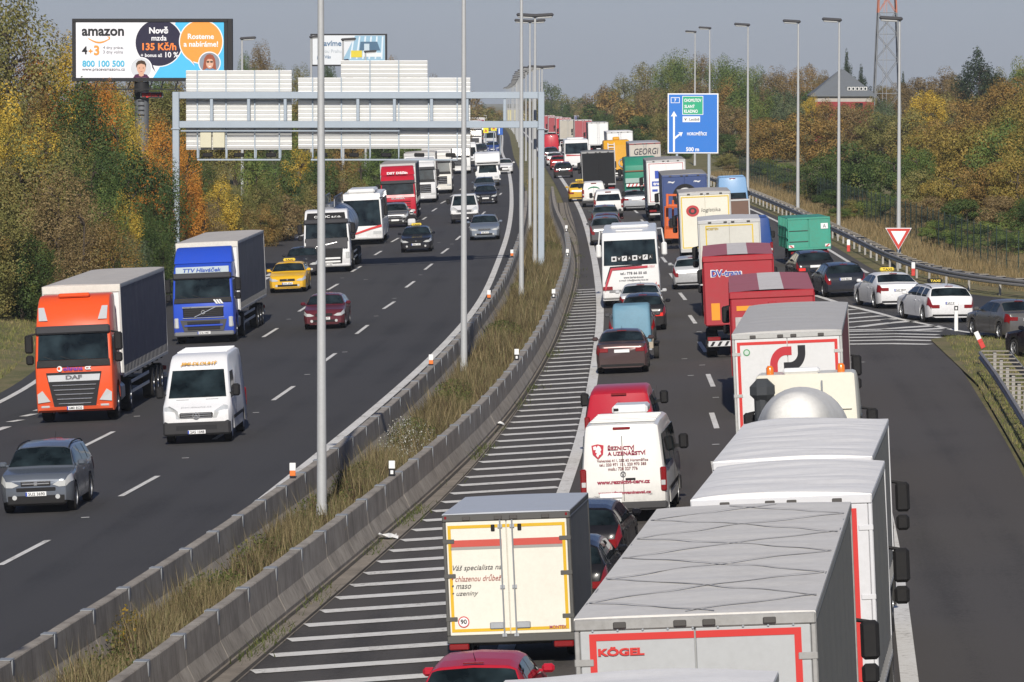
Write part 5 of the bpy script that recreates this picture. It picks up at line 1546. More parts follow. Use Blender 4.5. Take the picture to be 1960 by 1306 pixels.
        g.rbox(-.82, .82, f - .02, fy + .01, 1.08, 1.46, .03); gr = g.build('grille', BK, c)
        for k in range(4): MB().box(-.78, .78, fy + .01, fy + .025, 1.13 + .08 * k, 1.145 + .08 * k).build('grille_bar', DK, gr, smooth=0)
        fr = MB(); fr.box(-.84, .84, fy, fy + .03, 1.46, 1.52); fr.box(-.84, .84, fy, fy + .03, 1.04, 1.07); fr.cyl((.36, fy + .03, 1.09), (-.50, fy + .03, 1.47), .022, .022, 6); fr.lathe([(0, .055), (.03, .055), (.03, .085), (0, .085)], (0, fy + .02, 1.28), 'y', 18); fr.build('badge', CHROME(), gr)
        text(gr, 'VOLVO', (.64, fy + .03, 1.49), width=.32, height=.04, face='F', mat=BK)
        lo = MB(); lo.slab([Vector((-.95, fy, .98)), Vector((-.80, fy + .02, .52)), Vector((.80, fy + .02, .52)), Vector((.95, fy, .98))][::-1], .04); lo.build('lower_grille', plastic((.06, .06, .065)), c, smooth=0)
        for (a, b) in ((.80, .92), (.58, .70)): MB().rbox(-.66, .66, fy + .02, fy + .05, a, b, .01).build('air_intake', INK(), c)
        MB().rbox(-.78, .78, fy + .02, fy + .055, .715, .785, .01).build('grille_bar', cp, c)
        MB().rbox(-W / 2 + .02, W / 2 - .02, f - .3, fy + .03, .32, .50, .05).build('bumper', plastic((0.16, 0.165, 0.17)), c)
        pz = MB(); pz.rbox(-1.08, 1.08, f - .50, f - .34, 2.84, 3.10, .02); pp = pz.build('name_board', flat((0.45, 0.52, 0.55)), c)
        text(pp, 'TTV Hlaváček', (0, f - .34, 2.97), width=1.55, height=.18, face='F', mat=flat((0.02, 0.07, 0.35)), bold=.03, shear=.2)
        for k in range(3): poly(c, [(-.62 - .11 * k, 1.60), (-.54 - .11 * k, 1.60), (-.42 - .11 * k, 1.78), (-.50 - .11 * k, 1.78)], (0, f - .012, 0), (Vector((1, 0, 0)), Vector((0, 0, 1))), WHITE(), 'emblem', -.05)
    elif style == 'white':
        up = MB(); up.slab(quad_on((f + .02, 1.30), (f - .03, 1.84), 1.12, 1.12, .02)[0], .03); up.build('upper_panel', DK, c, smooth=0)
        hb = MB(); hb.slab(quad_on((f - .33, 2.80), (f - .62, 3.16), 1.06, 1.0, .03)[0], .03); hb.build('name_board', BK, c, smooth=0)
        text(c, 'O-RDC s.r.o.', (-.1, f - .37, 2.97), width=1.45, height=.15, face='F', mat=WHITE(), bold=.02, tilt=.55, proud=.05)
        MB().rbox(-.95, .95, f - .30, f - .22, 2.72, 2.80, .01).build('name_strip', paint((.5, .5, .5)), c)
        g.slab([Vector((-.85, fy, 1.28)), Vector((-.78, fy + .02, .50)), Vector((.78, fy + .02, .50)), Vector((.85, fy, 1.28))][::-1], .05); gr = g.build('grille', BK, c, smooth=0)
        for (a, b) in ((.72, .82), (.54, .64)): MB().rbox(-.70, .70, fy + .02, fy + .05, a, b, .01).build('grille_bar', WHITE(), gr)
        fr = MB(); fr.cyl((.55, fy + .01, 1.42), (-.55, fy, 1.62), .02, .02, 6); fr.lathe([(0, .05), (.03, .05), (.03, .08), (0, .08)], (0, fy, 1.52), 'y', 18); fr.build('badge', CHROME(), gr)
        text(c, '08', (-1.0, fy - .02, 1.36), width=.2, height=.2, face='F', mat=INK(), bold=.02, proud=.03)
        MB().rbox(-W / 2 + .02, W / 2 - .02, f - .3, fy + .02, .32, .48, .05).build('bumper', cp, c)
    elif style == 'red':
        g.rbox(-.86, .86, f - .02, fy, .60, 1.50, .03); gr = g.build('grille', BK, c)
        for k in range(5): MB().rbox(-.88, .88, fy, fy + .035, .70 + .17 * k, .82 + .17 * k, .02).build('grille_bar', cp, gr)
        text(c, 'SCANIA', (0, f - .02, 1.62), width=.95, height=.14, face='F', mat=paint((.6, .6, .6), .3, .5), bold=.04, proud=.03)
        text(c, 'DST Děčín', (0, f - .76, 3.28), width=1.45, height=.24, face='F', mat=WHITE(), bold=.05, tilt=.7, proud=.16)
        MB().rbox(-W / 2 + .02, W / 2 - .02, f - .3, fy + .03, .30, .52, .05).build('bumper', plastic((.12, .12, .125)), c)
    else:
        g.rbox(-.85, .85, f - .02, fy, .80, 1.48, .03); gr = g.build('grille', BK, c)
        for k in range(4): MB().rbox(-.82, .82, fy, fy + .02, .88 + .15 * k, .92 + .15 * k, .01).build('grille_bar', CHROME(), gr)
        MB().rbox(-W / 2 + .02, W / 2 - .02, f - .3, fy + .03, .32, .60, .05).build('bumper', cp, c)
    plate(root, f + .07, .45, plate_text, 'F')
    return c
def tarp_roof(root, x, y0, y1, z, mat, bow=0.05, folds=0.0, seed=1, name='roof', ribs=0, diag=False):
    """sheet roof with slack and ripples between the bows"""
    rr = np.random.RandomState(seed)
    nx, ny = 16, max(8, int((y1 - y0) / .16))
    v = []
    ph = rr.uniform(0, 6.28, 8)
    for j in range(ny + 1):
        y = y0 + (y1 - y0) * j / ny
        for i in range(nx + 1):
            u = -1 + 2 * i / nx
            d = bow * (1 - u * u)
            if folds:
                e = 1 - abs(u) ** 6
                d += folds * e * (math.sin(y * 4.3 + ph[0] + u * 1.4) * .5 + math.sin(y * 9.1 + ph[1] - u * 2.2) * .3 + math.sin(u * 3.1 + ph[2] + y) * .35)
                if ribs: d += folds * 1.1 * abs(math.sin(math.pi * y / ribs)) * e
            v.append((u * x, y, z + d))
    f = [(j * (nx + 1) + i, j * (nx + 1) + i + 1, (j + 1) * (nx + 1) + i + 1, (j + 1) * (nx + 1) + i) for j in range(ny) for i in range(nx)]
    mb = MB(); mb.add(v, f)
    o = len(mb.v); ring_ = [i for i in range(nx + 1)] 
    # short hem on all four sides
    def hem(idx):
        base = len(mb.v); mb.v += [(mb.v[i][0] * 1.001, mb.v[i][1], z - .12) for i in idx]
        mb.f += [(idx[k], idx[k + 1], base + k + 1, base + k) for k in range(len(idx) - 1)]; mb.m += [0] * (len(idx) - 1)
    hem(list(range(nx + 1))); hem([ny * (nx + 1) + i for i in range(nx + 1)]); hem([j * (nx + 1) for j in range(ny + 1)]); hem([j * (nx + 1) + nx for j in range(ny + 1)])
    if diag:
        cm = plastic((.46, .445, .42), .7)  # crossing creases drawn as flat darker strips, their shade put into the colour
        k = 0; y = y0 - 1.2
        while y < y1:
            for sg in (1, -1):
                q = MB(); pts = []
                for i in range(25):
                    u = -.97 + 1.94 * i / 24; yy = y + 1.5 + sg * u * 1.35 + .05 * math.sin(u * 9 + k)
                    pts.append((u * x, yy, z + bow * (1 - u * u) + .02))
                pts = [a for a in pts if y0 + .1 < a[1] < y1 - .1]
                for a, b in zip(pts[:-1], pts[1:]): q.add([(a[0], a[1] - .035, a[2] - .006), (b[0], b[1] - .035, b[2] - .006), (b[0], b[1] + .035, b[2] - .006), (a[0], a[1] + .035, a[2] - .006)], [(0, 1, 2, 3)])
                if len(pts) > 4: q.build('tarpaulin_crease', cm, root, smooth=0)
                k += 1
            y += 2.6
    return mb.build(name, mat, root, smooth=60)
ALU = lambda: paint((0.48, 0.48, 0.47), .45, .2, .1)
def box_body(root, y0, y1, z0, z1, W, side, roof, rear, front=None, frame=None, kind='curtain', bow=.04, folds=.0, seed=1, ribs=0, straps=True, diag=False, roof_frame=None):
    """load box between y0 (rear) and y1 (front)"""
    fr = frame or ALU(); w = W / 2
    b = MB(); b.box(-w + .03, w - .03, y0 + .03, y1 - .03, z0 + .02, z1 - .13); b.build('load_box', front or rear, root, smooth=0)
    for s in (-1, 1):
        n = max(4, int((y1 - y0) / .6)); m = MB(); v = []
        for i in range(n + 1):
            y = y0 + .08 + (y1 - y0 - .16) * i / n
            d = .012 * math.sin(i * 2.1 + seed) if kind == 'curtain' else 0
            v += [(s * (w - .012 + d * .4), y, z0 + .06), (s * (w - .004 + d), y, (z0 + z1) / 2), (s * (w - .012), y, z1 - .13)]
        for i in range(n):
            for k in range(2): m.add([v[i * 3 + k], v[i * 3 + 3 + k], v[i * 3 + 4 + k], v[i * 3 + 1 + k]], [(0, 1, 2, 3)])
        sc = m.build('side_curtain' if kind == 'curtain' else 'side_wall', side, root, smooth=50)
        e = MB(); e.rbox(s * (w - .05), s * (w + .008), y0, y1, z0 - .04, z0 + .06, .01); e.rbox(s * (w - .05), s * (w + .006), y0, y1, z1 - .13, z1 - .02, .02)
        for y in (y0, y1 - .08): e.rbox(s * (w - .06), s * (w + .004), y, y + .08, z0 + .065, z1 - .135, .01)
        e.build('side_rail', fr, root)
        if kind == 'curtain' and straps:
            st = MB(); k = 0; y = y0 + .25
            while y < y1 - .2:
                st.box(s * (w + .002), s * (w + .014), y, y + .045, z0 + .02, z0 + .30); y += .42
            st.build('strap', plastic((.16, .16, .16)), sc, smooth=0)
    e = MB(); e.rbox(-w, w, y1 - .07, y1 + .01, z1 - .26, z1 - .02, .02); e.build('front_rail', roof_frame or fr, root)
    tarp_roof(root, w, y0, y1, z1 - .02, roof, bow, folds, seed, 'roof', ribs, diag)
def rear_doors(root, y, z0, z1, W, mat, frame, border=None, bars=True, seam=True, hinges=True, bw=.05, bi=.06, bt=.22):
    w = W / 2; R_ = 'R'
    for s in (-1, 1):
        x0, x1 = (-w + .06, -.006) if s < 0 else (.006, w - .06)
        d = MB(); d.rbox(x0, x1, y - .035, y + .02, z0 + .06, z1 - .16, .01); dr = d.build('rear_door', mat, root, smooth=0)
        if border:
            xo = -w + .06 + bi if s < 0 else w - .06 - bi
            a = MB()
            a.box(min(xo, xo - s * bw), max(xo, xo - s * bw), y - .042, y - .036, z0 + .12, z1 - bt)
            a.box(min(0 + s * .01, xo - s * bw), max(s * .01, xo - s * bw), y - .042, y - .036, z1 - bt - bw, z1 - bt)
            a.box(min(0 + s * .01, xo - s * bw), max(s * .01, xo - s * bw), y - .042, y - .036, z0 + .12, z0 + .12 + bw)
            a.build('border_tape', border, dr, smooth=0)
        if bars:
            for bx in ((x0 + .30, x1 - .20) if s < 0 else (x0 + .20, x1 - .30)) if bars == 2 else ((x1 - .1,) if s < 0 else (x0 + .1,)):
                lb = MB(); lb.cyl((bx, y - .06, z0 + .02), (bx, y - .06, z1 - .14), .016, .016, 6)
                for zz in (z0 + .05, z0 + .9, z1 - .25): lb.box(bx - .04, bx + .04, y - .07, y - .03, zz - .03, zz + .03)
                lb.build('lock_bar', STEEL(), dr)
        if hinges:
            for zz in (z0 + .35, (z0 + z1) / 2, z1 - .5):
                hg = MB(); hg.rbox(min(s * (w + .01), s * (w - .2)), max(s * (w + .01), s * (w - .2)), y - .05, y - .03, zz - .04, zz + .04, .01); hg.build('hinge', frame, dr)
    fr = MB(); fr.rbox(-w, w, y - .045, y + .06, z1 - .155, z1 - .03, .015); fr.rbox(-w, w, y - .05, y + .06, z0 - .08, z0 + .055, .015)
    for s in (-1, 1): fr.rbox(s * (w - .055), s * w, y - .045, y + .06, z0 + .06, z1 - .16, .01)
    fr.build('rear_frame', frame, root, smooth=0)
    for k in (-.62, -.12, .12, .62):
        MB().rbox(k * w - .07, k * w + .07, y - .075, y - .045, z1 - .135, z1 - .065, .01).build('roof_latch', plastic((.08, .075, .07)), root)
def under(root, y0, y1, z, axles, W=2.5, rear_y=None, mud=True, r=.48):
    c = MB()
    for s in (-.42, .42): c.rbox(s - .06, s + .06, y0 + .1, y1, z - .36, z - .06, .02)
    for k in range(int((y1 - y0) / 1.5)): c.box(-1.1, 1.1, y0 + .4 + 1.5 * k, y0 + .5 + 1.5 * k, z - .16, z - .05)
    for a in axles: c.cyl((-.9, a, r), (.9, a, r), .07, .07, 8)
    c.build('chassis', CHASSIS(), root, smooth=0)
    wheels(root, W / 2 - .19, axles, r, .36, True)
    ry = y0 if rear_y is None else rear_y
    b = MB(); b.rbox(-1.18, 1.18, ry + .05, ry + .17, .42, .54, .02); b.build('under_ride_bar', paint((.55, .55, .54), .5, .1, .2), root)
    for s in (-1, 1):
        l = MB(); l.rbox(s * .72, s * 1.18, ry - .0, ry + .06, .62, .76, .02); l.build('tail_light', REDLENS(), root)
        if mud and axles:
            m = MB(); m.box(s * .80, s * 1.2, min(axles) - .66, min(axles) - .64, .22, .85); m.build('mudflap', BLACK(), root, smooth=0)
    plate(root, ry - .01, .69, None, 'R')
    if y1 - y0 > 5 and len(axles):
        a = max(axles) + 1.0
        for s in (-1, 1):
            for zz in (.52, .82): MB().rbox(s * (W / 2 - .08), s * (W / 2 - .05), a, max(a + .5, y1 - 2.2), zz, zz + .1, .01).build('side_guard', ALU(), root)
def semi(name, label, cabcol, style, side, roof, W=2.5, L=16.2, H=4.0, box=13.4, group=None, near='front', straps=True, cat='truck', frame=None, folds=.02, cabH=3.75, zfloor=1.18, rear=None, plate_text=None, seed=1, roof_frame=None, far=False, **kw):
    root = empty(name, label, cat, group)
    f, r = L / 2, -L / 2
    cab(root, f, cabcol, cabH, 2.46, style, plate_text=plate_text, far=far, **kw)
    box_body(root, r, r + box, zfloor, H, W, side, roof, rear or WHITE(), None, frame, 'curtain', .03, folds, seed, 0, straps and not far, roof_frame=roof_frame)
    c = MB()
    for s in (-.42, .42): c.rbox(s - .06, s + .06, f - 6.2, f - .8, .72, .95, .02)
    c.rbox(-1.0, 1.0, f - 3.2, f - 2.3, .55, .95, .05); c.build('tractor_frame', CHASSIS(), root)
    for s in (-1, 1): MB().rbox(s * .80, s * 1.2, f - 3.55, f - 2.45, .45, .98, .1).build('fuel_tank', paint((.4, .4, .4), .35, .5, .15), root)
    under(root, r, r + box, zfloor, [r + 2.2, r + 3.5, r + 4.8], W)
    wheels(root, 1.04, [f - 1.42, f - 5.0], .5, .34, True)
    root['L'] = L
    return root
# ------------------------------------------------------------------ the oncoming carriageway
GA = 'vehicles driving towards the bridge'
GB = 'vehicles queuing away from the bridge'
C = lambda r, g, b: (r, g, b)
v = car('passenger_car', 'grey sport utility car with steel bumper trim nearest in the oncoming lanes', 'car', 'suv', C(.13, .15, .18), 4.5, 1.82, 1.66, GA, .35, rails='black', plate_text='5U2 3690', grille='chrome', wheel_r=.36)
place(v, 4.5, AS(71, 76.8), 'towards', .02)
v = van('delivery_van', 'white panel van with three pointed star and yellow lettering above the windscreen', 'van', C(.76, .76, .76), 5.9, 1.97, 2.55, GA, 'high', plate_text='2AS 1048', side_glass=False)
for s in (-1, 1): MB().rbox(s * .25, s * .62, 2.95 - .70, 2.95 - .60, 1.255, 1.275, .005).build('bonnet_vent', BLACK(), v)
text(v, 'JIMI-DLOUHÝ', (-.02, 2.95 - 1.48, 2.26), width=1.10, height=.15, face='F', mat=flat((.55, .28, .01)), bold=.05, shear=.2, tilt=.62, proud=.04)
text(v, 'jimi-dlouhy.cz', (0, 2.95 - .18, 1.05), width=.9, height=.07, face='F', mat=flat((.3, .3, .3)), tilt=.95, proud=.03)
place(v, 5.9, AS(378, 65.4), 'towards', .01)
NAVYT = paint((.034, .036, .075), .5, 0, .12); GREYT = paint((.10, .10, .115), .5, 0, .12)
ROOFT = paint((.52, .49, .45), .7, 0, .15, scale=.8); ROOFW = paint((.80, .79, .77), .65, 0, .10, scale=1.0)
CREAMR = paint((.66, .63, .56), .6, 0, .15)
v = semi('articulated_truck', 'bright orange articulated truck with slatted grille and dark blue curtain trailer', C(.72, .085, .018), 'orange', NAVYT, ROOFT, 2.52, 16.4, 3.95, 13.5, GA, plate_text='6M0 8520', cabH=3.72, roof_frame=CREAMR, visor=True)
place(v, 16.4, AS(146, 60.6), 'towards', 0, 1.075)
v = semi('articulated_truck', 'blue articulated truck with diagonal bar grille and grey curtain trailer', C(.02, .07, .47), 'blue', GREYT, ROOFT, 2.55, 16.4, 4.02, 13.5, GA, plate_text='5H6 0487', cabH=3.85, roof_frame=CREAMR, seed=4)
place(v, 16.4, AS(392, 47.4), 'towards')
v = car('taxi', 'yellow taxi hatchback right behind the blue truck', 'taxi', 'hatch', C(.78, .44, .01), 4.6, 1.81, 1.46, GA, taxi='yellow', plate_text='5AX 0763', grille='dark')
place(v, 4.6, AS(551, 39), 'towards')
v = car('passenger_car', 'dark grey car half hidden behind the yellow taxi', 'car', 'hatch', C(.03, .03, .035), 4.3, 1.8, 1.5, GA)
place(v, 4.3, AS(578, 36.2), 'towards')
v = car('passenger_car', 'dark red older car with small chrome framed grille behind the nearest lamp post', 'car', 'hatch', C(.10, .012, .022), 4.5, 1.73, 1.43, GA, plate_text='3A0 7077', grille='dark')
place(v, 4.5, AS(621, 45.8), 'towards')
v = car('taxi', 'black estate taxi with yellow roof sign in the middle oncoming lane', 'taxi', 'wagon', C(.012, .014, .02), 4.75, 1.81, 1.47, GA, taxi='yellow', plate_text='4A8 1129', grille='dark')
place(v, 4.75, AS(797, 32.9), 'towards')
# tank truck
v = empty('tank_truck', 'white tank truck with dark upper cab panel and number 08', 'truck', GA)
L = 14.5; f, r = L / 2, -L / 2
cab(v, f, C(.74, .74, .74), 3.35, 2.46, 'white', deflector=False, plate_text='3SE 1120')
TANK = paint((.62, .61, .59), .28, .5, .08)
t_ = MB(); t_.lathe([(f - 2.75, .01), (f - 2.85, .7), (f - 3.0, 1.0), (f - 3.3, 1.16), (r + .9, 1.16), (r + .5, 1.0), (r + .3, .6), (r + .25, .01)], (0, 0, 2.25), 'y', 32)
tk = t_.build('tank', TANK, v, smooth=50)
for k in range(5): MB().lathe([(f - 3.6 - 2.3 * k, 1.17), (f - 3.68 - 2.3 * k, 1.185), (f - 3.76 - 2.3 * k, 1.17)], (0, 0, 2.25), 'y', 32).build('tank_band', STEEL(), tk)
w_ = MB()
for s in (-1, 1):
    w_.tube([(s * .35, f - 3.2, 3.42), (s * .35, f - 3.4, 3.95), (s * .35, r + 1.6, 3.95), (s * .35, r + 1.2, 3.42)], .025)
for k in range(8): w_.tube([(-.35, f - 3.6 - 1.1 * k, 3.42), (-.35, f - 3.6 - 1.1 * k, 3.95)], .02); w_.tube([(.35, f - 3.6 - 1.1 * k, 3.42), (.35, f - 3.6 - 1.1 * k, 3.95)], .02)
w_.build('walkway_railing', STEEL(), tk)
for k in range(3): MB().cyl((0, f - 4.4 - 2.4 * k, 3.38), (0, f - 4.4 - 2.4 * k, 3.56), .26, .26, 14).build('hatch', TANK, tk)
under(v, r, f - 2.6, 1.2, [r + 1.6, r + 2.9, r + 4.2]); wheels(v, 1.04, [f - 1.42, f - 4.6], .5, .34, True)
pm = MB(); pm.rbox(.55, 1.15, f - 3.7, f - 2.5, .5, 1.05, .08); pm.rbox(-1.15, -.55, f - 3.7, f - 2.5, .5, 1.05, .08); pm.tube([(.9, f - 2.6, 1.1), (.95, f - 2.7, 2.2), (.5, f - 2.9, 3.3)], .06); pm.build('pump_gear', CHASSIS(), v)
place(v, L, AS(628, 35.8), 'towards')
def coachfront(v, L, sw):
    pass
v = bus('city_bus', 'white bus with red swoosh on its front beside the tank truck', C(.74, .74, .73), 11.5, 2.5, 3.15, GA, 'front')
fb = 5.75
poly(v, [(1.1, .62), (.3, .8), (-.5, 1.05), (-1.2, 1.22), (-1.2, 1.08), (-.5, .92), (.3, .68), (1.1, .52)], (0, fb + .012, 0), (Vector((1, 0, 0)), Vector((0, 0, 1))), flat((.55, .03, .03)), 'swoosh', -.03)
place(v, 11.5, AS(695, 31.2), 'towards')
v = car('passenger_car', 'grey compact sport utility car between the white bus and the red truck', 'car', 'suv', C(.16, .16, .165), 4.3, 1.8, 1.66, GA, .3)
place(v, 4.3, AS(757, 28.4), 'towards')
v = semi('articulated_truck', 'red articulated truck with white name above its windscreen and dark trailer', C(.46, .012, .03), 'red', paint((.075, .07, .07), .6, 0, .12), paint((.38, .36, .34), .7, 0, .3), 2.5, 15.6, 4.0, 12.8, GA, cabH=3.85, visor=True)
place(v, 15.6, AS(764, 27.3), 'towards')
# motorcycle with rider
def motorcycle(P, label):
    t = empty('motorcycle', label, 'motorcycle', GA)
    BK = BLACK()
    for y in (.72, -.72):
        m = MB(); m.lathe([(-.06, .2), (-.06, .29), (0, .32), (.06, .29), (.06, .2)], (0, y, .32), 'x', 20); w = m.build('wheel', RUBBER(), t)
        m = MB(); m.lathe([(-.03, .2), (-.03, .17), (.03, .17), (.03, .2)], (0, y, .32), 'x', 20)
        for k in range(6):
            a = math.pi * k / 3; m.cyl((0, y, .32), (0, y + .18 * math.cos(a), .32 + .18 * math.sin(a)), .014, .014, 4)
        m.build('rim', STEEL(), w)
    m = MB(); m.tube([(-.08, .72, .32), (-.09, .5, .95)], .03); m.tube([(.08, .72, .32), (.09, .5, .95)], .03); m.build('fork', STEEL(), t)
    m = MB(); m.rbox(-.16, .16, -.25, .35, .38, .72, .06); m.rbox(-.12, .12, -.75, -.2, .55, .72, .04); m.build('engine', CHASSIS(), t)
    m = MB(); m.loft([(.05, .72), (.45, .74), (.48, .92), (.25, 1.0), (.0, .88)], .34, .07); m.build('fuel_tank', car_paint((.03, .03, .04)), t)
    m = MB(); m.rbox(-.15, .15, -.85, .05, .74, .84, .05); m.build('seat', BK, t)
    m = MB(); m.tube([(-.42, .32, 1.08), (-.2, .46, 1.02), (.2, .46, 1.02), (.42, .32, 1.08)], .016); m.build('handlebar', STEEL(), t)
    m = MB(); m.loft([(.45, .8), (.66, .82), (.70, .98), (.58, 1.22), (.5, 1.2)], .5, .1); m.build('fairing', car_paint((.55, .55, .55)), t)
    m = MB(); m.lathe([(.0, .01), (.0, .09), (-.08, .07)], (0, .73, .9), 'y', 14); m.build('headlight', WHITELENS(), t)
    for s in (-1, 1):
        m = MB(); m.rbox(s * .38, s * .56, .36, .40, 1.18, 1.28, .03); m.cyl((s * .3, .42, 1.05), (s * .46, .38, 1.2), .01, .01, 4); m.build('mirror', BK, t)
    place(t, 2.1, P, 'towards')
    # rider: one continuous figure grown over a skeleton
    J = {'pel': (0, -.22, .90), 'chest': (0, -.08, 1.28), 'neck': (0, -.02, 1.44), 'head': (0, .02, 1.56)}
    vs = [J['pel'], (0, -.16, 1.1), J['chest'], J['neck']]
    rad = [.16, .155, .17, .07]
    ed = [(0, 1), (1, 2), (2, 3)]
    for s in (-1, 1):
        b = len(vs); vs += [(s * .2, -.05, 1.36), (s * .33, .08, 1.16), (s * .38, .30, 1.09)]; rad += [.085, .06, .045]; ed += [(2, b), (b, b + 1), (b + 1, b + 2)]
        b = len(vs); vs += [(s * .13, -.18, .86), (s * .24, .22, .74), (s * .22, .02, .36), (s * .22, .14, .30)]; rad += [.11, .085, .06, .05]; ed += [(0, b), (b, b + 1), (b + 1, b + 2), (b + 2, b + 3)]
    me = bpy.data.meshes.new('person'); me.from_pydata(vs, ed, [])
    p = link('person', me)
    me.materials.append(plastic((.02, .02, .022), .6))
    sk = p.modifiers.new('skin', 'SKIN')
    for i, rr in enumerate(rad): me.skin_vertices[0].data[i].radius = (rr, rr)
    me.skin_vertices[0].data[0].use_root = True
    p.modifiers.new('sub', 'SUBSURF').levels = 1
    p.modifiers['sub'].render_levels = 2
    tag(p, 'motorcycle rider in dark clothes and white helmet behind the black taxi', 'person')
    p.matrix_world = t.matrix_world.copy()
    m = MB(); m.lathe([(-.15, .05), (-.14, .1), (-.05, .14), (.05, .14), (.12, .09), (.15, .005)], (0, .02, 1.60), 'z', 18); m.build('helmet', car_paint((.72, .70, .68)), p, smooth=60)
    m = MB(); m.loft([(.10, 1.55), (.165, 1.56), (.17, 1.63), (.10, 1.67)], .2, .05); m.build('visor', glass(), p)
motorcycle(AS(789, 30.4), 'motorcycle with grey fairing driving behind the black taxi')
v = car('passenger_car', 'silver blue estate car close to the white edge line', 'car', 'wagon', C(.22, .26, .32), 4.7, 1.82, 1.5, GA, .4, rails='steel', plate_text='4AE 5510')
place(v, 4.7, AS(928, 31.3), 'towards')
v = van('passenger_van', 'white low van behind the second median lamp post', 'van', C(.75, .75, .74), 4.8, 1.9, 1.93, GA, 'low')
place(v, 4.8, AS(890, 28.2), 'towards')
v = car('passenger_car', 'black car with bright headlights beside the white low van', 'car', 'sedan', C(.012, .014, .022), 4.5, 1.8, 1.44, GA)
place(v, 4.5, AS(930, 24.9), 'towards')
v = car('passenger_car', 'grey blue car directly behind the black car with bright headlights', 'car', 'hatch', C(.12, .14, .17), 4.3, 1.78, 1.5, GA, .3)
place(v, 4.3, AS(928, 23.3), 'towards')
# camper
v = empty('motor_home', 'white motor home with high overcab front in the far oncoming lanes', 'motor home', GA)
L = 6.6; f, r = L / 2, -L / 2; cw = car_paint((.75, .75, .74))
MB().loft(arched(r + .05, f - .05, .32, [f - .95, r + 1.7], .4) + [(f, .45), (f, .8), (f - .3, 1.02), (f - .75, 1.18), (f - 1.35, 1.85), (f - 2.2, 1.9), (r, 1.9)], 1.95, .06, .94, 1.1, 1.9).build('cab', cw, v)
MB().loft([(r, .5), (f - 2.1, .5), (f - 2.0, 1.75), (f - 1.1, 1.9), (f - .95, 2.2), (f - 1.4, 2.85), (f - 1.9, 3.0), (r + .1, 3.0), (r, 2.8)], 2.25, .10, 1, 1, 3).build('living_box', cw, v)
q, n = quad_on((f - .78, 1.2), (f - 1.33, 1.82), .82, .74, .015); MB().slab(q, .02).build('windscreen', glass(), v, smooth=0)
for s in (-1, 1):
    MB().rbox(s * .55, s * .92, f - .12, f + .014, .68, .9, .05).build('headlight', WHITELENS(), v)
    MB().rbox(s * 1.02, s * 1.28, f - 1.0, f - .86, 1.3, 1.62, .05).build('mirror', BLACK(), v)
    dcl = [(.2 + .78 * k / 8, 2.28 + .33 * math.sin(k / 8 * math.pi * .9)) for k in range(9)]
    poly(v, [(s * a, b) for a, b in dcl] + [(s * a, b - .1) for a, b in dcl[::-1]], (0, f - 1.02, 0), (Vector((1, 0, 0)), Vector((0, -.45, .9))), BLACK(), 'decal', -.07) if False else None
MB().rbox(-.95, .95, f - 1.13, f - .96, 2.02, 2.10, .03).build('clearance_strip', BLACK(), v)
MB().rbox(-.98, .98, f - .25, f + .03, .3, .62, .05).build('bumper', plastic((.06, .06, .06)), v); MB().rbox(-.4, .4, f - .05, f + .02, .72, .86, .02).build('grille', BLACK(), v)
plate(v, f + .04, .45); wheels(v, .85, [f - .95, r + 1.7], .34, .24)
place(v, L, AS(935, 21.6), 'towards')
v = car('passenger_car', 'small white car peeking out right of the motor home', 'car', 'hatch', C(.7, .7, .7), 4.0, 1.72, 1.5, GA); place(v, 4.0, AS(966, 19.3), 'towards')
SILV = paint((.5, .5, .49), .5, 0, .1)
def far_truck(label, col, style, side, roof, px, s, way, L=14.5, H=3.95, box=None, grp=None, rearm=None, cabH=3.6, name='truck', text_=None, border=None):
    v = semi(name, label, col, style, side, roof, 2.5, L, H, box or L - 2.9, grp or (GA if way == 'towards' else GB), rear=rearm or WHITE(), cabH=cabH, far=True, straps=False)
    if way == 'away': rear_doors(v, -L / 2, 1.18, H, 2.5, rearm or WHITE(), ALU(), border, True, True, False)
    place(v, L, AS(px, s), way)
    return v
far_truck('white truck with chrome bumper hidden behind the red articulated truck', C(.66, .66, .66), 'plain', paint((.2, .03, .03)), ROOFT, 806, 24.2, 'towards', 12.0)
far_truck('white truck with red trailer third in the row behind the gantry lamps', C(.72, .70, .64), 'plain', paint((.18, .025, .02), .6), paint((.36, .28, .2)), 838, 22.6, 'towards', 13)
far_truck('white truck fourth in the row beyond the gantry lamps', C(.72, .72, .7), 'plain', paint((.5, .5, .48)), ROOFW, 878, 19.0, 'towards', 11)
v = van('delivery_van', 'white high van beyond the trucks near the second median lamp post', 'van', C(.74, .74, .73), 5.9, 1.97, 2.6, GA); place(v, 5.9, AS(897, 17.6), 'towards')
v = car('passenger_car', 'bright blue car at the far bend behind the motor home', 'car', 'hatch', C(.02, .06, .25), 4.2, 1.78, 1.48, GA); place(v, 4.2, AS(943, 14.6), 'towards')
v = car('passenger_car', 'black car left of the bright blue far car', 'car', 'hatch', C(.02, .02, .022), 4.2, 1.78, 1.48, GA); place(v, 4.2, AS(920, 15.2), 'towards')
v = van('delivery_van', 'grey white van behind the bright blue far car', 'van', C(.55, .56, .57), 5.5, 1.95, 2.3, GA); place(v, 5.5, AS(938, 13.0), 'towards')
for i, (px, s, lb, c) in enumerate([(906, 13.3, 'far white truck at the left rim of the distant oncoming traffic', C(.72, .72, .72)), (914, 11.2, 'far red truck among the distant oncoming traffic', C(.4, .03, .03)), (921, 9.4, 'far pale truck at the very end of the oncoming lanes', C(.6, .6, .58))]):
    far_truck(lb, c, 'plain', paint(c, .6), ROOFW, px, s, 'towards', 12)
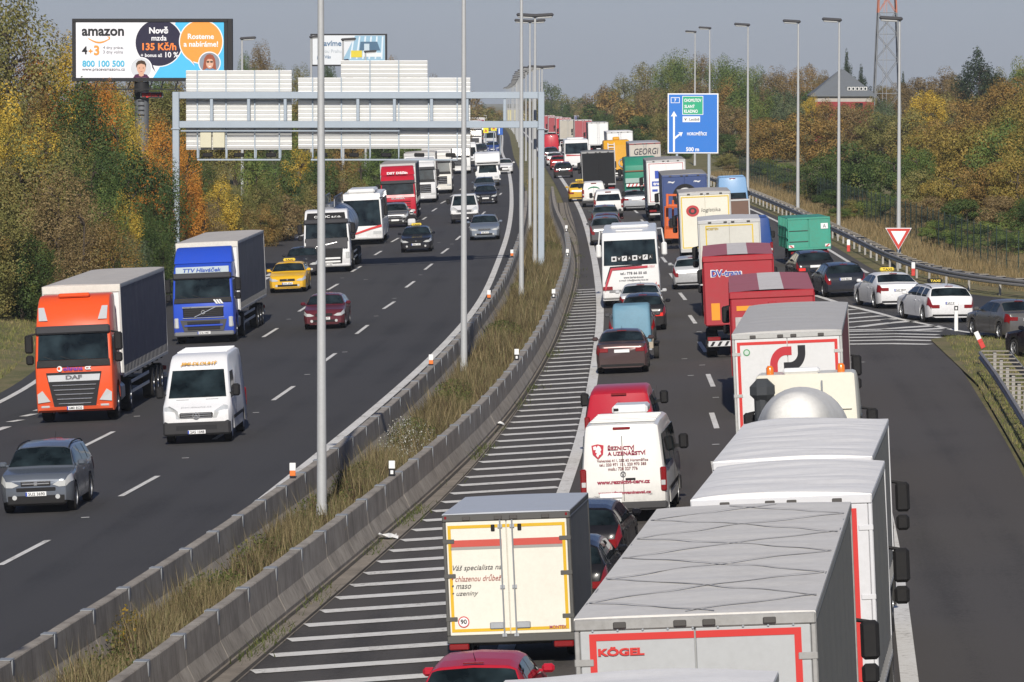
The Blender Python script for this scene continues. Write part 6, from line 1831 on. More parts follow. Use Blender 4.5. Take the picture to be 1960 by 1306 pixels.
for i in range(10):
    s = 12.4 - i * .55; y = F / s; px = 980 + (float(MEDIAN(y)) - 4.6 - (i % 2) * 3.6) * s
    v = car('passenger_car', 'far small %s car in the distant oncoming stream' % ('dark' if i % 3 else 'white'), 'car', ['hatch', 'wagon', 'sedan'][i % 3], [C(.7, .7, .7), C(.03, .03, .035), C(.1, .1, .12)][i % 3], 4.3, 1.78, 1.5, 'distant oncoming cars')
    place(v, 4.3, AS(px, s), 'towards')
# ------------------------------------------------------------------ the queue of cars, inner lane of the carriageway away from the bridge
v = car('passenger_car', 'red hatchback cut off by the lower edge behind the poultry box trailer', 'car', 'hatch', C(.42, .012, .03), 3.9, 1.70, 1.45, GB, wheel_r=.3, lamp='wide')
place(v, 3.9, AS(907, 126), 'away')
# box trailer
v = empty('box_trailer', 'small cream box trailer with yellow border and poultry lettering on its doors', 'trailer', GB)
L = 3.7; f, r = 1.85, -1.85; CRM = paint((.72, .69, .60), .45, 0, .08); YEL = flat((.62, .38, .01)); DKF = paint((.10, .10, .095), .5, .2, .2)
box_body(v, r, f, .50, 2.72, 2.25, paint((.10, .11, .13), .4, .2, .1), paint((.50, .53, .57), .45, .1, .06), CRM, None, DKF, 'wall', .015, 0, 1)
rear_doors(v, r, .50, 2.72, 2.25, CRM, DKF, YEL, True, True, True, .055, .03)
rd = flat((.50, .07, .05))
for (a, b) in ((-1.0, -.09), (.09, .98)):
    poly(v, [(a, 2.12), (b, 2.12), (b, 2.24), (a, 2.24)], (0, r - .042, 0), 'R', rd, 'stripe', 0); poly(v, [(a, 2.07), (b, 2.07), (b, 2.115), (a, 2.115)], (0, r - .042, 0), 'R', flat((.3, .29, .27)), 'stripe', 0)
IT = flat((.05, .05, .055)); y_ = r - .046
text(v, 'Váš specialista na', (-.97, y_, 1.74), width=.86, height=.12, face='R', mat=IT, shear=.35, align='LEFT', proud=.002)
text(v, '• chlazenou drůbež', (-1.0, y_, 1.57), width=.88, height=.115, face='R', mat=flat((.30, .06, .04)), shear=.35, align='LEFT', proud=.002)
text(v, '• maso', (-1.0, y_, 1.42), width=.34, height=.07, face='R', mat=IT, shear=.35, align='LEFT', proud=.002)
text(v, '• uzeniny', (-1.0, y_, 1.29), width=.46, height=.10, face='R', mat=IT, shear=.35, align='LEFT', proud=.002)
disc(v, (-.82, y_, .80), .10, 'R', flat((.5, .03, .03)), 'speed_disc', .002); disc(v, (-.82, y_, .80), .082, 'R', PLATE(), 'speed_disc', .005); text(v, '90', (-.82, y_, .805), width=.11, height=.085, face='R', mat=INK(), bold=.02, proud=.012)
text(v, 'MONTEX', (.84, y_, .66), width=.30, height=.06, face='R', mat=flat((.3, .03, .1)), bold=.02, proud=.002)
for s in (-1, 1):
    MB().rbox(s * .11, s * .36, r - .075, r - .04, .66, .78, .03).build('door_handle', STEEL(), v); MB().rbox(s * 1.03, s * 1.10, r - .05, r, 2.60, 2.68, .02).build('marker_light', REDLENS(), v)
    MB().rbox(s * .20, s * .27, r - .06, r - .035, 2.38, 2.50, .03).build('door_grip', BLACK(), v)
    MB().rbox(s * .75, s * 1.1, r - .03, r + .03, .30, .42, .02).build('tail_light', REDLENS(), v)
c = MB(); c.rbox(-.7, .7, r + .1, f, .36, .46, .02); c.cyl((0, f, .42), (0, f + .9, .42), .04, .04, 8); c.build('chassis', CHASSIS(), v)
wheels(v, .95, [-.4, .4], .30, .2)
place(v, L, AS(981, 109), 'away')
v = car('passenger_car', 'black car squeezed between the poultry box trailer and the large grey trailer', 'car', 'hatch', C(.012, .012, .014), 4.2, 1.78, 1.48, GB); place(v, 4.2, AS(1076, 101), 'away')
v = car('passenger_car', 'dark estate car with tall red tail lights just behind the white butcher van', 'car', 'wagon', C(.010, .010, .013), 4.6, 1.84, 1.46, GB, lamp='tower'); place(v, 4.6, AS(1108, 93), 'away')
CREAMV = C(.74, .73, .69)
v = van('delivery_van', 'cream white butcher van with red coat of arms and web addresses on its rear doors', 'van', CREAMV, 5.9, 1.97, 2.32, GB, 'high', near='rear')
r = -2.95; DR = flat((.28, .02, .05)); yv = r - .012
def vt(s, x, z, w, h, m=DR, bold=.02, **k): return text(v, s, (x, yv, z), width=w, height=h, face='R', mat=m, bold=bold, proud=.002, **k)
vt('ŘEZNICTVÍ', -.02, 1.76, .62, .12, bold=.03); vt('A UZENÁŘSTVÍ', .10, 1.635, .88, .12, bold=.03)
vt('Velvarská 411, 252 62 Horoměřice', 0, 1.46, 1.18, .075, flat((.2, .06, .06))); vt('tel.: 220 971 151, 220 970 385', 0, 1.365, 1.08, .075, flat((.2, .06, .06))); vt('mob.: 728 327 776', 0, 1.27, .68, .075, flat((.2, .06, .06)))
vt('www.reznictvi-cerv.cz', 0, .965, 1.22, .095, bold=.05); vt('www.ubytovaninavsi.cz', .02, .71, 1.22, .095, bold=.05); vt('CRAFTER', -.58, .635, .24, .04, flat((.2, .2, .2))); vt('TDI', .60, .67, .10, .04, flat((.2, .2, .2)))
poly(v, [(-.70, 1.82), (-.56, 1.85), (-.42, 1.82), (-.44, 1.62), (-.56, 1.50), (-.68, 1.62)], (0, yv, 0), 'R', flat((.45, .02, .04)), 'coat_of_arms', .002)
poly(v, [(-.665, 1.79), (-.60, 1.81), (-.585, 1.77), (-.55, 1.82), (-.50, 1.79), (-.475, 1.72), (-.50, 1.68), (-.485, 1.62), (-.53, 1.60), (-.56, 1.54), (-.60, 1.60), (-.58, 1.65), (-.62, 1.66), (-.60, 1.72), (-.655, 1.72)], (0, yv, 0), 'R', WHITE(), 'lion', .006)
em = MB(); em.lathe([(-.004, .065), (-.012, .065), (-.012, .052), (-.004, .052)], (0, yv, 1.14), 'y', 20); em.cyl((-.035, yv - .01, 1.175), (0, yv - .01, 1.095), .007, .007, 4); em.cyl((.035, yv - .01, 1.175), (0, yv - .01, 1.095), .007, .007, 4); em.build('emblem', flat((.1, .1, .11)), v)
plate(v, r - .035, .52, '5S4 5141', 'R', x=-.32)
ac = MB(); ac.rbox(-.42, .42, .2, 1.3, 2.30, 2.52, .06); a_ = ac.build('cooling_unit', WHITE(), v); MB().rbox(-.38, -.26, .19, .21, 2.38, 2.45, .02).build('vent', BLACK(), a_)
place(v, 5.9, AS(1197, 83.5), 'away')
v = van('delivery_van', 'plain red van in front of the white butcher van', 'van', C(.43, .014, .03), 4.8, 1.86, 1.98, GB, 'low', near='rear')
place(v, 4.8, AS(1190, 72.5), 'away')
v = car('passenger_car', 'brown liftback car in front of the red van', 'car', 'sedan', C(.085, .055, .055), 4.55, 1.76, 1.47, GB, .3, brake=False, rear_text=None); place(v, 4.55, AS(1192, 56.2), 'away')
# covered trailer
v = empty('covered_trailer', 'small trailer under a tall light blue tarpaulin in the car queue', 'trailer', GB)
r, f = -1.15, 1.15; BT = paint((.13, .27, .36), .6, 0, .15)
mb = MB(); mb.loft([(r + .04, .62), (f - .04, .62), (f, 1.6), (f - .1, 1.95), (0, 2.02), (r + .15, 1.97), (r, 1.75)], 1.36, .10, .97, .8, 2.0); mb.build('tarpaulin', BT, v, smooth=50)
mb = MB(); mb.rbox(-.74, .74, r - .04, f, .42, .66, .02); b_ = mb.build('box', paint((.42, .36, .27), .6, .1, .2), v)
mb = MB(); mb.rbox(-.7, .7, r - .05, r + .1, .36, .44, .02); mb.cyl((0, f, .42), (0, f + .75, .42), .04, .04, 8); mb.build('chassis', STEEL(), v)
for s in (-1, 1):
    MB().cyl((s * .52, r - .045, .54), (s * .52, r - .06, .54), .05, .05, 12).build('tail_light', REDLENS(), v); MB().cyl((s * .38, r - .045, .54), (s * .38, r - .06, .54), .04, .04, 12).build('tail_light', REDLENS(), v)
    MB().rbox(s * .72, s * .95, -.4, .4, .52, .62, .05).build('mudguard', BLACK(), v)
wheels(v, .82, [0], .29, .18)
place(v, 2.3, AS(1212, 54.0), 'away')
v = car('passenger_car', 'grey estate car pulling the blue covered trailer', 'car', 'wagon', C(.10, .10, .105), 4.0, 1.74, 1.45, GB, .3, brake=True); place(v, 4.0, AS(1211, 51.2), 'away')
v = car('passenger_car', 'black car with lit tail lights right in front of the grey estate with trailer', 'car', 'hatch', C(.015, .015, .017), 4.0, 1.76, 1.46, GB, brake=True); place(v, 4.0, AS(1233, 48.7), 'away')
v = car('passenger_car', 'white silver saloon directly behind the coach with red stripe', 'car', 'sedan', C(.58, .59, .60), 4.3, 1.78, 1.45, GB, .2); place(v, 4.3, AS(1228, 46.6), 'away')
# coach
v = bus('coach', 'white coach with red and black corner stripe and phone number on its rear', C(.74, .74, .73), 12.0, 2.5, 3.28, GB, 'rear')
r = -6.0; yk = r - .012; RS = flat((.42, .03, .05))
poly(v, [(-1.12, .98), (-.85, 1.74), (.75, 1.80), (.75, 1.70), (-.78, 1.64), (-1.12, .72)], (0, yk, 0), 'R', RS, 'stripe', .016)
poly(v, [(-1.12, 1.10), (-.88, 1.80), (.5, 1.86), (.5, 1.82), (-.84, 1.76), (-1.12, 1.02)], (0, yk, 0), 'R', BLACK(), 'stripe', .018)
poly(v, [(.80, .52), (1.10, 1.10), (1.10, .86), (.93, .52)], (0, yk, 0), 'R', RS, 'stripe', .016); poly(v, [(.97, .52), (1.10, .80), (1.10, .66), (1.03, .52)], (0, yk, 0), 'R', BLACK(), 'stripe', .016)
for k in range(5): poly(v, [(.78 + .055 * k, 1.70), (.80 + .055 * k, 1.70), (.82 + .055 * k, 1.80), (.80 + .055 * k, 1.80)], (0, yk, 0), 'R', RS, 'stripe', .018)
G3 = flat((.12, .12, .13))
def kt(s, x, z, w, h, m=G3, bold=.02): return text(v, s, (x, yk - .018, z), width=w, height=h, face='R', mat=m, bold=bold, proud=.002)
kt('tel.: 778 66 55 65', .12, 1.50, 1.15, .11); kt('www.kavka-bus.cz', .12, 1.32, .86, .09); kt('e-mail: info@kavka-bus.cz', .12, 1.19, 1.26, .09); kt('KAVKA', .13, .74, .66, .17, INK(), .02)
poly(v, [(-.22, .64), (.48, .64), (.48, .86), (-.22, .86)], (0, yk, 0), 'R', flat((.6, .6, .58)), 'name_plate', .012)
poly(v, [(.02, .90), (.10, .90), (.20, .93), (.14, .96), (.10, 1.0), (.06, .96), (.0, 1.02), (.04, .94)], (0, yk, 0), 'R', INK(), 'bird', .016)
for k in range(7): poly(v, [(-.95, .78 - .05 * k), (-.42, .78 - .05 * k), (-.42, .80 - .05 * k), (-.95, .80 - .05 * k)], (0, yk, 0), 'R', flat((.2, .2, .2)), 'vent_slot', .016)
ws = MB(); ws.rbox(-.82, .98, r + .02, r + .05, 2.12, 2.32, .01)
for k in range(8):
    x = -.80 + k * .225; sq = poly(v, [(x, 2.02 + k * .005), (x + .215, 2.025 + k * .005), (x + .215, 2.24 + k * .005), (x, 2.235 + k * .005)], (0, r + .02, 0), 'R', flat((.62, .62, .62) if k % 2 == 0 else (.02, .02, .02)), 'window_sign', .05)
    ic = [[(.05, .06), (.16, .06), (.16, .16), (.05, .16)], [(.04, .18), (.10, .04), (.17, .18), (.10, .12)], [(.05, .05), (.17, .17), (.13, .2), (.04, .1)], [(.06, .04), (.10, .18), (.15, .04), (.11, .10)]][k % 4]
    poly(v, [(x + a, 2.02 + b + k * .005) for a, b in ic], (0, r + .02, 0), 'R', flat((.02, .02, .02) if k % 2 == 0 else (.62, .62, .62)), 'pictogram', .056)
place(v, 12.0, AS(1210, 44.4), 'away')
v = car('passenger_car', 'grey sport utility car with red tail lights just ahead of the coach', 'car', 'suv', C(.12, .12, .125), 4.5, 1.85, 1.68, GB, .3, lamp='tower'); place(v, 4.5, AS(1161, 33.2), 'away')
v = car('passenger_car', 'dark red brown car between two grey cars ahead of the coach', 'car', 'hatch', C(.06, .02, .022), 4.2, 1.78, 1.48, GB); place(v, 4.2, AS(1162, 31.9), 'away')
v = car('passenger_car', 'grey green tinted estate car directly behind the white people carrier', 'car', 'wagon', C(.10, .11, .11), 4.4, 1.78, 1.47, GB, .3, rails='black'); place(v, 4.4, AS(1160, 30.2), 'away')
v = van('passenger_van', 'white people carrier with wide dark rear window', 'van', C(.74, .74, .73), 4.9, 1.95, 1.92, GB, 'low', rear_glass=True, near='rear'); place(v, 4.9, AS(1166, 28.5), 'away')
v = van('delivery_van', 'small white van with a green arc on its rear door', 'van', C(.72, .72, .70), 4.2, 1.70, 1.85, GB, 'low', near='rear')
arc = [(.45 * math.cos(a), .25 * math.sin(a)) for a in np.linspace(.3, 2.84, 12)]
poly(v, [(a, b + 1.25) for a, b in arc] + [(a * .92, b * .72 + 1.25) for a, b in arc[::-1]], (0, -2.1, 0), 'R', flat((.02, .25, .12)), 'print', .03)
place(v, 4.2, AS(1138, 26.3), 'away')
v = car('taxi', 'yellow and black taxi beside the black box truck', 'taxi', 'wagon', C(.6, .36, .01), 4.0, 1.76, 1.5, GB, taxi='yellow'); place(v, 4.0, AS(1111, 25.2), 'away')
BT_ = paint((.014, .015, .017), .8, 0, .05)
def rigid(name, label, cabcol, side, roof, rear, W, L, H, zf, px, s, border=None, cat='truck', frame=None, kind='curtain', bars=True, hinges=True, cabL=2.2, folds=.02, seed=1, ribs=0, bow=.04, diag=False, bt=.22, cabst='plain', cabH=None, bw=.05, bi=.06, yaw=0, axles=None, bx0=None):
    v = empty(name, label, cat, GB); f, r = L / 2, -L / 2
    if cabcol: cab(v, f, cabcol, cabH or min(H - .35, 3.3), min(W, 2.46), cabst, deflector=False, far=s < 45)
    fr = f - cabL - .15 if cabcol else f
    box_body(v, r, fr, zf, H, W, side, roof, rear, None, frame, kind, bow, folds, seed, ribs, s > 60, diag)
    rear_doors(v, r, zf, H, W, rear, frame or ALU(), border, bars, True, hinges, bw, bi, bt)
    ax = axles or ([r + 1.6, r + 2.9] if L > 8.5 else [r + 1.8])
    under(v, r, f - (1.0 if cabcol else 0), zf, ax, min(W, 2.5))
    if cabcol: wheels(v, 1.04, [f - 1.42], .5, .32, True)
    place(v, L, AS(px, s), 'away', yaw)
    return v
v = rigid('box_truck', 'black tarpaulin box truck in the car lane behind the green truck', C(.6, .6, .6), BT_, paint((.2, .2, .2), .7), BT_, 2.6, 8.0, 3.6, 1.0, 1148, 24.6, bars=False, hinges=False, frame=paint((.3, .3, .3)))
v = bus('city_bus', 'white bus with a red band on its rear far up the car lane', C(.74, .74, .73), 12, 2.5, 3.1, GB, 'rear')
poly(v, [(-1.05, 1.48), (1.1, 1.48), (1.1, 1.62), (.2, 1.56), (-1.05, 1.64)], (0, -6.0, 0), 'R', flat((.45, .05, .05)), 'stripe', .03); place(v, 12, AS(1105, 19.2), 'away')
for px, s, lb, st, c in [(1062, 18.0, 'far white estate car left of the far white bus', 'wagon', C(.6, .6, .6)), (1070, 18.9, 'far red car left of the far white bus', 'hatch', C(.35, .02, .02)), (1079, 20.6, 'far black car close to the left corner of the far white bus', 'hatch', C(.02, .02, .02)), (1055, 16.6, 'far dark car behind the far white estate', 'hatch', C(.03, .03, .035))]:
    v = car('passenger_car', lb, 'car', st, c, 4.2, 1.76, 1.48, GB); place(v, 4.2, AS(px, s), 'away')
v = van('delivery_van', 'far red van with white lettering beside the gantry leg', 'van', C(.45, .015, .03), 5.6, 1.95, 2.5, GB, near='rear')
place(v, 5.6, AS(1056, 15.4), 'away')
# ------------------------------------------------------------------ the queue of trucks
WT = paint((.60, .60, .61), .5, 0, .1); LG = paint((.42, .43, .43), .5, 0, .1); REDB = flat((.55, .025, .02))
GRT = paint((.22, .21, .195), .5, 0, .12); TARPG = paint((.68, .66, .62), .65, 0, .14, scale=.7)
v = rigid('box_truck', 'white tarpaulin truck roof at the lower edge of the picture', C(.6, .6, .6), GRT, ROOFW, WT, 2.65, 7.0, 4.46, 1.2, 1268, 300, bars=False)
P = AS(1266, 197); v.matrix_world = Matrix.Identity(4); place(v, 7.0, P - heading(P.y) * 4.65, 'away')
v = rigid('box_trailer', 'grey trailer with stained roof and red bordered doors lettered along the top', C(.55, .55, .55), GRT, TARPG, LG, 2.60, 16.2, 4.45, 1.25, 1363, 177.5, yaw=.012, border=REDB, bars=False, bw=.075, bi=.10, bt=.19, axles=[-5.9, -4.6, -3.3], folds=.012, diag=True, bow=.02, cat='trailer', frame=paint((.36, .355, .34), .5, .2, .25))
text(v, 'KÖGEL', (-.80, -8.1 - .05, 4.07), width=.50, height=.10, face='R', mat=REDB, bold=.05, proud=.004)
for k in range(9): MB().cyl((-1.1 + .27 * k, -8.155, 4.295), (-1.1 + .27 * k, -8.135, 4.295), .012, .012, 6).build('rivet', STEEL(), v)
v = rigid('box_truck', 'second white ribbed tarpaulin roof with red bordered rear frame', C(.06, .06, .06), paint((.25, .24, .22), .5, 0, .12), ROOFW, WT, 2.58, 8.4, 4.18, 1.2, 1518, 134, bars=False, border=REDB, cabL=2.2, folds=.03, ribs=.40, bw=.08, bi=.16, cabH=3.3, frame=paint((.62, .62, .63), .4, .1, .06))
v = rigid('box_truck', 'third white ribbed tarpaulin roof next to the concrete mixer', C(.06, .06, .06), paint((.25, .24, .22), .5, 0, .12), ROOFW, WT, 2.58, 11.3, 3.95, 1.2, 1536, 118, bars=False, cabL=2.3, folds=.03, ribs=.40, cabH=3.2, frame=paint((.62, .62, .63), .4, .1, .06))
# concrete mixer
v = empty('concrete_mixer', 'cream concrete mixer truck with two orange beacons and silver drum', 'truck', GB)
L = 9.4; f, r = L / 2, -L / 2
c = cab(v, f, C(.72, .69, .58), 3.55, 2.36, 'plain', deflector=False)
yb = f - 2.25
rw = MB()
for k in range(5):
    rw.rbox(-.95, -.35, yb - .018, yb + .02, 1.55 + .3 * k, 1.58 + .3 * k, .01); rw.rbox(-.1, .45, yb - .018, yb + .02, 1.55 + .3 * k, 1.58 + .3 * k, .01); rw.rbox(.6, 1.0, yb - .018, yb + .02, 1.55 + .3 * k, 1.58 + .3 * k, .01)
rw.build('rear_rib', car_paint((.72, .69, .58)), c)
for s in (-1, 1):
    b = MB(); b.lathe([(0, .085), (.15, .085), (.2, .05), (.2, .001)], (s * .78, f - 1.9, 3.54), 'z', 14); b.build('beacon', paint((.75, .17, .01), .2, 0, .02, .5), c)
lb = MB(); lb.rbox(-.5, .32, f - 2.15, f - 1.9, 3.55, 3.68, .05); lb.build('light_bar', WHITE(), c)
MB().tube([(.36, yb - .05, 3.4), (.36, yb - .05, 2.2)], .02).build('aerial', STEEL(), c)
sn = MB(); sn.tube([(-.95, yb - .35, 1.3), (-.95, yb - .35, 3.2)], .17, 10); sn.rbox(-1.2, -.66, yb - .62, yb - .06, 3.0, 3.5, .16); sn.tube([(-.75, yb - .42, 1.8), (-.75, yb - .42, 3.0)], .04, 6); sn.build('air_intake', plastic((.045, .05, .055), .6), v)
dr = MB(); ax = Vector((0, .985, -.17)).normalized()
prof = [(-2.92, .01), (-2.9, .34), (-2.7, .55), (-1.6, .72), (-.4, .94), (.3, 1.01), (.8, 1.0), (1.4, .8), (1.75, .5), (1.8, .01)]
o_ = Vector((0, yb - 2.5, 2.45)); e1 = Vector((1, 0, 0)); e2 = ax.cross(e1); n_ = 36; vv = []
for (a, q) in prof:
    for k in range(n_):
        t = 2 * math.pi * k / n_; vv.append(o_ + ax * a + e1 * q * math.cos(t) + e2 * q * math.sin(t))
dr.add(vv, [(i * n_ + k, i * n_ + (k + 1) % n_, (i + 1) * n_ + (k + 1) % n_, (i + 1) * n_ + k) for i in range(len(prof) - 1) for k in range(n_)])
dr.build('drum', paint((.72, .71, .67), .6, 0, .2), v, smooth=50)
MB().loft([(r + .1, 1.6), (r + .9, 2.0), (r + .9, 2.75), (r - .1, 2.9)], .8, .05).build('hopper', STEEL(), v)
under(v, r, f - 1, 1.15, [r + 1.5, r + 2.85]); wheels(v, 1.04, [f - 1.42, f - 3.2], .5, .32, True)
place(v, L, AS(1526, 93), 'away')
# white trailer with curved red and black emblem
v = rigid('box_truck', 'white truck with red border and a curved red and black emblem on its doors', C(.35, .02, .03), paint((.26, .02, .03), .5, 0, .1), paint((.50, .49, .47), .7, 0, .12), paint((.62, .62, .61), .5, 0, .08), 2.56, 16.2, 4.14, 1.2, 1520, 82, border=REDB, bars=False, bw=.07, bi=.05, folds=.012, ribs=.5, cabst='red', cabH=3.5, frame=paint((.45, .45, .43), .5, .1, .2))
ye = -8.1 - .045
def arcs(cx, cz, r0, r1, a0, a1, n=14):
    A = [(cx + r1 * math.cos(math.radians(a0 + (a1 - a0) * k / n)), cz + r1 * math.sin(math.radians(a0 + (a1 - a0) * k / n))) for k in range(n + 1)]
    B = [(cx + r0 * math.cos(math.radians(a0 + (a1 - a0) * k / n)), cz + r0 * math.sin(math.radians(a0 + (a1 - a0) * k / n))) for k in range(n, -1, -1)]
    return A + B
em_ = lambda q: [(x * .80, 3.50 + (z - 3.21) * .92) for x, z in q]
A_ = arcs(-.06, 3.06, .24, .46, 90, 180); n_ = len(A_) // 2
poly(v, em_([(.12, 3.52), (.12, 3.30)] + A_[:n_ - 1:-1] + [(-.30, 2.88), (-.52, 2.88)] + A_[:n_][::-1]), (0, ye, 0), 'R', flat((.45, .015, .025)), 'emblem', 0)
A_ = arcs(.06, 3.36, .24, .46, 270, 360); n_ = len(A_) // 2
poly(v, em_([(-.12, 2.90), (-.12, 3.12)] + A_[:n_ - 1:-1] + [(.30, 3.54), (.52, 3.54)] + A_[:n_][::-1]), (0, ye, 0), 'R', flat((.02, .02, .024)), 'emblem', 0)
disc(v, (-.95, ye, 3.68), .08, 'R', flat((.08, .28, .12)), 'sticker', .002); disc(v, (-.95, ye, 3.68), .055, 'R', flat((.5, .58, .52)), 'sticker', .006)
# two red tippers
def tipper(label, px, s, H, L, textured):
    v = empty('tipper_truck', label, 'truck', GB); f, r = L / 2, -L / 2; RD = paint((.36, .012, .022), .45, 0, .12, .2)
    TG = paint((.36, .11, .14), .7, 0, .12); WS = paint((.62, .59, .57), .7, 0, .12)
    cab(v, f, C(.36, .012, .022), 3.3, 2.4, 'red', deflector=False, far=True)
    b = MB(); b.rbox(-1.23, 1.23, r, f - 2.45, 1.15, H - .2, .04); bd = b.build('tipper_body', RD, v)
    for s_ in (-1, 1):
        for k in range(6):
            y = r + .4 + k * (L - 3.4) / 6; MB().rbox(s_ * 1.23, s_ * 1.27, y, y + .12, 1.2, H - .22, .01).build('side_rib', RD, bd)
    def strip_(x0, x1, m, nm):
        mb = MB(); n = max(8, int((L - 2.4) / .25)); vv = []
        for j in range(n + 1):
            y = r - .02 + (L - 2.43) * j / n
            for i in range(5):
                x = x0 + (x1 - x0) * i / 4; vv.append((x, y, H - .12 + .06 * (1 - (x / 1.24) ** 2) + .02 * math.sin(j * 1.4)))
        mb.add(vv, [(j * 5 + i, j * 5 + i + 1, j * 5 + i + 6, j * 5 + i + 5) for j in range(n) for i in range(4)]); return mb.build(nm, m, v, smooth=60)
    strip_(-1.25, -.36, TG, 'cover_sheet'); strip_(-.36, .36, WS, 'cover_sheet'); strip_(.36, 1.25, TG, 'cover_sheet')
    e = MB(); e.rbox(-1.25, 1.25, r - .04, r + .04, H - .32, H - .10, .03); e.build('top_rail', RD, v)
    if textured == 1:
        text(v, 'DV-trans', (-.42, r - .008, H - .72), width=1.05, height=.22, face='R', mat=flat((.03, .06, .30)), bold=.03, proud=.012)
        text(v, 'DV-trans', (-.42, r - .004, H - .72), width=1.12, height=.27, face='R', mat=WHITE(), bold=.07, proud=.006)
        poly(v, [(-1.0, 1.35), (-.7, 1.35), (-.7, 1.95), (-1.0, 1.95)], (0, r, 0), 'R', flat((.75, .28, .01)), 'warning_board', .014)
        disc(v, (-.42, r, 1.72), .13, 'R', WHITE(), 'speed_disc', .014); text(v, '85', (-.42, r, 1.72), width=.13, height=.1, face='R', mat=INK(), proud=.022)
    else:
        for a, b_ in ((-1.05, -.1), (.1, 1.05)): poly(v, [(a, H - .66), (b_, H - .66), (b_, H - .52), (a, H - .52)], (0, r, 0), 'R', flat((.7, .28, .01)), 'reflective_strip', .014)
        MB().rbox(-.12, .12, r - .06, r, H - .75, H - .42, .02).build('latch', RD, v)
        MB().rbox(-1.1, 1.1, r - .02, r, 1.3, H - .85, .01).build('tailgate', paint((.45, .42, .41), .6, 0, .25), v)
    under(v, r, f - 1, 1.15, [r + 1.4, r + 2.7]); wheels(v, 1.0, [f - 1.42, f - 3.4], .5, .32, True)
    for k in range(2):
        pass
    wp = MB(); wp.rbox(-1.15, 1.15, r - .03, r - .01, .42, .62, .01); wp.build('warning_plate', paint((.6, .6, .6), .5, 0, .15), v)
    for k in range(9): poly(v, [(-1.1 + .25 * k, .44), (-1.0 + .25 * k, .44), (-.9 + .25 * k, .60), (-1.0 + .25 * k, .60)], (0, r - .03, 0), 'R', INK(), 'stripe', .004)
    place(v, L, AS(px, s), 'away'); return v
tipper('red tipper truck with yellow reflective bars right ahead of the white emblem truck', 1487, 65, 3.80, 14.5, 2)
tipper('red tipper truck with blue and white lettering and orange warning board', 1420, 54.2, 3.72, 13.6, 1)
YB = flat((.60, .42, .02)); IV = paint((.70, .67, .56), .5, 0, .08)
v = rigid('box_truck', 'pale box truck with yellow tape and light grey roof ahead of the red tippers', C(.1, .1, .3), GRT, paint((.60, .60, .60), .6, 0, .15), paint((.55, .54, .48), .5, 0, .1), 2.55, 8.4, 3.98, 1.15, 1403, 46.8, border=YB, bars=False, hinges=False, bw=.05, bi=.24)
text(v, 'MOESTEN', (-.70, -4.2 - .05, 3.62), width=.5, height=.10, face='R', mat=flat((.4, .28, .02)), bold=.03, proud=.004)
v = car('passenger_car', 'silver hatchback squeezed beside the red tipper with lettering', 'car', 'wagon', C(.42, .43, .44), 4.4, 1.78, 1.5, GB, .2, lamp='tower'); place(v, 4.4, AS(1326, 41.6), 'away')
v = rigid('box_truck', 'cream box truck with a red round emblem and lettering on its doors', C(.1, .1, .12), GRT, paint((.47, .45, .42), .6, 0, .25), IV, 2.55, 9.5, 4.02, 1.15, 1355, 38.9, border=YB, bars=False, hinges=False, bw=.05, bi=.04)
ye = -4.75 - .045
disc(v, (-.62, ye, 3.10), .32, 'R', flat((.45, .04, .04)), 'emblem', .002, ry=.28); disc(v, (-.62, ye, 3.10), .2, 'R', flat((.05, .05, .05)), 'emblem', .006, ry=.17); disc(v, (-.62, ye, 3.10), .09, 'R', flat((.45, .04, .04)), 'emblem', .01)
text(v, 'logistika', (.28, ye, 3.10), width=.95, height=.24, face='R', mat=flat((.06, .06, .06)), shear=.15, proud=.003)
BLD = paint((.02, .05, .17), .45, 0, .08)
v = rigid('box_truck', 'dark blue curtain truck with a big tyre print on its doors', C(.02, .06, .25), GRT, paint((.3, .29, .27), .7, 0, .25), BLD, 2.56, 13.0, 4.0, 1.15, 1315, 33.6, bars=False, hinges=False, frame=paint((.05, .08, .2), .5))
ye = -6.5 - .045
disc(v, (.02, ye, 2.72), .72, 'R', flat((.012, .012, .014)), 'tyre_print', .002, 32); disc(v, (.02, ye, 2.72), .50, 'R', flat((.6, .6, .6)), 'tyre_print', .006, 28); text(v, 'CK', (.02, ye, 2.85), width=.55, height=.2, face='R', mat=INK(), bold=.03, proud=.012)
for x in (-.75, .72): text(v, 'Fliegl', (x, ye, 3.55), width=.4, height=.12, face='R', mat=WHITE(), bold=.04, shear=.3, proud=.004)
# truck mounted forklift on the tail of the blue truck
fk = empty('forklift', 'orange forklift hung on the tail of the dark blue curtain truck', 'forklift', GB)
OR = paint((.62, .11, .01), .45, 0, .15)
for s in (-.32, .32): MB().rbox(s - .07, s + .07, -.1, .1, .55, 2.95, .02).build('mast_post', OR, fk)
m = MB()
for z in (.7, 1.5, 2.3, 2.88): m.rbox(-.4, .4, -.06, .06, z - .06, z + .06, .02)
m.cyl((0, .06, .7), (0, .06, 2.6), .06, .06, 8); m.build('mast_crossbar', OR, fk)
m = MB(); m.loft([(-1.1, .5), (.1, .5), (.1, 1.0), (-.4, 1.15), (-1.1, 1.0)], 1.0, .06); m.build('body', OR, fk)
m = MB(); m.tube([(-.45, -.2, 1.1), (-.45, -.3, 2.2), (-.45, -1.0, 2.2), (-.45, -1.05, 1.0)], .04); m.tube([(.45, -.2, 1.1), (.45, -.3, 2.2), (.45, -1.0, 2.2), (.45, -1.05, 1.0)], .04); m.rbox(-.5, .5, -1.05, -.25, 2.2, 2.26, .02); m.build('cab_guard', OR, fk)
m = MB(); m.rbox(-.22, .22, -.8, -.4, 1.05, 1.6, .05); m.build('seat', BLACK(), fk)
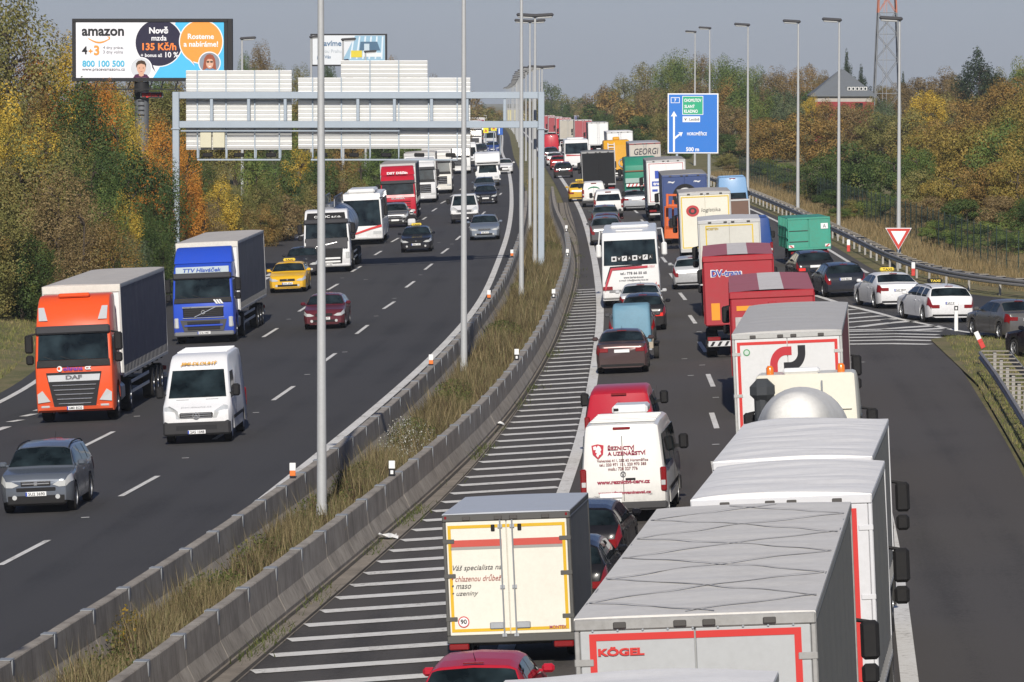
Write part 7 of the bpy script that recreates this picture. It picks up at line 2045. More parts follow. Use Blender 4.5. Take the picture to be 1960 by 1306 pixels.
m = MB(); m.rbox(-.35, -.22, .1, 1.1, .55, .62, .01); m.rbox(.22, .35, .1, 1.1, .55, .62, .01); m.build('fork', CHASSIS(), fk)
wheels(fk, .5, [.0, -.8], .32, .2)
p = AS(1288, 34.3); h = heading(p.y); fk.matrix_world = Matrix.Translation((p.x, p.y, zr(p.x, p.y) + .12)) @ Matrix.Rotation(-math.atan2(h.x, h.y), 4, 'Z')
v = rigid('box_truck', 'white truck with red outline and blue lettering ahead of the dark blue truck', C(.6, .6, .6), paint((.25, .24, .22), .6), paint((.33, .32, .31), .7, 0, .25), WHITE(), 2.56, 12.5, 4.0, 1.15, 1279, 29.4, border=flat((.4, .05, .06)), bars=False, hinges=False, bw=.04, bi=.1)
BLU = flat((.02, .07, .38)); ye = -6.25 - .05
text(v, 'I', (-.62, ye, 3.05), width=.24, height=.5, face='R', mat=BLU, bold=.06, proud=.004); poly(v, [(-.95, 2.30), (-.1, 2.30), (-.1, 2.62), (-.95, 2.62)], (0, ye, 0), 'R', BLU, 'print', .004); text(v, 'trans', (-.52, ye, 2.46), width=.7, height=.2, face='R', mat=WHITE(), bold=.04, proud=.01); poly(v, [(-.95, 1.95), (-.6, 1.95), (-.6, 2.1), (-.95, 2.1)], (0, ye, 0), 'R', BLU, 'print', .004)
# green tipper
v = empty('tipper_truck', 'green tipper truck with rounded load body ahead of the white lettered truck', 'truck', GB)
L = 8.5; f, r = L / 2, -L / 2; GN = paint((.02, .24, .15), .45, 0, .15)
cab(v, f, C(.02, .22, .14), 3.0, 2.4, 'plain', deflector=False, far=True)
MB().loft([(r + .3, 1.1), (f - 2.4, 1.1), (f - 2.4, 3.2), (f - 2.7, 3.55), (r + .8, 3.55), (r + .1, 3.0), (r, 2.2)], 2.45, .15, .95, 1.2, 3.5).build('load_body', GN, v)
MB().rbox(-1.15, 1.15, r - .05, r + .1, 2.55, 2.65, .02).build('body_rail', paint((.2, .1, .05), .7), v); MB().rbox(-1.15, 1.15, r - .04, r + .02, 1.75, 2.1, .02).build('tailgate', paint((.3, .42, .38), .5, 0, .1), v)
MB().rbox(-1.1, 1.1, r - .05, r - .03, 1.5, 1.7, .01).build('warning_plate', WHITE(), v)
for k in range(8): poly(v, [(-1.0 + .27 * k, 1.5), (-.9 + .27 * k, 1.5), (-.8 + .27 * k, 1.7), (-.9 + .27 * k, 1.7)], (0, r - .05, 0), 'R', flat((.5, .03, .03)), 'stripe', .003)
MB().rbox(-.9, .9, r + .1, r + 1.0, .8, 1.15, .05).build('chute', paint((.45, .16, .03), .6, 0, .3), v)
under(v, r, f - 1, 1.1, [r + 1.5, r + 2.8]); wheels(v, 1.0, [f - 1.42], .5, .32, True)
place(v, L, AS(1230, 26.7), 'away')
v = car('passenger_car', 'silver saloon beside the white lettered truck', 'car', 'sedan', C(.40, .42, .44), 4.4, 1.78, 1.45, GB, .4); place(v, 4.4, AS(1217, 27.3), 'away')
v = far_truck('trailer truck with grey roof and large slanted white rear lettering', C(.5, .5, .5), 'plain', paint((.34, .31, .3), .6), paint((.40, .41, .43), .6), 1238, 24, 'away', 14.5, rearm=paint((.50, .46, .40), .5), border=None)
text(v, 'GEORGI', (.1, -7.25 - .05, 3.25), width=1.95, height=.5, face='R', mat=flat((.07, .07, .08)), bold=.01, shear=.2, proud=.03)
poly(v, [(-1.25, 3.82), (1.25, 3.82), (1.25, 3.9), (-1.25, 3.9)], (0, -7.3, 0), 'R', flat((.28, .05, .05)), 'stripe', .01)
# yellow truck with ladder
v = empty('work_truck', 'yellow work truck with a ladder up its rear', 'truck', GB)
L = 7.5; f, r = L / 2, -L / 2; YL = paint((.66, .33, .01), .45, 0, .12)
cab(v, f, C(.66, .33, .01), 3.0, 2.4, 'plain', deflector=False, far=True)
MB().loft([(r + .2, 1.0), (f - 2.4, 1.0), (f - 2.4, 3.3), (f - 2.8, 3.6), (r + .6, 3.6), (r + .2, 3.2)], 2.4, .12, .96, 1, 3.6).build('body', YL, v)
m = MB(); m.tube([(-.75, r + .1, .8), (-.75, r + .1, 3.4)], .05); m.tube([(-.2, r + .1, .8), (-.2, r + .1, 3.4)], .05); m.build('ladder_rail', WHITE(), v)
for k in range(10): MB().tube([(-.75, r + .1, .9 + .26 * k), (-.2, r + .1, .9 + .26 * k)], .035).build('rung', WHITE(), v)
MB().lathe([(0, .4), (.1, .4), (.1, .3), (0, .3)], (.5, r + .05, 1.6), 'y', 18).build('hose_reel', STEEL(), v)
MB().rbox(-.3, .3, r + .8, r + 1.5, 3.6, 3.9, .08).build('roof_gear', YL, v)
under(v, r, f - 1, 1.0, [r + 1.6]); wheels(v, 1.0, [f - 1.42], .5, .32, True)
place(v, L, AS(1183, 21.7), 'away')
far_truck('far white trailer behind the yellow work truck', C(.6, .6, .6), 'plain', paint((.4, .38, .36)), ROOFW, 1189, 20.0, 'away', 15)
far_truck('far truck with mauve brown curtains and white doors', C(.6, .6, .6), 'plain', paint((.2, .13, .13), .6), paint((.4, .38, .36)), 1146, 15.6, 'away', 15)
far_truck('far truck with dull red roof band left of the mauve brown truck', C(.4, .05, .05), 'plain', paint((.3, .06, .06), .6), paint((.42, .4, .38)), 1117, 13.6, 'away', 13, rearm=paint((.35, .06, .07), .6))
far_truck('far beige box truck above the far white bus', C(.5, .5, .5), 'plain', paint((.4, .37, .31), .6), paint((.42, .4, .38)), 1088, 13.2, 'away', 11, rearm=paint((.42, .39, .33), .6))
far_truck('far bright red box truck behind the far beige truck', C(.4, .02, .03), 'plain', paint((.45, .02, .03), .6), paint((.45, .2, .2)), 1079, 11.6, 'away', 13, rearm=paint((.5, .02, .03), .6))
far_truck('far white fronted truck at the left rim of the red trucks', C(.7, .7, .7), 'plain', paint((.45, .45, .45), .6), paint((.5, .3, .3)), 1063, 10.8, 'away', 13, rearm=paint((.3, .04, .05), .6))
far_truck('far dark blue truck near the end of the queue', C(.05, .06, .2), 'plain', paint((.08, .09, .2), .6), paint((.3, .3, .33)), 1112, 10.0, 'away', 13, rearm=paint((.10, .11, .25), .6))
far_truck('far brownish red truck beside the gantry leg at the end of the queue', C(.3, .03, .04), 'plain', paint((.3, .04, .05), .6), paint((.4, .2, .2)), 1050, 9.8, 'away', 13, rearm=paint((.35, .04, .05), .6))
# ------------------------------------------------------------------ third lane and slip road
v = van('delivery_van', 'light blue high van in the right lane by the guardrail', 'van', C(.20, .35, .55), 5.9, 2.05, 2.75, GB, 'high', near='rear', rear_glass=True); place(v, 5.9, AS(1405, 29.6), 'away')
v = empty('box_trailer', 'small brown box trailer next to the light blue van', 'trailer', GB)
MB().rbox(-.8, .8, -1.6, 1.6, .55, 2.35, .06).build('box', paint((.14, .075, .05), .6, 0, .15), v)
m = MB(); m.rbox(-.84, .84, -1.63, -1.58, .5, .6, .01); m.rbox(-.84, .84, -1.63, -1.58, 2.3, 2.4, .01); m.rbox(-.84, -.76, -1.63, -1.58, .6, 2.3, .01); m.rbox(.76, .84, -1.63, -1.58, .6, 2.3, .01); m.build('frame', ALU(), v)
for s in (-1, 1): MB().rbox(s * .55, s * .78, -1.66, -1.62, .42, .52, .02).build('tail_light', REDLENS(), v)
m = MB(); m.rbox(-.6, .6, -1.5, 1.5, .42, .54, .02); m.cyl((0, 1.5, .48), (0, 2.5, .48), .04, .04, 6); m.build('chassis', CHASSIS(), v)
wheels(v, .85, [-.35, .35], .3, .18); place(v, 3.2, AS(1410, 33.5), 'away')
v = van('delivery_van', 'dark blue van right of the pale box truck with yellow tape', 'van', C(.02, .06, .22), 5.6, 2.0, 2.55, GB, 'high', near='rear'); place(v, 5.6, AS(1443, 38.4), 'away')
# green container trailer
v = empty('container_trailer', 'green steel container trailer with an A board by the guardrail', 'trailer', GB)
L = 5.2; f, r = L / 2, -L / 2; GC = paint((.025, .30, .21), .5, 0, .2, grime=(.12, .06, .03)); w = 1.07
MB().box(-w + .02, w - .02, r + .03, f, .82, 2.36).build('container', GC, v, smooth=0)
for (a, b) in ((-w + .05, -.05), (.0, w - .05)):
    d = MB().rbox(a, b, r - .03, r + .03, .86, 2.28, .01).build('rear_door', GC, v, smooth=0)
    for z in ((1.18, 1.72) if a < -.5 else ()): MB().rbox(a, b, r - .06, r - .03, z - .02, z + .02, .005).build('door_bar', paint((.05, .06, .05), .7), d, smooth=0)
m = MB(); m.rbox(-w, w, r - .05, r + .05, 2.28, 2.38, .01); m.rbox(-w, w, r - .05, r + .05, .76, .86, .01)
for x in (-w, w - .08): m.rbox(x, x + .08, r - .05, r + .05, .865, 2.275, .01)
m.build('rear_frame', GC, v, smooth=0)
for s in (-1, 1):
    for k in range(6): MB().rbox(s * (w - .02), s * (w + .05), r + .3 + .8 * k, r + .38 + .8 * k, .85, 2.35, .01).build('side_rib', GC, v, smooth=0)
    for z in (1.35, 1.85): MB().rbox(s * (w - .02), s * (w + .04), r + .05, f, z, z + .06, .01).build('side_rail', GC, v, smooth=0)
    MB().rbox(s * .78, s * 1.05, r - .065, r - .052, .88, 1.02, .005).build('warning_plate', WHITE(), v, smooth=0)
    poly(v, [(s * .80, .89), (s * .90, .89), (s * 1.03, 1.01), (s * .93, 1.01)], (0, r - .067, 0), 'R', flat((.5, .03, .03)), 'stripe', .003)
ab = MB().rbox(.60, .96, r - .065, r - .052, 1.78, 2.06, .005).build('a_board', PLATE(), v, smooth=0); text(ab, 'A', (.78, r - .066, 1.92), width=.16, height=.18, face='R', mat=INK(), proud=.003)
c = MB()
for s in (-.4, .4): c.rbox(s - .05, s + .05, r + .1, f + .8, .55, .76, .02)
c.build('chassis', CHASSIS(), v); wheels(v, .85, [-1.3, -.2], .42, .28, True)
for s in (-1, 1): MB().rbox(s * .6, s * .95, r - .02, r + .04, .55, .68, .02).build('tail_light', REDLENS(), v)
place(v, L, AS(1551, 38.2), 'away', .06)
v = car('passenger_car', 'black estate car with lit brake lights under the green container trailer', 'car', 'wagon', C(.012, .013, .016), 4.5, 1.8, 1.48, GB, brake=True, rails='black'); place(v, 4.5, AS(1563, 41.5), 'away', .10)
v = car('passenger_car', 'dark blue estate car with tall tail lights behind the first white taxi', 'car', 'wagon', C(.014, .018, .028), 4.6, 1.8, 1.46, GB, lamp='tower', rails='black', plate_text='5H4 8627', lights='R'); place(v, 4.6, AS(1620, 44.2), 'away', .12)
WT2 = C(.74, .74, .74)
v = car('taxi', 'white saloon taxi with yellow roof sign on the slip road', 'taxi', 'sedan', WT2, 4.7, 1.86, 1.46, GB, taxi='yellow', plate_text='5A7 9847', lights='R'); place(v, 4.7, AS(1724, 46.6), 'away', .20)
v = car('taxi', 'white estate taxi with black roof sign behind the slim white post', 'taxi', 'wagon', WT2, 4.8, 1.86, 1.47, GB, taxi='dark', plate_text='5AY 0205', lights='R', rails='black'); place(v, 4.8, AS(1822, 49.2), 'away', .24)
v = car('passenger_car', 'grey saloon car following the white estate taxi', 'car', 'sedan', C(.13, .125, .12), 4.6, 1.8, 1.45, GB, .3); place(v, 4.6, AS(1972, 52.5), 'away', .30)
v = car('passenger_car', 'black saloon car half outside the right edge of the picture', 'car', 'sedan', C(.012, .012, .016), 4.6, 1.8, 1.45, GB); place(v, 4.6, AS(2082, 56.5), 'away', .42)
# ------------------------------------------------------------------ trees and bushes
PAL = {
    'yellow': [(.12, .14, .03), (.36, .27, .045), (.54, .37, .05), (.27, .20, .035)],
    'orange': [(.14, .10, .025), (.42, .17, .025), (.54, .26, .04), (.28, .08, .02)],
    'olive': [(.065, .075, .02), (.14, .14, .04), (.22, .195, .065), (.20, .13, .04)],
    'green': [(.04, .07, .016), (.085, .13, .03), (.135, .18, .045), (.20, .19, .04)],
    'dark': [(.022, .042, .012), (.046, .076, .02), (.072, .11, .028), (.12, .125, .03)],
    'brown': [(.08, .06, .026), (.165, .115, .05), (.235, .17, .075), (.13, .11, .04)],
    'rust': [(.085, .085, .025), (.18, .125, .038), (.29, .175, .05), (.15, .14, .035)],
    'grey': [(.045, .065, .035), (.09, .12, .06), (.135, .165, .085), (.16, .155, .07)],
    'gold': [(.085, .095, .025), (.20, .165, .038), (.31, .22, .05), (.17, .13, .035)],
    'fir': [(.012, .022, .012), (.024, .04, .02), (.038, .058, .027), (.035, .048, .024)],
}
PAL = {k: [tuple(x * 1.22 for x in c) for c in v] for k, v in PAL.items()}
def leaf_mat(kind):
    def build(nt, b):
        g = nt.nodes.new('ShaderNodeNewGeometry')
        oi = nt.nodes.new('ShaderNodeObjectInfo')
        v = coords(nt)
        n = N(nt, 'ShaderNodeTexNoise', Scale=3.2, Detail=2.0, noise_dimensions='4D')
        nt.links.new(v, n.inputs['Vector'])
        wv = N(nt, 'ShaderNodeMath', operation='MULTIPLY'); wv.inputs[1].default_value = 37.0
        nt.links.new(oi.outputs['Random'], wv.inputs[0]); nt.links.new(wv.outputs[0], n.inputs['W'])
        a = N(nt, 'ShaderNodeMath', operation='MULTIPLY_ADD'); a.inputs[1].default_value = 0.30
        nt.links.new(g.outputs['Random Per Island'], a.inputs[0])
        m2 = N(nt, 'ShaderNodeMapRange'); m2.inputs['From Min'].default_value = .32; m2.inputs['From Max'].default_value = .68; m2.inputs['To Max'].default_value = .66
        nt.links.new(n.outputs['Fac'], m2.inputs['Value'])
        sh = N(nt, 'ShaderNodeMath', operation='MULTIPLY_ADD'); sh.inputs[1].default_value = .14
        nt.links.new(oi.outputs['Random'], sh.inputs[0]); nt.links.new(m2.outputs[0], sh.inputs[2])
        nt.links.new(sh.outputs[0], a.inputs[2])
        p = PAL[kind]
        r = ramp(nt, [(0.08, p[0]), (0.40, p[1]), (0.68, p[2]), (0.95, p[3])])
        nt.links.new(a.outputs[0], r.inputs[0])
        nt.links.new(r.outputs[0], b.inputs['Base Color'])
        b.inputs['Roughness'].default_value = 0.6
        b.inputs['Specular IOR Level'].default_value = 0.3
        tr = nt.nodes.new('ShaderNodeBsdfTranslucent')
        nt.links.new(r.outputs[0], tr.inputs['Color'])
        mx = nt.nodes.new('ShaderNodeMixShader'); mx.inputs[0].default_value = 0.32
        nt.links.new(b.outputs[0], mx.inputs[1]); nt.links.new(tr.outputs[0], mx.inputs[2])
        nt.links.new(mx.outputs[0], nt.nodes['Material Output'].inputs['Surface'])
    return node_mat('leaves_' + kind, build)
BARK = paint((.07, .055, .042), .9, 0, .2)
def crown_mesh(seed, n, lobes, size, shape='round', low=0.0, A=1.0):
    """leaf quads over many uneven clumps inside a unit crown standing on z=0"""
    r = np.random.RandomState(seed)
    c = []; rad = []
    while len(c) < lobes:
        p = r.uniform(-1, 1, 3)
        d = math.sqrt((p * p).sum())
        if d > 1 or d < .25: continue
        z = .5 + .5 * p[2]
        if shape == 'cone':
            k = min(1, (1 - z) * 1.7 + .05); q = np.array([p[0] * k * .62, p[1] * k * .62, z]); rr = .08 + .14 * (1 - z)
        else:
            k = math.sqrt(max(1 - (max(z - low, 0) / (1 - low) * 1.6 - .6) ** 2, .05)) if low < .3 else 1
            q = np.array([p[0] * .42 * (.7 + .3 * k), p[1] * .42 * (.7 + .3 * k), low + (1 - low) * (z * .92)]); rr = r.uniform(.08, .20)
        c.append(q); rad.append(rr)
    c = np.array(c); rad = np.array(rad)
    w = rad ** 2; w /= w.sum()
    idx = r.choice(len(c), n, p=w)
    d = r.normal(size=(n, 3)); d /= np.linalg.norm(d, axis=1)[:, None]
    d[:, 2] = d[:, 2] * .85 + .1
    rr = rad[idx] * r.uniform(.45, 1.1, n) ** .4
    P = c[idx] + d * rr[:, None]
    P[:, 2] = np.maximum(P[:, 2], .005)
    P[:, 2] *= A
    nrm = d + r.normal(size=(n, 3)) * .34 + np.array([0, 0, .25]); nrm /= np.linalg.norm(nrm, axis=1)[:, None]
    a = np.cross(nrm, r.normal(size=(n, 3))); a /= np.linalg.norm(a, axis=1)[:, None]
    b = np.cross(nrm, a)
    s = size * r.uniform(.6, 1.35, n)[:, None]
    V = np.stack([P - a * s, P - b * s * .62 + a * s * .1, P + a * s, P + b * s * .62 + a * s * .1], 1).reshape(-1, 3)
    me = bpy.data.meshes.new('crown')
    me.vertices.add(4 * n); me.vertices.foreach_set('co', V.ravel())
    me.loops.add(4 * n); me.loops.foreach_set('vertex_index', np.arange(4 * n, dtype=np.int32))
    me.polygons.add(n); me.polygons.foreach_set('loop_start', np.arange(0, 4 * n, 4, dtype=np.int32)); me.polygons.foreach_set('loop_total', np.full(n, 4, np.int32))
    me.update(calc_edges=True); me.validate()
    me.materials.append(leaf_mat('green'))
    return me
ASPECT = {'bush': [.75, 1.1, 1.6, 2.3], 'tree': [1.0, 1.4, 1.9, 2.6], 'cone': [1.2, 2.2], 'far': [1.0, 1.7]}
CROWNS = {'bush': [[crown_mesh(100 + 10 * j + i, int(11000 * a ** .4), int(34 * a ** .5), .0135, 'round', 0.0, a) for i in range(3)] for j, a in enumerate(ASPECT['bush'])],
          'tree': [[crown_mesh(200 + 10 * j + i, int(10000 * a ** .4), int(36 * a ** .5), .0145, 'round', 0.12, a) for i in range(3)] for j, a in enumerate(ASPECT['tree'])],
          'cone': [[crown_mesh(300 + i, 10000, 50, .022, 'cone', 0, a)] for i, a in enumerate(ASPECT['cone'])],
          'far': [[crown_mesh(400 + 10 * j + i, 3000, 40, .024, 'round', 0.05, a) for i in range(2)] for j, a in enumerate(ASPECT['far'])]}
def trunk_mesh(seed):
    r = random.Random(seed); mb = MB()
    p = Vector((0, 0, -.12)); rad = .030; pts = [p]
    for k in range(6):
        q = p + Vector((r.uniform(-.02, .02), r.uniform(-.02, .02), .145)); mb.cyl(p, q, rad, rad * .84, 7, caps=False); rad *= .84; p = q; pts.append(p)
    for k in range(14):
        b = pts[r.randint(1, 6)]; a = r.uniform(0, 6.28); l = r.uniform(.12, .26)
        e = b + Vector((math.cos(a) * l, math.sin(a) * l, r.uniform(.02, .10))); m = b.lerp(e, .5) + Vector((0, 0, .02))
        mb.cyl(b, m, .011, .008, 5, caps=False); mb.cyl(m, e, .008, .003, 5, caps=False)
    me = mb.mesh('trunk'); me.materials.append(BARK); return me
TRUNKS = [trunk_mesh(s) for s in range(4)]
def plant(x, y, h, w, kind, shape, label, group, name=None, z=None):
    name = name or {'bush': 'bush', 'tree': 'tree', 'cone': 'conifer', 'far': 'tree'}[shape]
    t = empty(name, label, 'conifer' if shape == 'cone' else 'bush' if shape == 'bush' else 'tree', group, (x, y, tz(x, y) if z is None else z))
    j = min(range(len(ASPECT[shape])), key=lambda q: abs(math.log(ASPECT[shape][q] * w / h)))
    c = link('crown', R.choice(CROWNS[shape][j]), t)
    c.material_slots[0].link = 'OBJECT'; c.material_slots[0].material = leaf_mat(kind)
    c.scale = (w, w * R.uniform(.9, 1.1), h / ASPECT[shape][j]); c.rotation_euler = (0, 0, R.uniform(0, 6.28))
    tr = link('trunk', R.choice(TRUNKS), t); tr.scale = (min(w, h), min(w, h), h * .95); tr.rotation_euler = (0, 0, R.uniform(0, 6.28))
    return t
def P(px, top, dist, wpx, kind, shape='tree', label=None, group=None, base=None):
    """a plant whose crown top shows at a pixel, at a given depth, standing on the ground there"""
    q = AT(px, 300, dist); x, y = q.x, q.y
    r_ = ray(px, top); ztop = CAMZ + r_.z * (y / r_.y); z = tz(x, y)
    h = max(ztop - z, .8) * 1.06; w = wpx * dist * K / F / .92
    return plant(x, y, h, w, kind, shape, label, group)
WORD = {'gold': 'dull golden', 'yellow': 'golden yellow', 'orange': 'orange', 'olive': 'olive brown', 'green': 'mid green', 'dark': 'dark green', 'brown': 'dull brown', 'rust': 'rust coloured', 'grey': 'grey green', 'fir': 'dark'}
def auto(zone, shape, kind):
    return '%s %s %s' % (WORD[kind], {'bush': 'bush', 'tree': 'leafy tree', 'far': 'distant tree', 'cone': 'conifer'}[shape], zone)
ZL, ZG, ZR, ZF = 'on the left bank', 'behind the sign gantry', 'in the thicket behind the wire fence', 'in the wood beyond the blue sign'
def row(zone, group, items):
    for it in items:
        px, top, dist, wpx, kind, shape = it[:6]
        P(px, top, dist, wpx, kind, shape, it[6] if len(it) > 6 else auto(zone, shape, kind), group)
row(ZL, 'trees and bushes on the left bank', [
    (20, -30, 150, 190, 'olive', 'tree', 'tall olive brown tree at the upper left corner'), (-70, 30, 140, 200, 'olive', 'tree'), (110, 70, 165, 130, 'yellow', 'tree', 'golden yellow tree touching the left rim of the large billboard'), (60, 110, 152, 130, 'orange', 'tree'),
    (165, 150, 168, 120, 'orange', 'tree', 'orange tree under the left end of the large billboard'), (230, 175, 170, 110, 'yellow', 'tree'), (320, 160, 178, 110, 'olive', 'tree'), (200, 148, 188, 110, 'olive', 'tree'), (255, 152, 190, 110, 'rust', 'tree'), (305, 146, 192, 110, 'green', 'tree'), (350, 155, 194, 110, 'brown', 'tree'), (420, 160, 200, 110, 'rust', 'tree'), (400, 190, 180, 120, 'olive', 'tree'), (-30, 150, 128, 170, 'yellow', 'tree'),
    (15, 205, 126, 110, 'yellow', 'bush', 'bright yellow bush at the left edge below the tall tree'), (75, 225, 124, 120, 'yellow', 'bush'), (150, 172, 138, 150, 'dark', 'tree', 'dark green maple under the large billboard'), (225, 195, 140, 140, 'green', 'bush'), (200, 160, 150, 90, 'orange', 'tree'), (255, 210, 139, 70, 'yellow', 'bush'), (95, 180, 142, 120, 'rust', 'tree'),
    (312, 228, 142, 90, 'orange', 'bush', 'bright orange maple bush just left of the gantry leg'), (355, 255, 145, 80, 'orange', 'bush'), (290, 280, 132, 110, 'orange', 'bush'),
    (250, 262, 122, 170, 'dark', 'bush', 'wide dark green bush in the middle of the left bank'), (175, 262, 120, 140, 'dark', 'bush'), (320, 300, 124, 110, 'dark', 'bush'), (130, 255, 118, 130, 'olive', 'bush'),
    (45, 275, 112, 190, 'olive', 'bush', 'big olive brown bush at the left edge above the grass'), (-30, 290, 108, 160, 'olive', 'bush'), (115, 300, 110, 150, 'brown', 'bush'), (20, 350, 113, 150, 'olive', 'bush'), (90, 380, 112, 140, 'olive', 'bush'), (160, 365, 107, 130, 'brown', 'bush'),
    (205, 350, 112, 100, 'green', 'bush', 'fresh yellow green bush behind the roof of the orange truck trailer'), (240, 375, 113, 80, 'yellow', 'bush'), (265, 395, 116, 100, 'dark', 'bush'), (305, 400, 118, 90, 'dark', 'bush'), (215, 420, 107, 100, 'rust', 'bush'), (260, 435, 109, 80, 'grey', 'bush'), (150, 440, 111, 110, 'dark', 'bush'), (40, 455, 109, 130, 'dark', 'bush'), (-25, 430, 108, 120, 'olive', 'bush'), (100, 470, 109, 110, 'dark', 'bush'), (310, 440, 117, 70, 'dark', 'bush')])
row(ZG, 'trees and bushes behind the gantry', [
    (365, 285, 150, 90, 'dark', 'bush'), (400, 300, 158, 100, 'olive', 'bush'), (420, 335, 150, 90, 'yellow', 'bush', 'yellow green bush between the gantry leg and the roadside lamp post'), (455, 350, 152, 80, 'olive', 'bush'), (390, 370, 146, 80, 'brown', 'bush'), (490, 300, 165, 110, 'green', 'bush'), (530, 285, 172, 110, 'dark', 'bush'), (505, 345, 158, 80, 'olive', 'bush'),
    (545, 365, 160, 110, 'brown', 'bush', 'dull brown bush above the short guardrail'), (500, 385, 155, 80, 'rust', 'bush'), (575, 290, 180, 100, 'yellow', 'bush'), (610, 300, 178, 100, 'dark', 'bush'), (595, 355, 168, 80, 'olive', 'bush'), (650, 290, 190, 90, 'rust', 'bush'), (690, 285, 195, 90, 'green', 'bush'), (665, 320, 185, 80, 'olive', 'bush'), (715, 300, 200, 70, 'dark', 'bush'), (640, 345, 178, 70, 'brown', 'bush'),
    (450, 190, 200, 120, 'olive', 'tree'), (520, 200, 205, 120, 'green', 'tree'), (590, 190, 220, 110, 'olive', 'tree'), (660, 200, 230, 110, 'rust', 'tree'), (730, 215, 240, 90, 'dark', 'tree'), (500, 86, 260, 62, 'brown', 'tree', 'bare looking dark tree standing between the two billboards'), (470, 105, 255, 50, 'green', 'tree'), (530, 125, 265, 50, 'olive', 'tree'), (575, 128, 270, 60, 'olive', 'tree'), (630, 118, 330, 50, 'dark', 'tree'), (755, 112, 340, 40, 'rust', 'tree'), (790, 130, 345, 60, 'olive', 'tree'), (840, 150, 380, 70, 'brown', 'tree'), (785, 250, 240, 80, 'green', 'bush'), (840, 255, 290, 70, 'olive', 'bush'), (880, 235, 350, 60, 'brown', 'tree'), (880, 195, 430, 50, 'olive', 'far'), (900, 178, 520, 60, 'brown', 'far'), (925, 200, 560, 45, 'dark', 'far'), (945, 205, 640, 40, 'rust', 'far'), (955, 216, 720, 30, 'olive', 'far'), (912, 215, 480, 40, 'green', 'far')])
row(ZR, 'trees and bushes behind the wire fence', [
    (1640, 262, 178, 150, 'dark', 'bush', 'largest dark green bush behind the lamp posts and the fence'), (1580, 300, 176, 120, 'dark', 'bush'), (1710, 290, 172, 120, 'dark', 'bush'), (1500, 315, 200, 90, 'green', 'bush'), (1460, 300, 215, 90, 'dark', 'bush'), (1420, 330, 225, 80, 'brown', 'bush'), (1530, 345, 190, 80, 'rust', 'bush'), (1590, 365, 168, 90, 'dark', 'bush'),
    (1480, 225, 230, 110, 'rust', 'tree'), (1550, 215, 222, 130, 'rust', 'tree', 'broad rust coloured tree left of the house wall'), (1755, 285, 170, 90, 'green', 'bush'), (1620, 210, 226, 110, 'brown', 'tree'), (1680, 225, 224, 110, 'olive', 'tree'), (1740, 215, 222, 110, 'olive', 'tree'), (1800, 235, 214, 120, 'rust', 'tree'),
    (1770, 175, 250, 80, 'yellow', 'tree', 'yellow green tree right of the lattice tower'), (1820, 185, 260, 90, 'olive', 'tree'), (1700, 200, 255, 70, 'grey', 'tree'), (1870, 180, 235, 110, 'rust', 'tree'), (1930, 150, 230, 130, 'rust', 'tree', 'rust coloured tree at the upper right edge'), (1990, 140, 228, 120, 'gold', 'tree'), (1945, 205, 200, 130, 'gold', 'tree'),
    (1780, 250, 178, 130, 'gold', 'tree'), (1850, 235, 172, 150, 'gold', 'tree', 'wide dull golden tree behind the fence right of the give way sign'), (1920, 240, 165, 150, 'green', 'tree'), (1985, 230, 160, 140, 'gold', 'tree'), (1760, 330, 160, 110, 'olive', 'bush'), (1820, 320, 155, 130, 'gold', 'bush'), (1890, 310, 150, 130, 'rust', 'tree'), (1950, 300, 148, 130, 'gold', 'tree'),
    (1690, 360, 158, 100, 'green', 'bush'), (1740, 375, 152, 80, 'brown', 'bush', 'dull brown bush right behind the give way sign'), (1640, 385, 160, 90, 'olive', 'bush'), (1790, 380, 148, 100, 'brown', 'bush'), (1850, 385, 142, 110, 'dark', 'bush'), (1910, 380, 140, 110, 'brown', 'bush'), (1970, 385, 138, 110, 'dark', 'bush'),
    (1790, 425, 136, 80, 'green', 'bush'), (1845, 432, 132, 90, 'green', 'bush', 'low fresh green bush by the fence at the right'), (1900, 428, 130, 100, 'green', 'bush'), (1955, 430, 128, 100, 'green', 'bush'), (2010, 300, 140, 130, 'rust', 'tree'), (1610, 415, 158, 60, 'green', 'bush'), (1555, 385, 180, 60, 'olive', 'bush')])
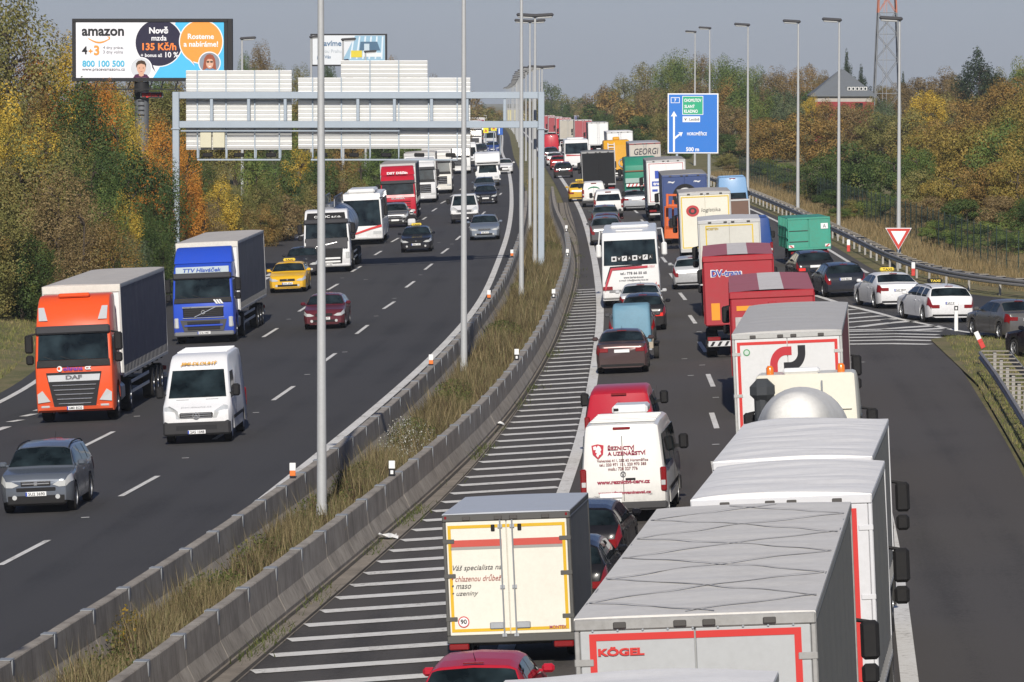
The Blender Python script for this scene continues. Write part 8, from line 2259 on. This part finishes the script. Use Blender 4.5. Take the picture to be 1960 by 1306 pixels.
row(ZF, 'trees of the wood beyond the blue sign', [
    (1055, 152, 640, 50, 'dark', 'far'), (1035, 180, 660, 40, 'brown', 'far'), (1085, 178, 600, 50, 'olive', 'far'), (1120, 182, 560, 50, 'brown', 'far'), (1075, 200, 520, 60, 'dark', 'far'), (1130, 205, 480, 60, 'olive', 'far'),
    (1160, 168, 470, 64, 'brown', 'tree'), (1195, 148, 430, 70, 'olive', 'tree'), (1235, 128, 410, 80, 'olive', 'tree'), (1275, 112, 395, 70, 'green', 'tree'), (1305, 103, 390, 72, 'green', 'tree', 'tallest mid green tree on the hill above the blue sign'), (1340, 107, 392, 66, 'brown', 'tree'), (1375, 112, 385, 70, 'green', 'tree'), (1410, 120, 375, 80, 'green', 'tree'), (1445, 132, 372, 70, 'green', 'tree'), (1480, 133, 370, 66, 'brown', 'tree'), (1515, 135, 372, 60, 'rust', 'tree'), (1545, 130, 380, 60, 'rust', 'tree'), (1575, 140, 400, 50, 'brown', 'tree'),
    (1165, 205, 380, 70, 'dark', 'bush'), (1205, 190, 360, 80, 'olive', 'bush'), (1245, 170, 350, 80, 'brown', 'tree'), (1290, 160, 345, 80, 'olive', 'tree'), (1335, 155, 340, 80, 'brown', 'tree'), (1385, 160, 335, 84, 'rust', 'tree', 'rust coloured tree touching the right rim of the blue sign'), (1425, 165, 330, 80, 'green', 'tree'), (1465, 178, 310, 80, 'green', 'tree'), (1500, 175, 305, 80, 'grey', 'tree', 'grey green tree left of the house'), (1550, 185, 285, 50, 'yellow', 'tree', 'small yellow tree in front of the house'), (1585, 196, 270, 70, 'rust', 'tree'), (1625, 198, 268, 70, 'rust', 'tree'), (1660, 195, 266, 60, 'olive', 'tree'), (1690, 196, 266, 50, 'grey', 'tree'),
    (1180, 225, 320, 70, 'dark', 'bush'), (1225, 225, 300, 80, 'dark', 'bush'), (1270, 215, 295, 80, 'olive', 'bush'), (1400, 205, 280, 90, 'brown', 'bush'), (1440, 210, 270, 80, 'rust', 'bush'), (1395, 260, 255, 80, 'dark', 'bush'), (1435, 255, 250, 80, 'brown', 'bush'), (1330, 230, 290, 80, 'olive', 'bush'), (1390, 295, 240, 60, 'olive', 'bush'), (1300, 265, 275, 60, 'dark', 'bush'), (1500, 235, 250, 80, 'grey', 'tree'), (1520, 200, 270, 70, 'grey', 'tree'),
    (1760, 150, 330, 80, 'brown', 'tree'), (1800, 138, 330, 80, 'brown', 'tree', 'dull brown tree on the skyline between tower and spruce'), (1835, 150, 325, 70, 'brown', 'tree'), (1720, 160, 340, 60, 'brown', 'tree'), (1905, 140, 300, 70, 'olive', 'tree'), (1950, 122, 290, 80, 'green', 'tree'), (1690, 165, 345, 50, 'brown', 'tree')])
P(1620, 106, 330, 34, 'fir', 'cone', 'slim conifer behind the house roof'); P(1648, 133, 335, 32, 'fir', 'cone', 'short conifer right of the house roof'); P(1871, 103, 300, 84, 'fir', 'cone', 'broad dark spruce on the skyline at the right'); P(1890, 140, 310, 40, 'fir', 'cone', 'smaller spruce at the right foot of the broad spruce'); P(1728, 145, 345, 24, 'fir', 'cone', 'small conifer beside the lamp post with the tower behind')
# second rank, hidden gaps
for i in range(26):
    dist = R.uniform(330, 520); px = R.uniform(1120, 2000); k = R.choice(['olive', 'brown', 'green', 'rust', 'dark'])
    P(px, 175 + R.uniform(-8, 25), dist, 80, k, 'far', auto(ZF, 'far', k), 'trees of the wood beyond the blue sign')
for i in range(14):
    dist = R.uniform(520, 900); px = R.uniform(1010, 1160); k = R.choice(['olive', 'brown', 'dark'])
    P(px, 192 + R.uniform(-6, 14), dist, 40, k, 'far', auto(ZF, 'far', k), 'trees of the wood beyond the blue sign')
for i in range(16):
    dist = R.uniform(300, 620); px = R.uniform(520, 930); k = R.choice(['olive', 'brown', 'dark', 'rust'])
    P(px, 205 + R.uniform(-10, 25), dist, 70, k, 'far', auto(ZG, 'far', k), 'trees and bushes behind the gantry')
# ------------------------------------------------------------------ grass and weeds, far too many to count
def blade_mat(name, cols, scale=1.2):
    def build(nt, b):
        g = nt.nodes.new('ShaderNodeNewGeometry'); v = coords(nt)
        n = N(nt, 'ShaderNodeTexNoise', Scale=scale, Detail=3.0); nt.links.new(v, n.inputs['Vector'])
        a = N(nt, 'ShaderNodeMath', operation='MULTIPLY_ADD'); a.inputs[1].default_value = .5
        nt.links.new(g.outputs['Random Per Island'], a.inputs[0])
        m2 = N(nt, 'ShaderNodeMapRange'); m2.inputs['From Min'].default_value = .3; m2.inputs['From Max'].default_value = .7; m2.inputs['To Max'].default_value = .5
        nt.links.new(n.outputs['Fac'], m2.inputs['Value']); nt.links.new(m2.outputs[0], a.inputs[2])
        k = len(cols) - 1
        r = ramp(nt, [(.08 + .86 * i / k, c) for i, c in enumerate(cols)])
        nt.links.new(a.outputs[0], r.inputs[0]); nt.links.new(r.outputs[0], b.inputs['Base Color']); b.inputs['Roughness'].default_value = .8
        b.inputs['Specular IOR Level'].default_value = 0.2
    return node_mat(name, build)
def blades(name, X, Y, Z, hmin, hmax, w, mat, lean=.35, label=None):
    n = len(X); h = NR.uniform(hmin, hmax, n) * NR.uniform(.6, 1, n); a = NR.uniform(0, 6.283, n)
    dx, dy = np.cos(a), np.sin(a); le = NR.normal(0, lean, (n, 2)) * h[:, None]
    ww = w * NR.uniform(.6, 1.4, n)
    base = np.stack([X, Y, Z - .03], 1); side = np.stack([dx * ww, dy * ww, np.zeros(n)], 1)
    tip = base + np.stack([le[:, 0], le[:, 1], h], 1)
    V = np.stack([base - side, base + side, tip], 1).reshape(-1, 3)
    me = bpy.data.meshes.new(name)
    me.vertices.add(3 * n); me.vertices.foreach_set('co', V.ravel()); me.loops.add(3 * n); me.loops.foreach_set('vertex_index', np.arange(3 * n, dtype=np.int32))
    me.polygons.add(n); me.polygons.foreach_set('loop_start', np.arange(0, 3 * n, 3, dtype=np.int32)); me.polygons.foreach_set('loop_total', np.full(n, 3, np.int32))
    me.update(calc_edges=True); me.materials.append(mat)
    return tag(link(name, me), label, 'grass' if 'grass' in name else 'weeds', kind='stuff')
def dens(n, Y0, Y1, p=1.6):
    u = NR.uniform(0, 1, n); a, b = Y0 ** (1 - p), Y1 ** (1 - p)
    return (a + (b - a) * u) ** (1 / (1 - p))
WEED = blade_mat('dry_weeds', [(.03, .025, .012), (.075, .065, .027), (.15, .12, .055), (.27, .21, .115), (.085, .10, .032), (.33, .27, .16)], .8)
def in_median(n, Y0, Y1, hm, hx, w, mat, nm, cl=None, lean=.3, label=None):
    Y = dens(n, Y0 * K, Y1 * K); t = NR.uniform(0.02, .98, n); A = LEFT_BAR(Y) + .33; B = RIGHT_BAR(Y) - .33
    X = A + (B - A) * t
    if cl is not None:
        k = np.sin(X * 2.1 + Y * .45) * np.sin(Y * .19 + X) + NR.normal(0, .35, n) > cl; X, Y = X[k], Y[k]
    return blades(nm, X, Y, terrain(X, Y) + .05, hm, hx, w, mat, lean, label)
in_median(80000, 36, 230, .10, .42, .011, WEED, 'weeds', None, .4, 'dry low weeds covering the median between the concrete barriers')
in_median(60000, 36, 200, .35, 1.1, .011, WEED, 'weeds', .0, .25, 'tall dry weed stalks in the median between the concrete barriers')
DOCK = blade_mat('dark_weeds', [(.025, .018, .010), (.055, .036, .02), (.09, .06, .034), (.05, .055, .022), (.13, .09, .05)], 1.5)
in_median(60000, 36, 170, .25, .8, .016, DOCK, 'weeds', -.05, .38, 'dark brown seed heads in the median weeds')
def leafy(name, cx, cy, rx, ry, n, h, mat, size, label):
    a = NR.uniform(0, 6.283, n); r = np.sqrt(NR.uniform(0, 1, n)); X = cx + np.cos(a) * r * rx; Y = cy + np.sin(a) * r * ry
    Z = terrain(X, Y) + NR.uniform(.1, 1, n) * h * (1.05 - r * .6)
    d = NR.normal(size=(n, 3)); d /= np.linalg.norm(d, axis=1)[:, None]; e = np.cross(d, NR.normal(size=(n, 3))); e /= np.linalg.norm(e, axis=1)[:, None]
    Pp = np.stack([X, Y, Z], 1); s = size * NR.uniform(.5, 1.4, n)[:, None]
    V = np.stack([Pp - d * s, Pp + e * s * .6, Pp + d * s, Pp - e * s * .6], 1).reshape(-1, 3)
    me = bpy.data.meshes.new(name); me.vertices.add(4 * n); me.vertices.foreach_set('co', V.ravel()); me.loops.add(4 * n); me.loops.foreach_set('vertex_index', np.arange(4 * n, dtype=np.int32))
    me.polygons.add(n); me.polygons.foreach_set('loop_start', np.arange(0, 4 * n, 4, dtype=np.int32)); me.polygons.foreach_set('loop_total', np.full(n, 4, np.int32)); me.update(calc_edges=True); me.materials.append(mat)
    return tag(link(name, me), label, 'weeds', kind='stuff')
def med_at(px, py):
    p = G(px, py); p.x = min(max(p.x, float(LEFT_BAR(p.y)) + .6), float(RIGHT_BAR(p.y)) - .6); return p
WHF = blade_mat('white_flowers', [(.05, .05, .025), (.10, .11, .05), (.5, .5, .47), (.62, .62, .6)], 4)
YLF = blade_mat('yellow_flowers', [(.04, .04, .015), (.07, .075, .02), (.22, .14, .02), (.32, .2, .02)], 4)
p = med_at(760, 850); leafy('weeds', p.x, p.y, .9, 8.5, 3600, .75, WHF, .022, 'white flowering weeds in the median beyond the nearest lamp post')
p = med_at(200, 1240); leafy('weeds', p.x - .3, p.y, .55, 1.8, 1500, .85, YLF, .03, 'yellow flowering weeds near the lower left corner')
GRN = blade_mat('green_weeds', [(.02, .03, .008), (.05, .065, .016), (.08, .10, .025), (.16, .13, .05)], 3)
for px, py, n in [(130, 1285, 900), (330, 1160, 1300), (470, 1080, 1300), (560, 1000, 1300), (690, 930, 1300), (790, 840, 1300), (870, 760, 1400), (1000, 560, 900), (1050, 480, 900), (960, 640, 1200)]:
    p = med_at(px, py); leafy('weeds', p.x, p.y, .85, 5.5, int(n * 1.5), .65, GRN, .035, 'green leafy weeds among the dry stalks of the median')
# weeds along the gutter
n = 6200; Y = dens(n, 40 * K, 175 * K); k = (np.sin(Y * .27) + np.sin(Y * .66 + 1) + NR.normal(0, .6, n)) > .75; Y = Y[k]
X = RIGHT_BAR(Y) + .38 + np.abs(NR.normal(0, .22, len(Y)))
blades('weeds', X, Y, zroad(X, Y), .05, .30, .014, GRN, .6, 'sparse weeds growing in the joint at the foot of the right barrier')
GRASS = blade_mat('verge_grass', [(.05, .065, .016), (.11, .13, .034), (.17, .175, .05), (.24, .20, .085), (.31, .25, .12)], .35)
n = 90000; Y = dens(n, 78 * K, 230 * K, 1.3); X = LEFT_EDGE(Y) - .9 - NR.uniform(0, 1, n) ** 1.3 * 14
blades('grass', X, Y, terrain(X, Y), .08, .30, .016, GRASS, .4, 'short grass on the left bank below the bushes')
n = 60000; Y = NR.uniform(40 * K, 92.5 * K, n); X = RIGHT_EDGE(Y) + .15 + NR.uniform(0, 1, n) * 9
k = X < 16.6 + np.clip(93 - Y / K, 0, 60) * 1.25; X, Y = X[k], Y[k]
blades('grass', X, Y, zroad(X, Y) + .03, .06, .22, .014, GRASS, .45, 'short grass on the tongue between motorway and slip road')
DRY = blade_mat('dry_grass', [(.05, .04, .018), (.13, .095, .042), (.22, .16, .075), (.28, .21, .11), (.08, .085, .03)], .5)
n = 80000; Y = dens(n, 92 * K, 230 * K, 1.2); fx = np.interp(Y, [p_[1] for p_ in sorted(fp, key=lambda q: q[1])], [p_[0] for p_ in sorted(fp, key=lambda q: q[1])])
X = fx + NR.uniform(-4.2, 5.5, n)
gx = np.interp(Y, [p_[1] for p_ in sorted(g1, key=lambda q: q[1])], [p_[0] for p_ in sorted(g1, key=lambda q: q[1])]); k = X > gx + .7; X, Y = X[k], Y[k]
blades('grass', X, Y, terrain(X, Y), .15, .75, .016, DRY, .3, 'tall dry grass on both sides of the wire fence')
# litter
for px, py, lb in [(742, 1033, 'crumpled white sheet of litter at the end of the striped strip'), (968, 775, 'small white scrap of litter in the concrete gutter'), (950, 815, 'white litter scrap beside the stripes')]:
    p = G(px, py); mb = MB(); rr = random.Random(px); gv = []
    for j in range(5):
        for i in range(5): gv.append(((i - 2) * .11 + rr.uniform(-.03, .03), (j - 2) * .11 + rr.uniform(-.03, .03), .02 + rr.uniform(0, .12)))
    mb.add(gv, [(j * 5 + i, j * 5 + i + 1, j * 5 + i + 6, j * 5 + i + 5) for j in range(4) for i in range(4)])
    o = mb.build('litter', flat((.68, .68, .66)), None, (p.x, p.y, p.z + .01), 0); tag(o, lb, 'litter')

# ------------------------------------------------------------------ tell look-alikes apart in words
import re
ORD = ['first', 'second', 'third', 'fourth', 'fifth', 'sixth', 'seventh', 'eighth', 'ninth', 'tenth', 'eleventh', 'twelfth', 'thirteenth', 'fourteenth', 'fifteenth', 'sixteenth', 'seventeenth', 'eighteenth', 'nineteenth', 'twentieth', 'twenty first', 'twenty second', 'twenty third', 'twenty fourth', 'twenty fifth', 'twenty sixth', 'twenty seventh', 'twenty eighth', 'twenty ninth', 'thirtieth']
same = {}
for o in S.objects:
    if o.parent is None and 'label' in o and o.get('kind') != 'stuff':
        same.setdefault(o['label'], []).append(o)
for lb, os_ in same.items():
    if len(os_) < 2 or 'distant tree' in lb or 'oncoming stream' in lb:
        continue
    if 'lamp' in lb:
        os_.sort(key=lambda o: o.location.y)
        for i, o in enumerate(os_): o['label'] = ORD[i] + ' nearest ' + lb
    else:
        os_.sort(key=lambda o: o.location.x / o.location.y)
        for i, o in enumerate(os_): o['label'] = ORD[i] + ' ' + re.sub(r' (on|behind|in|beyond) the ', r' from the left \1 the ', lb, count=1)
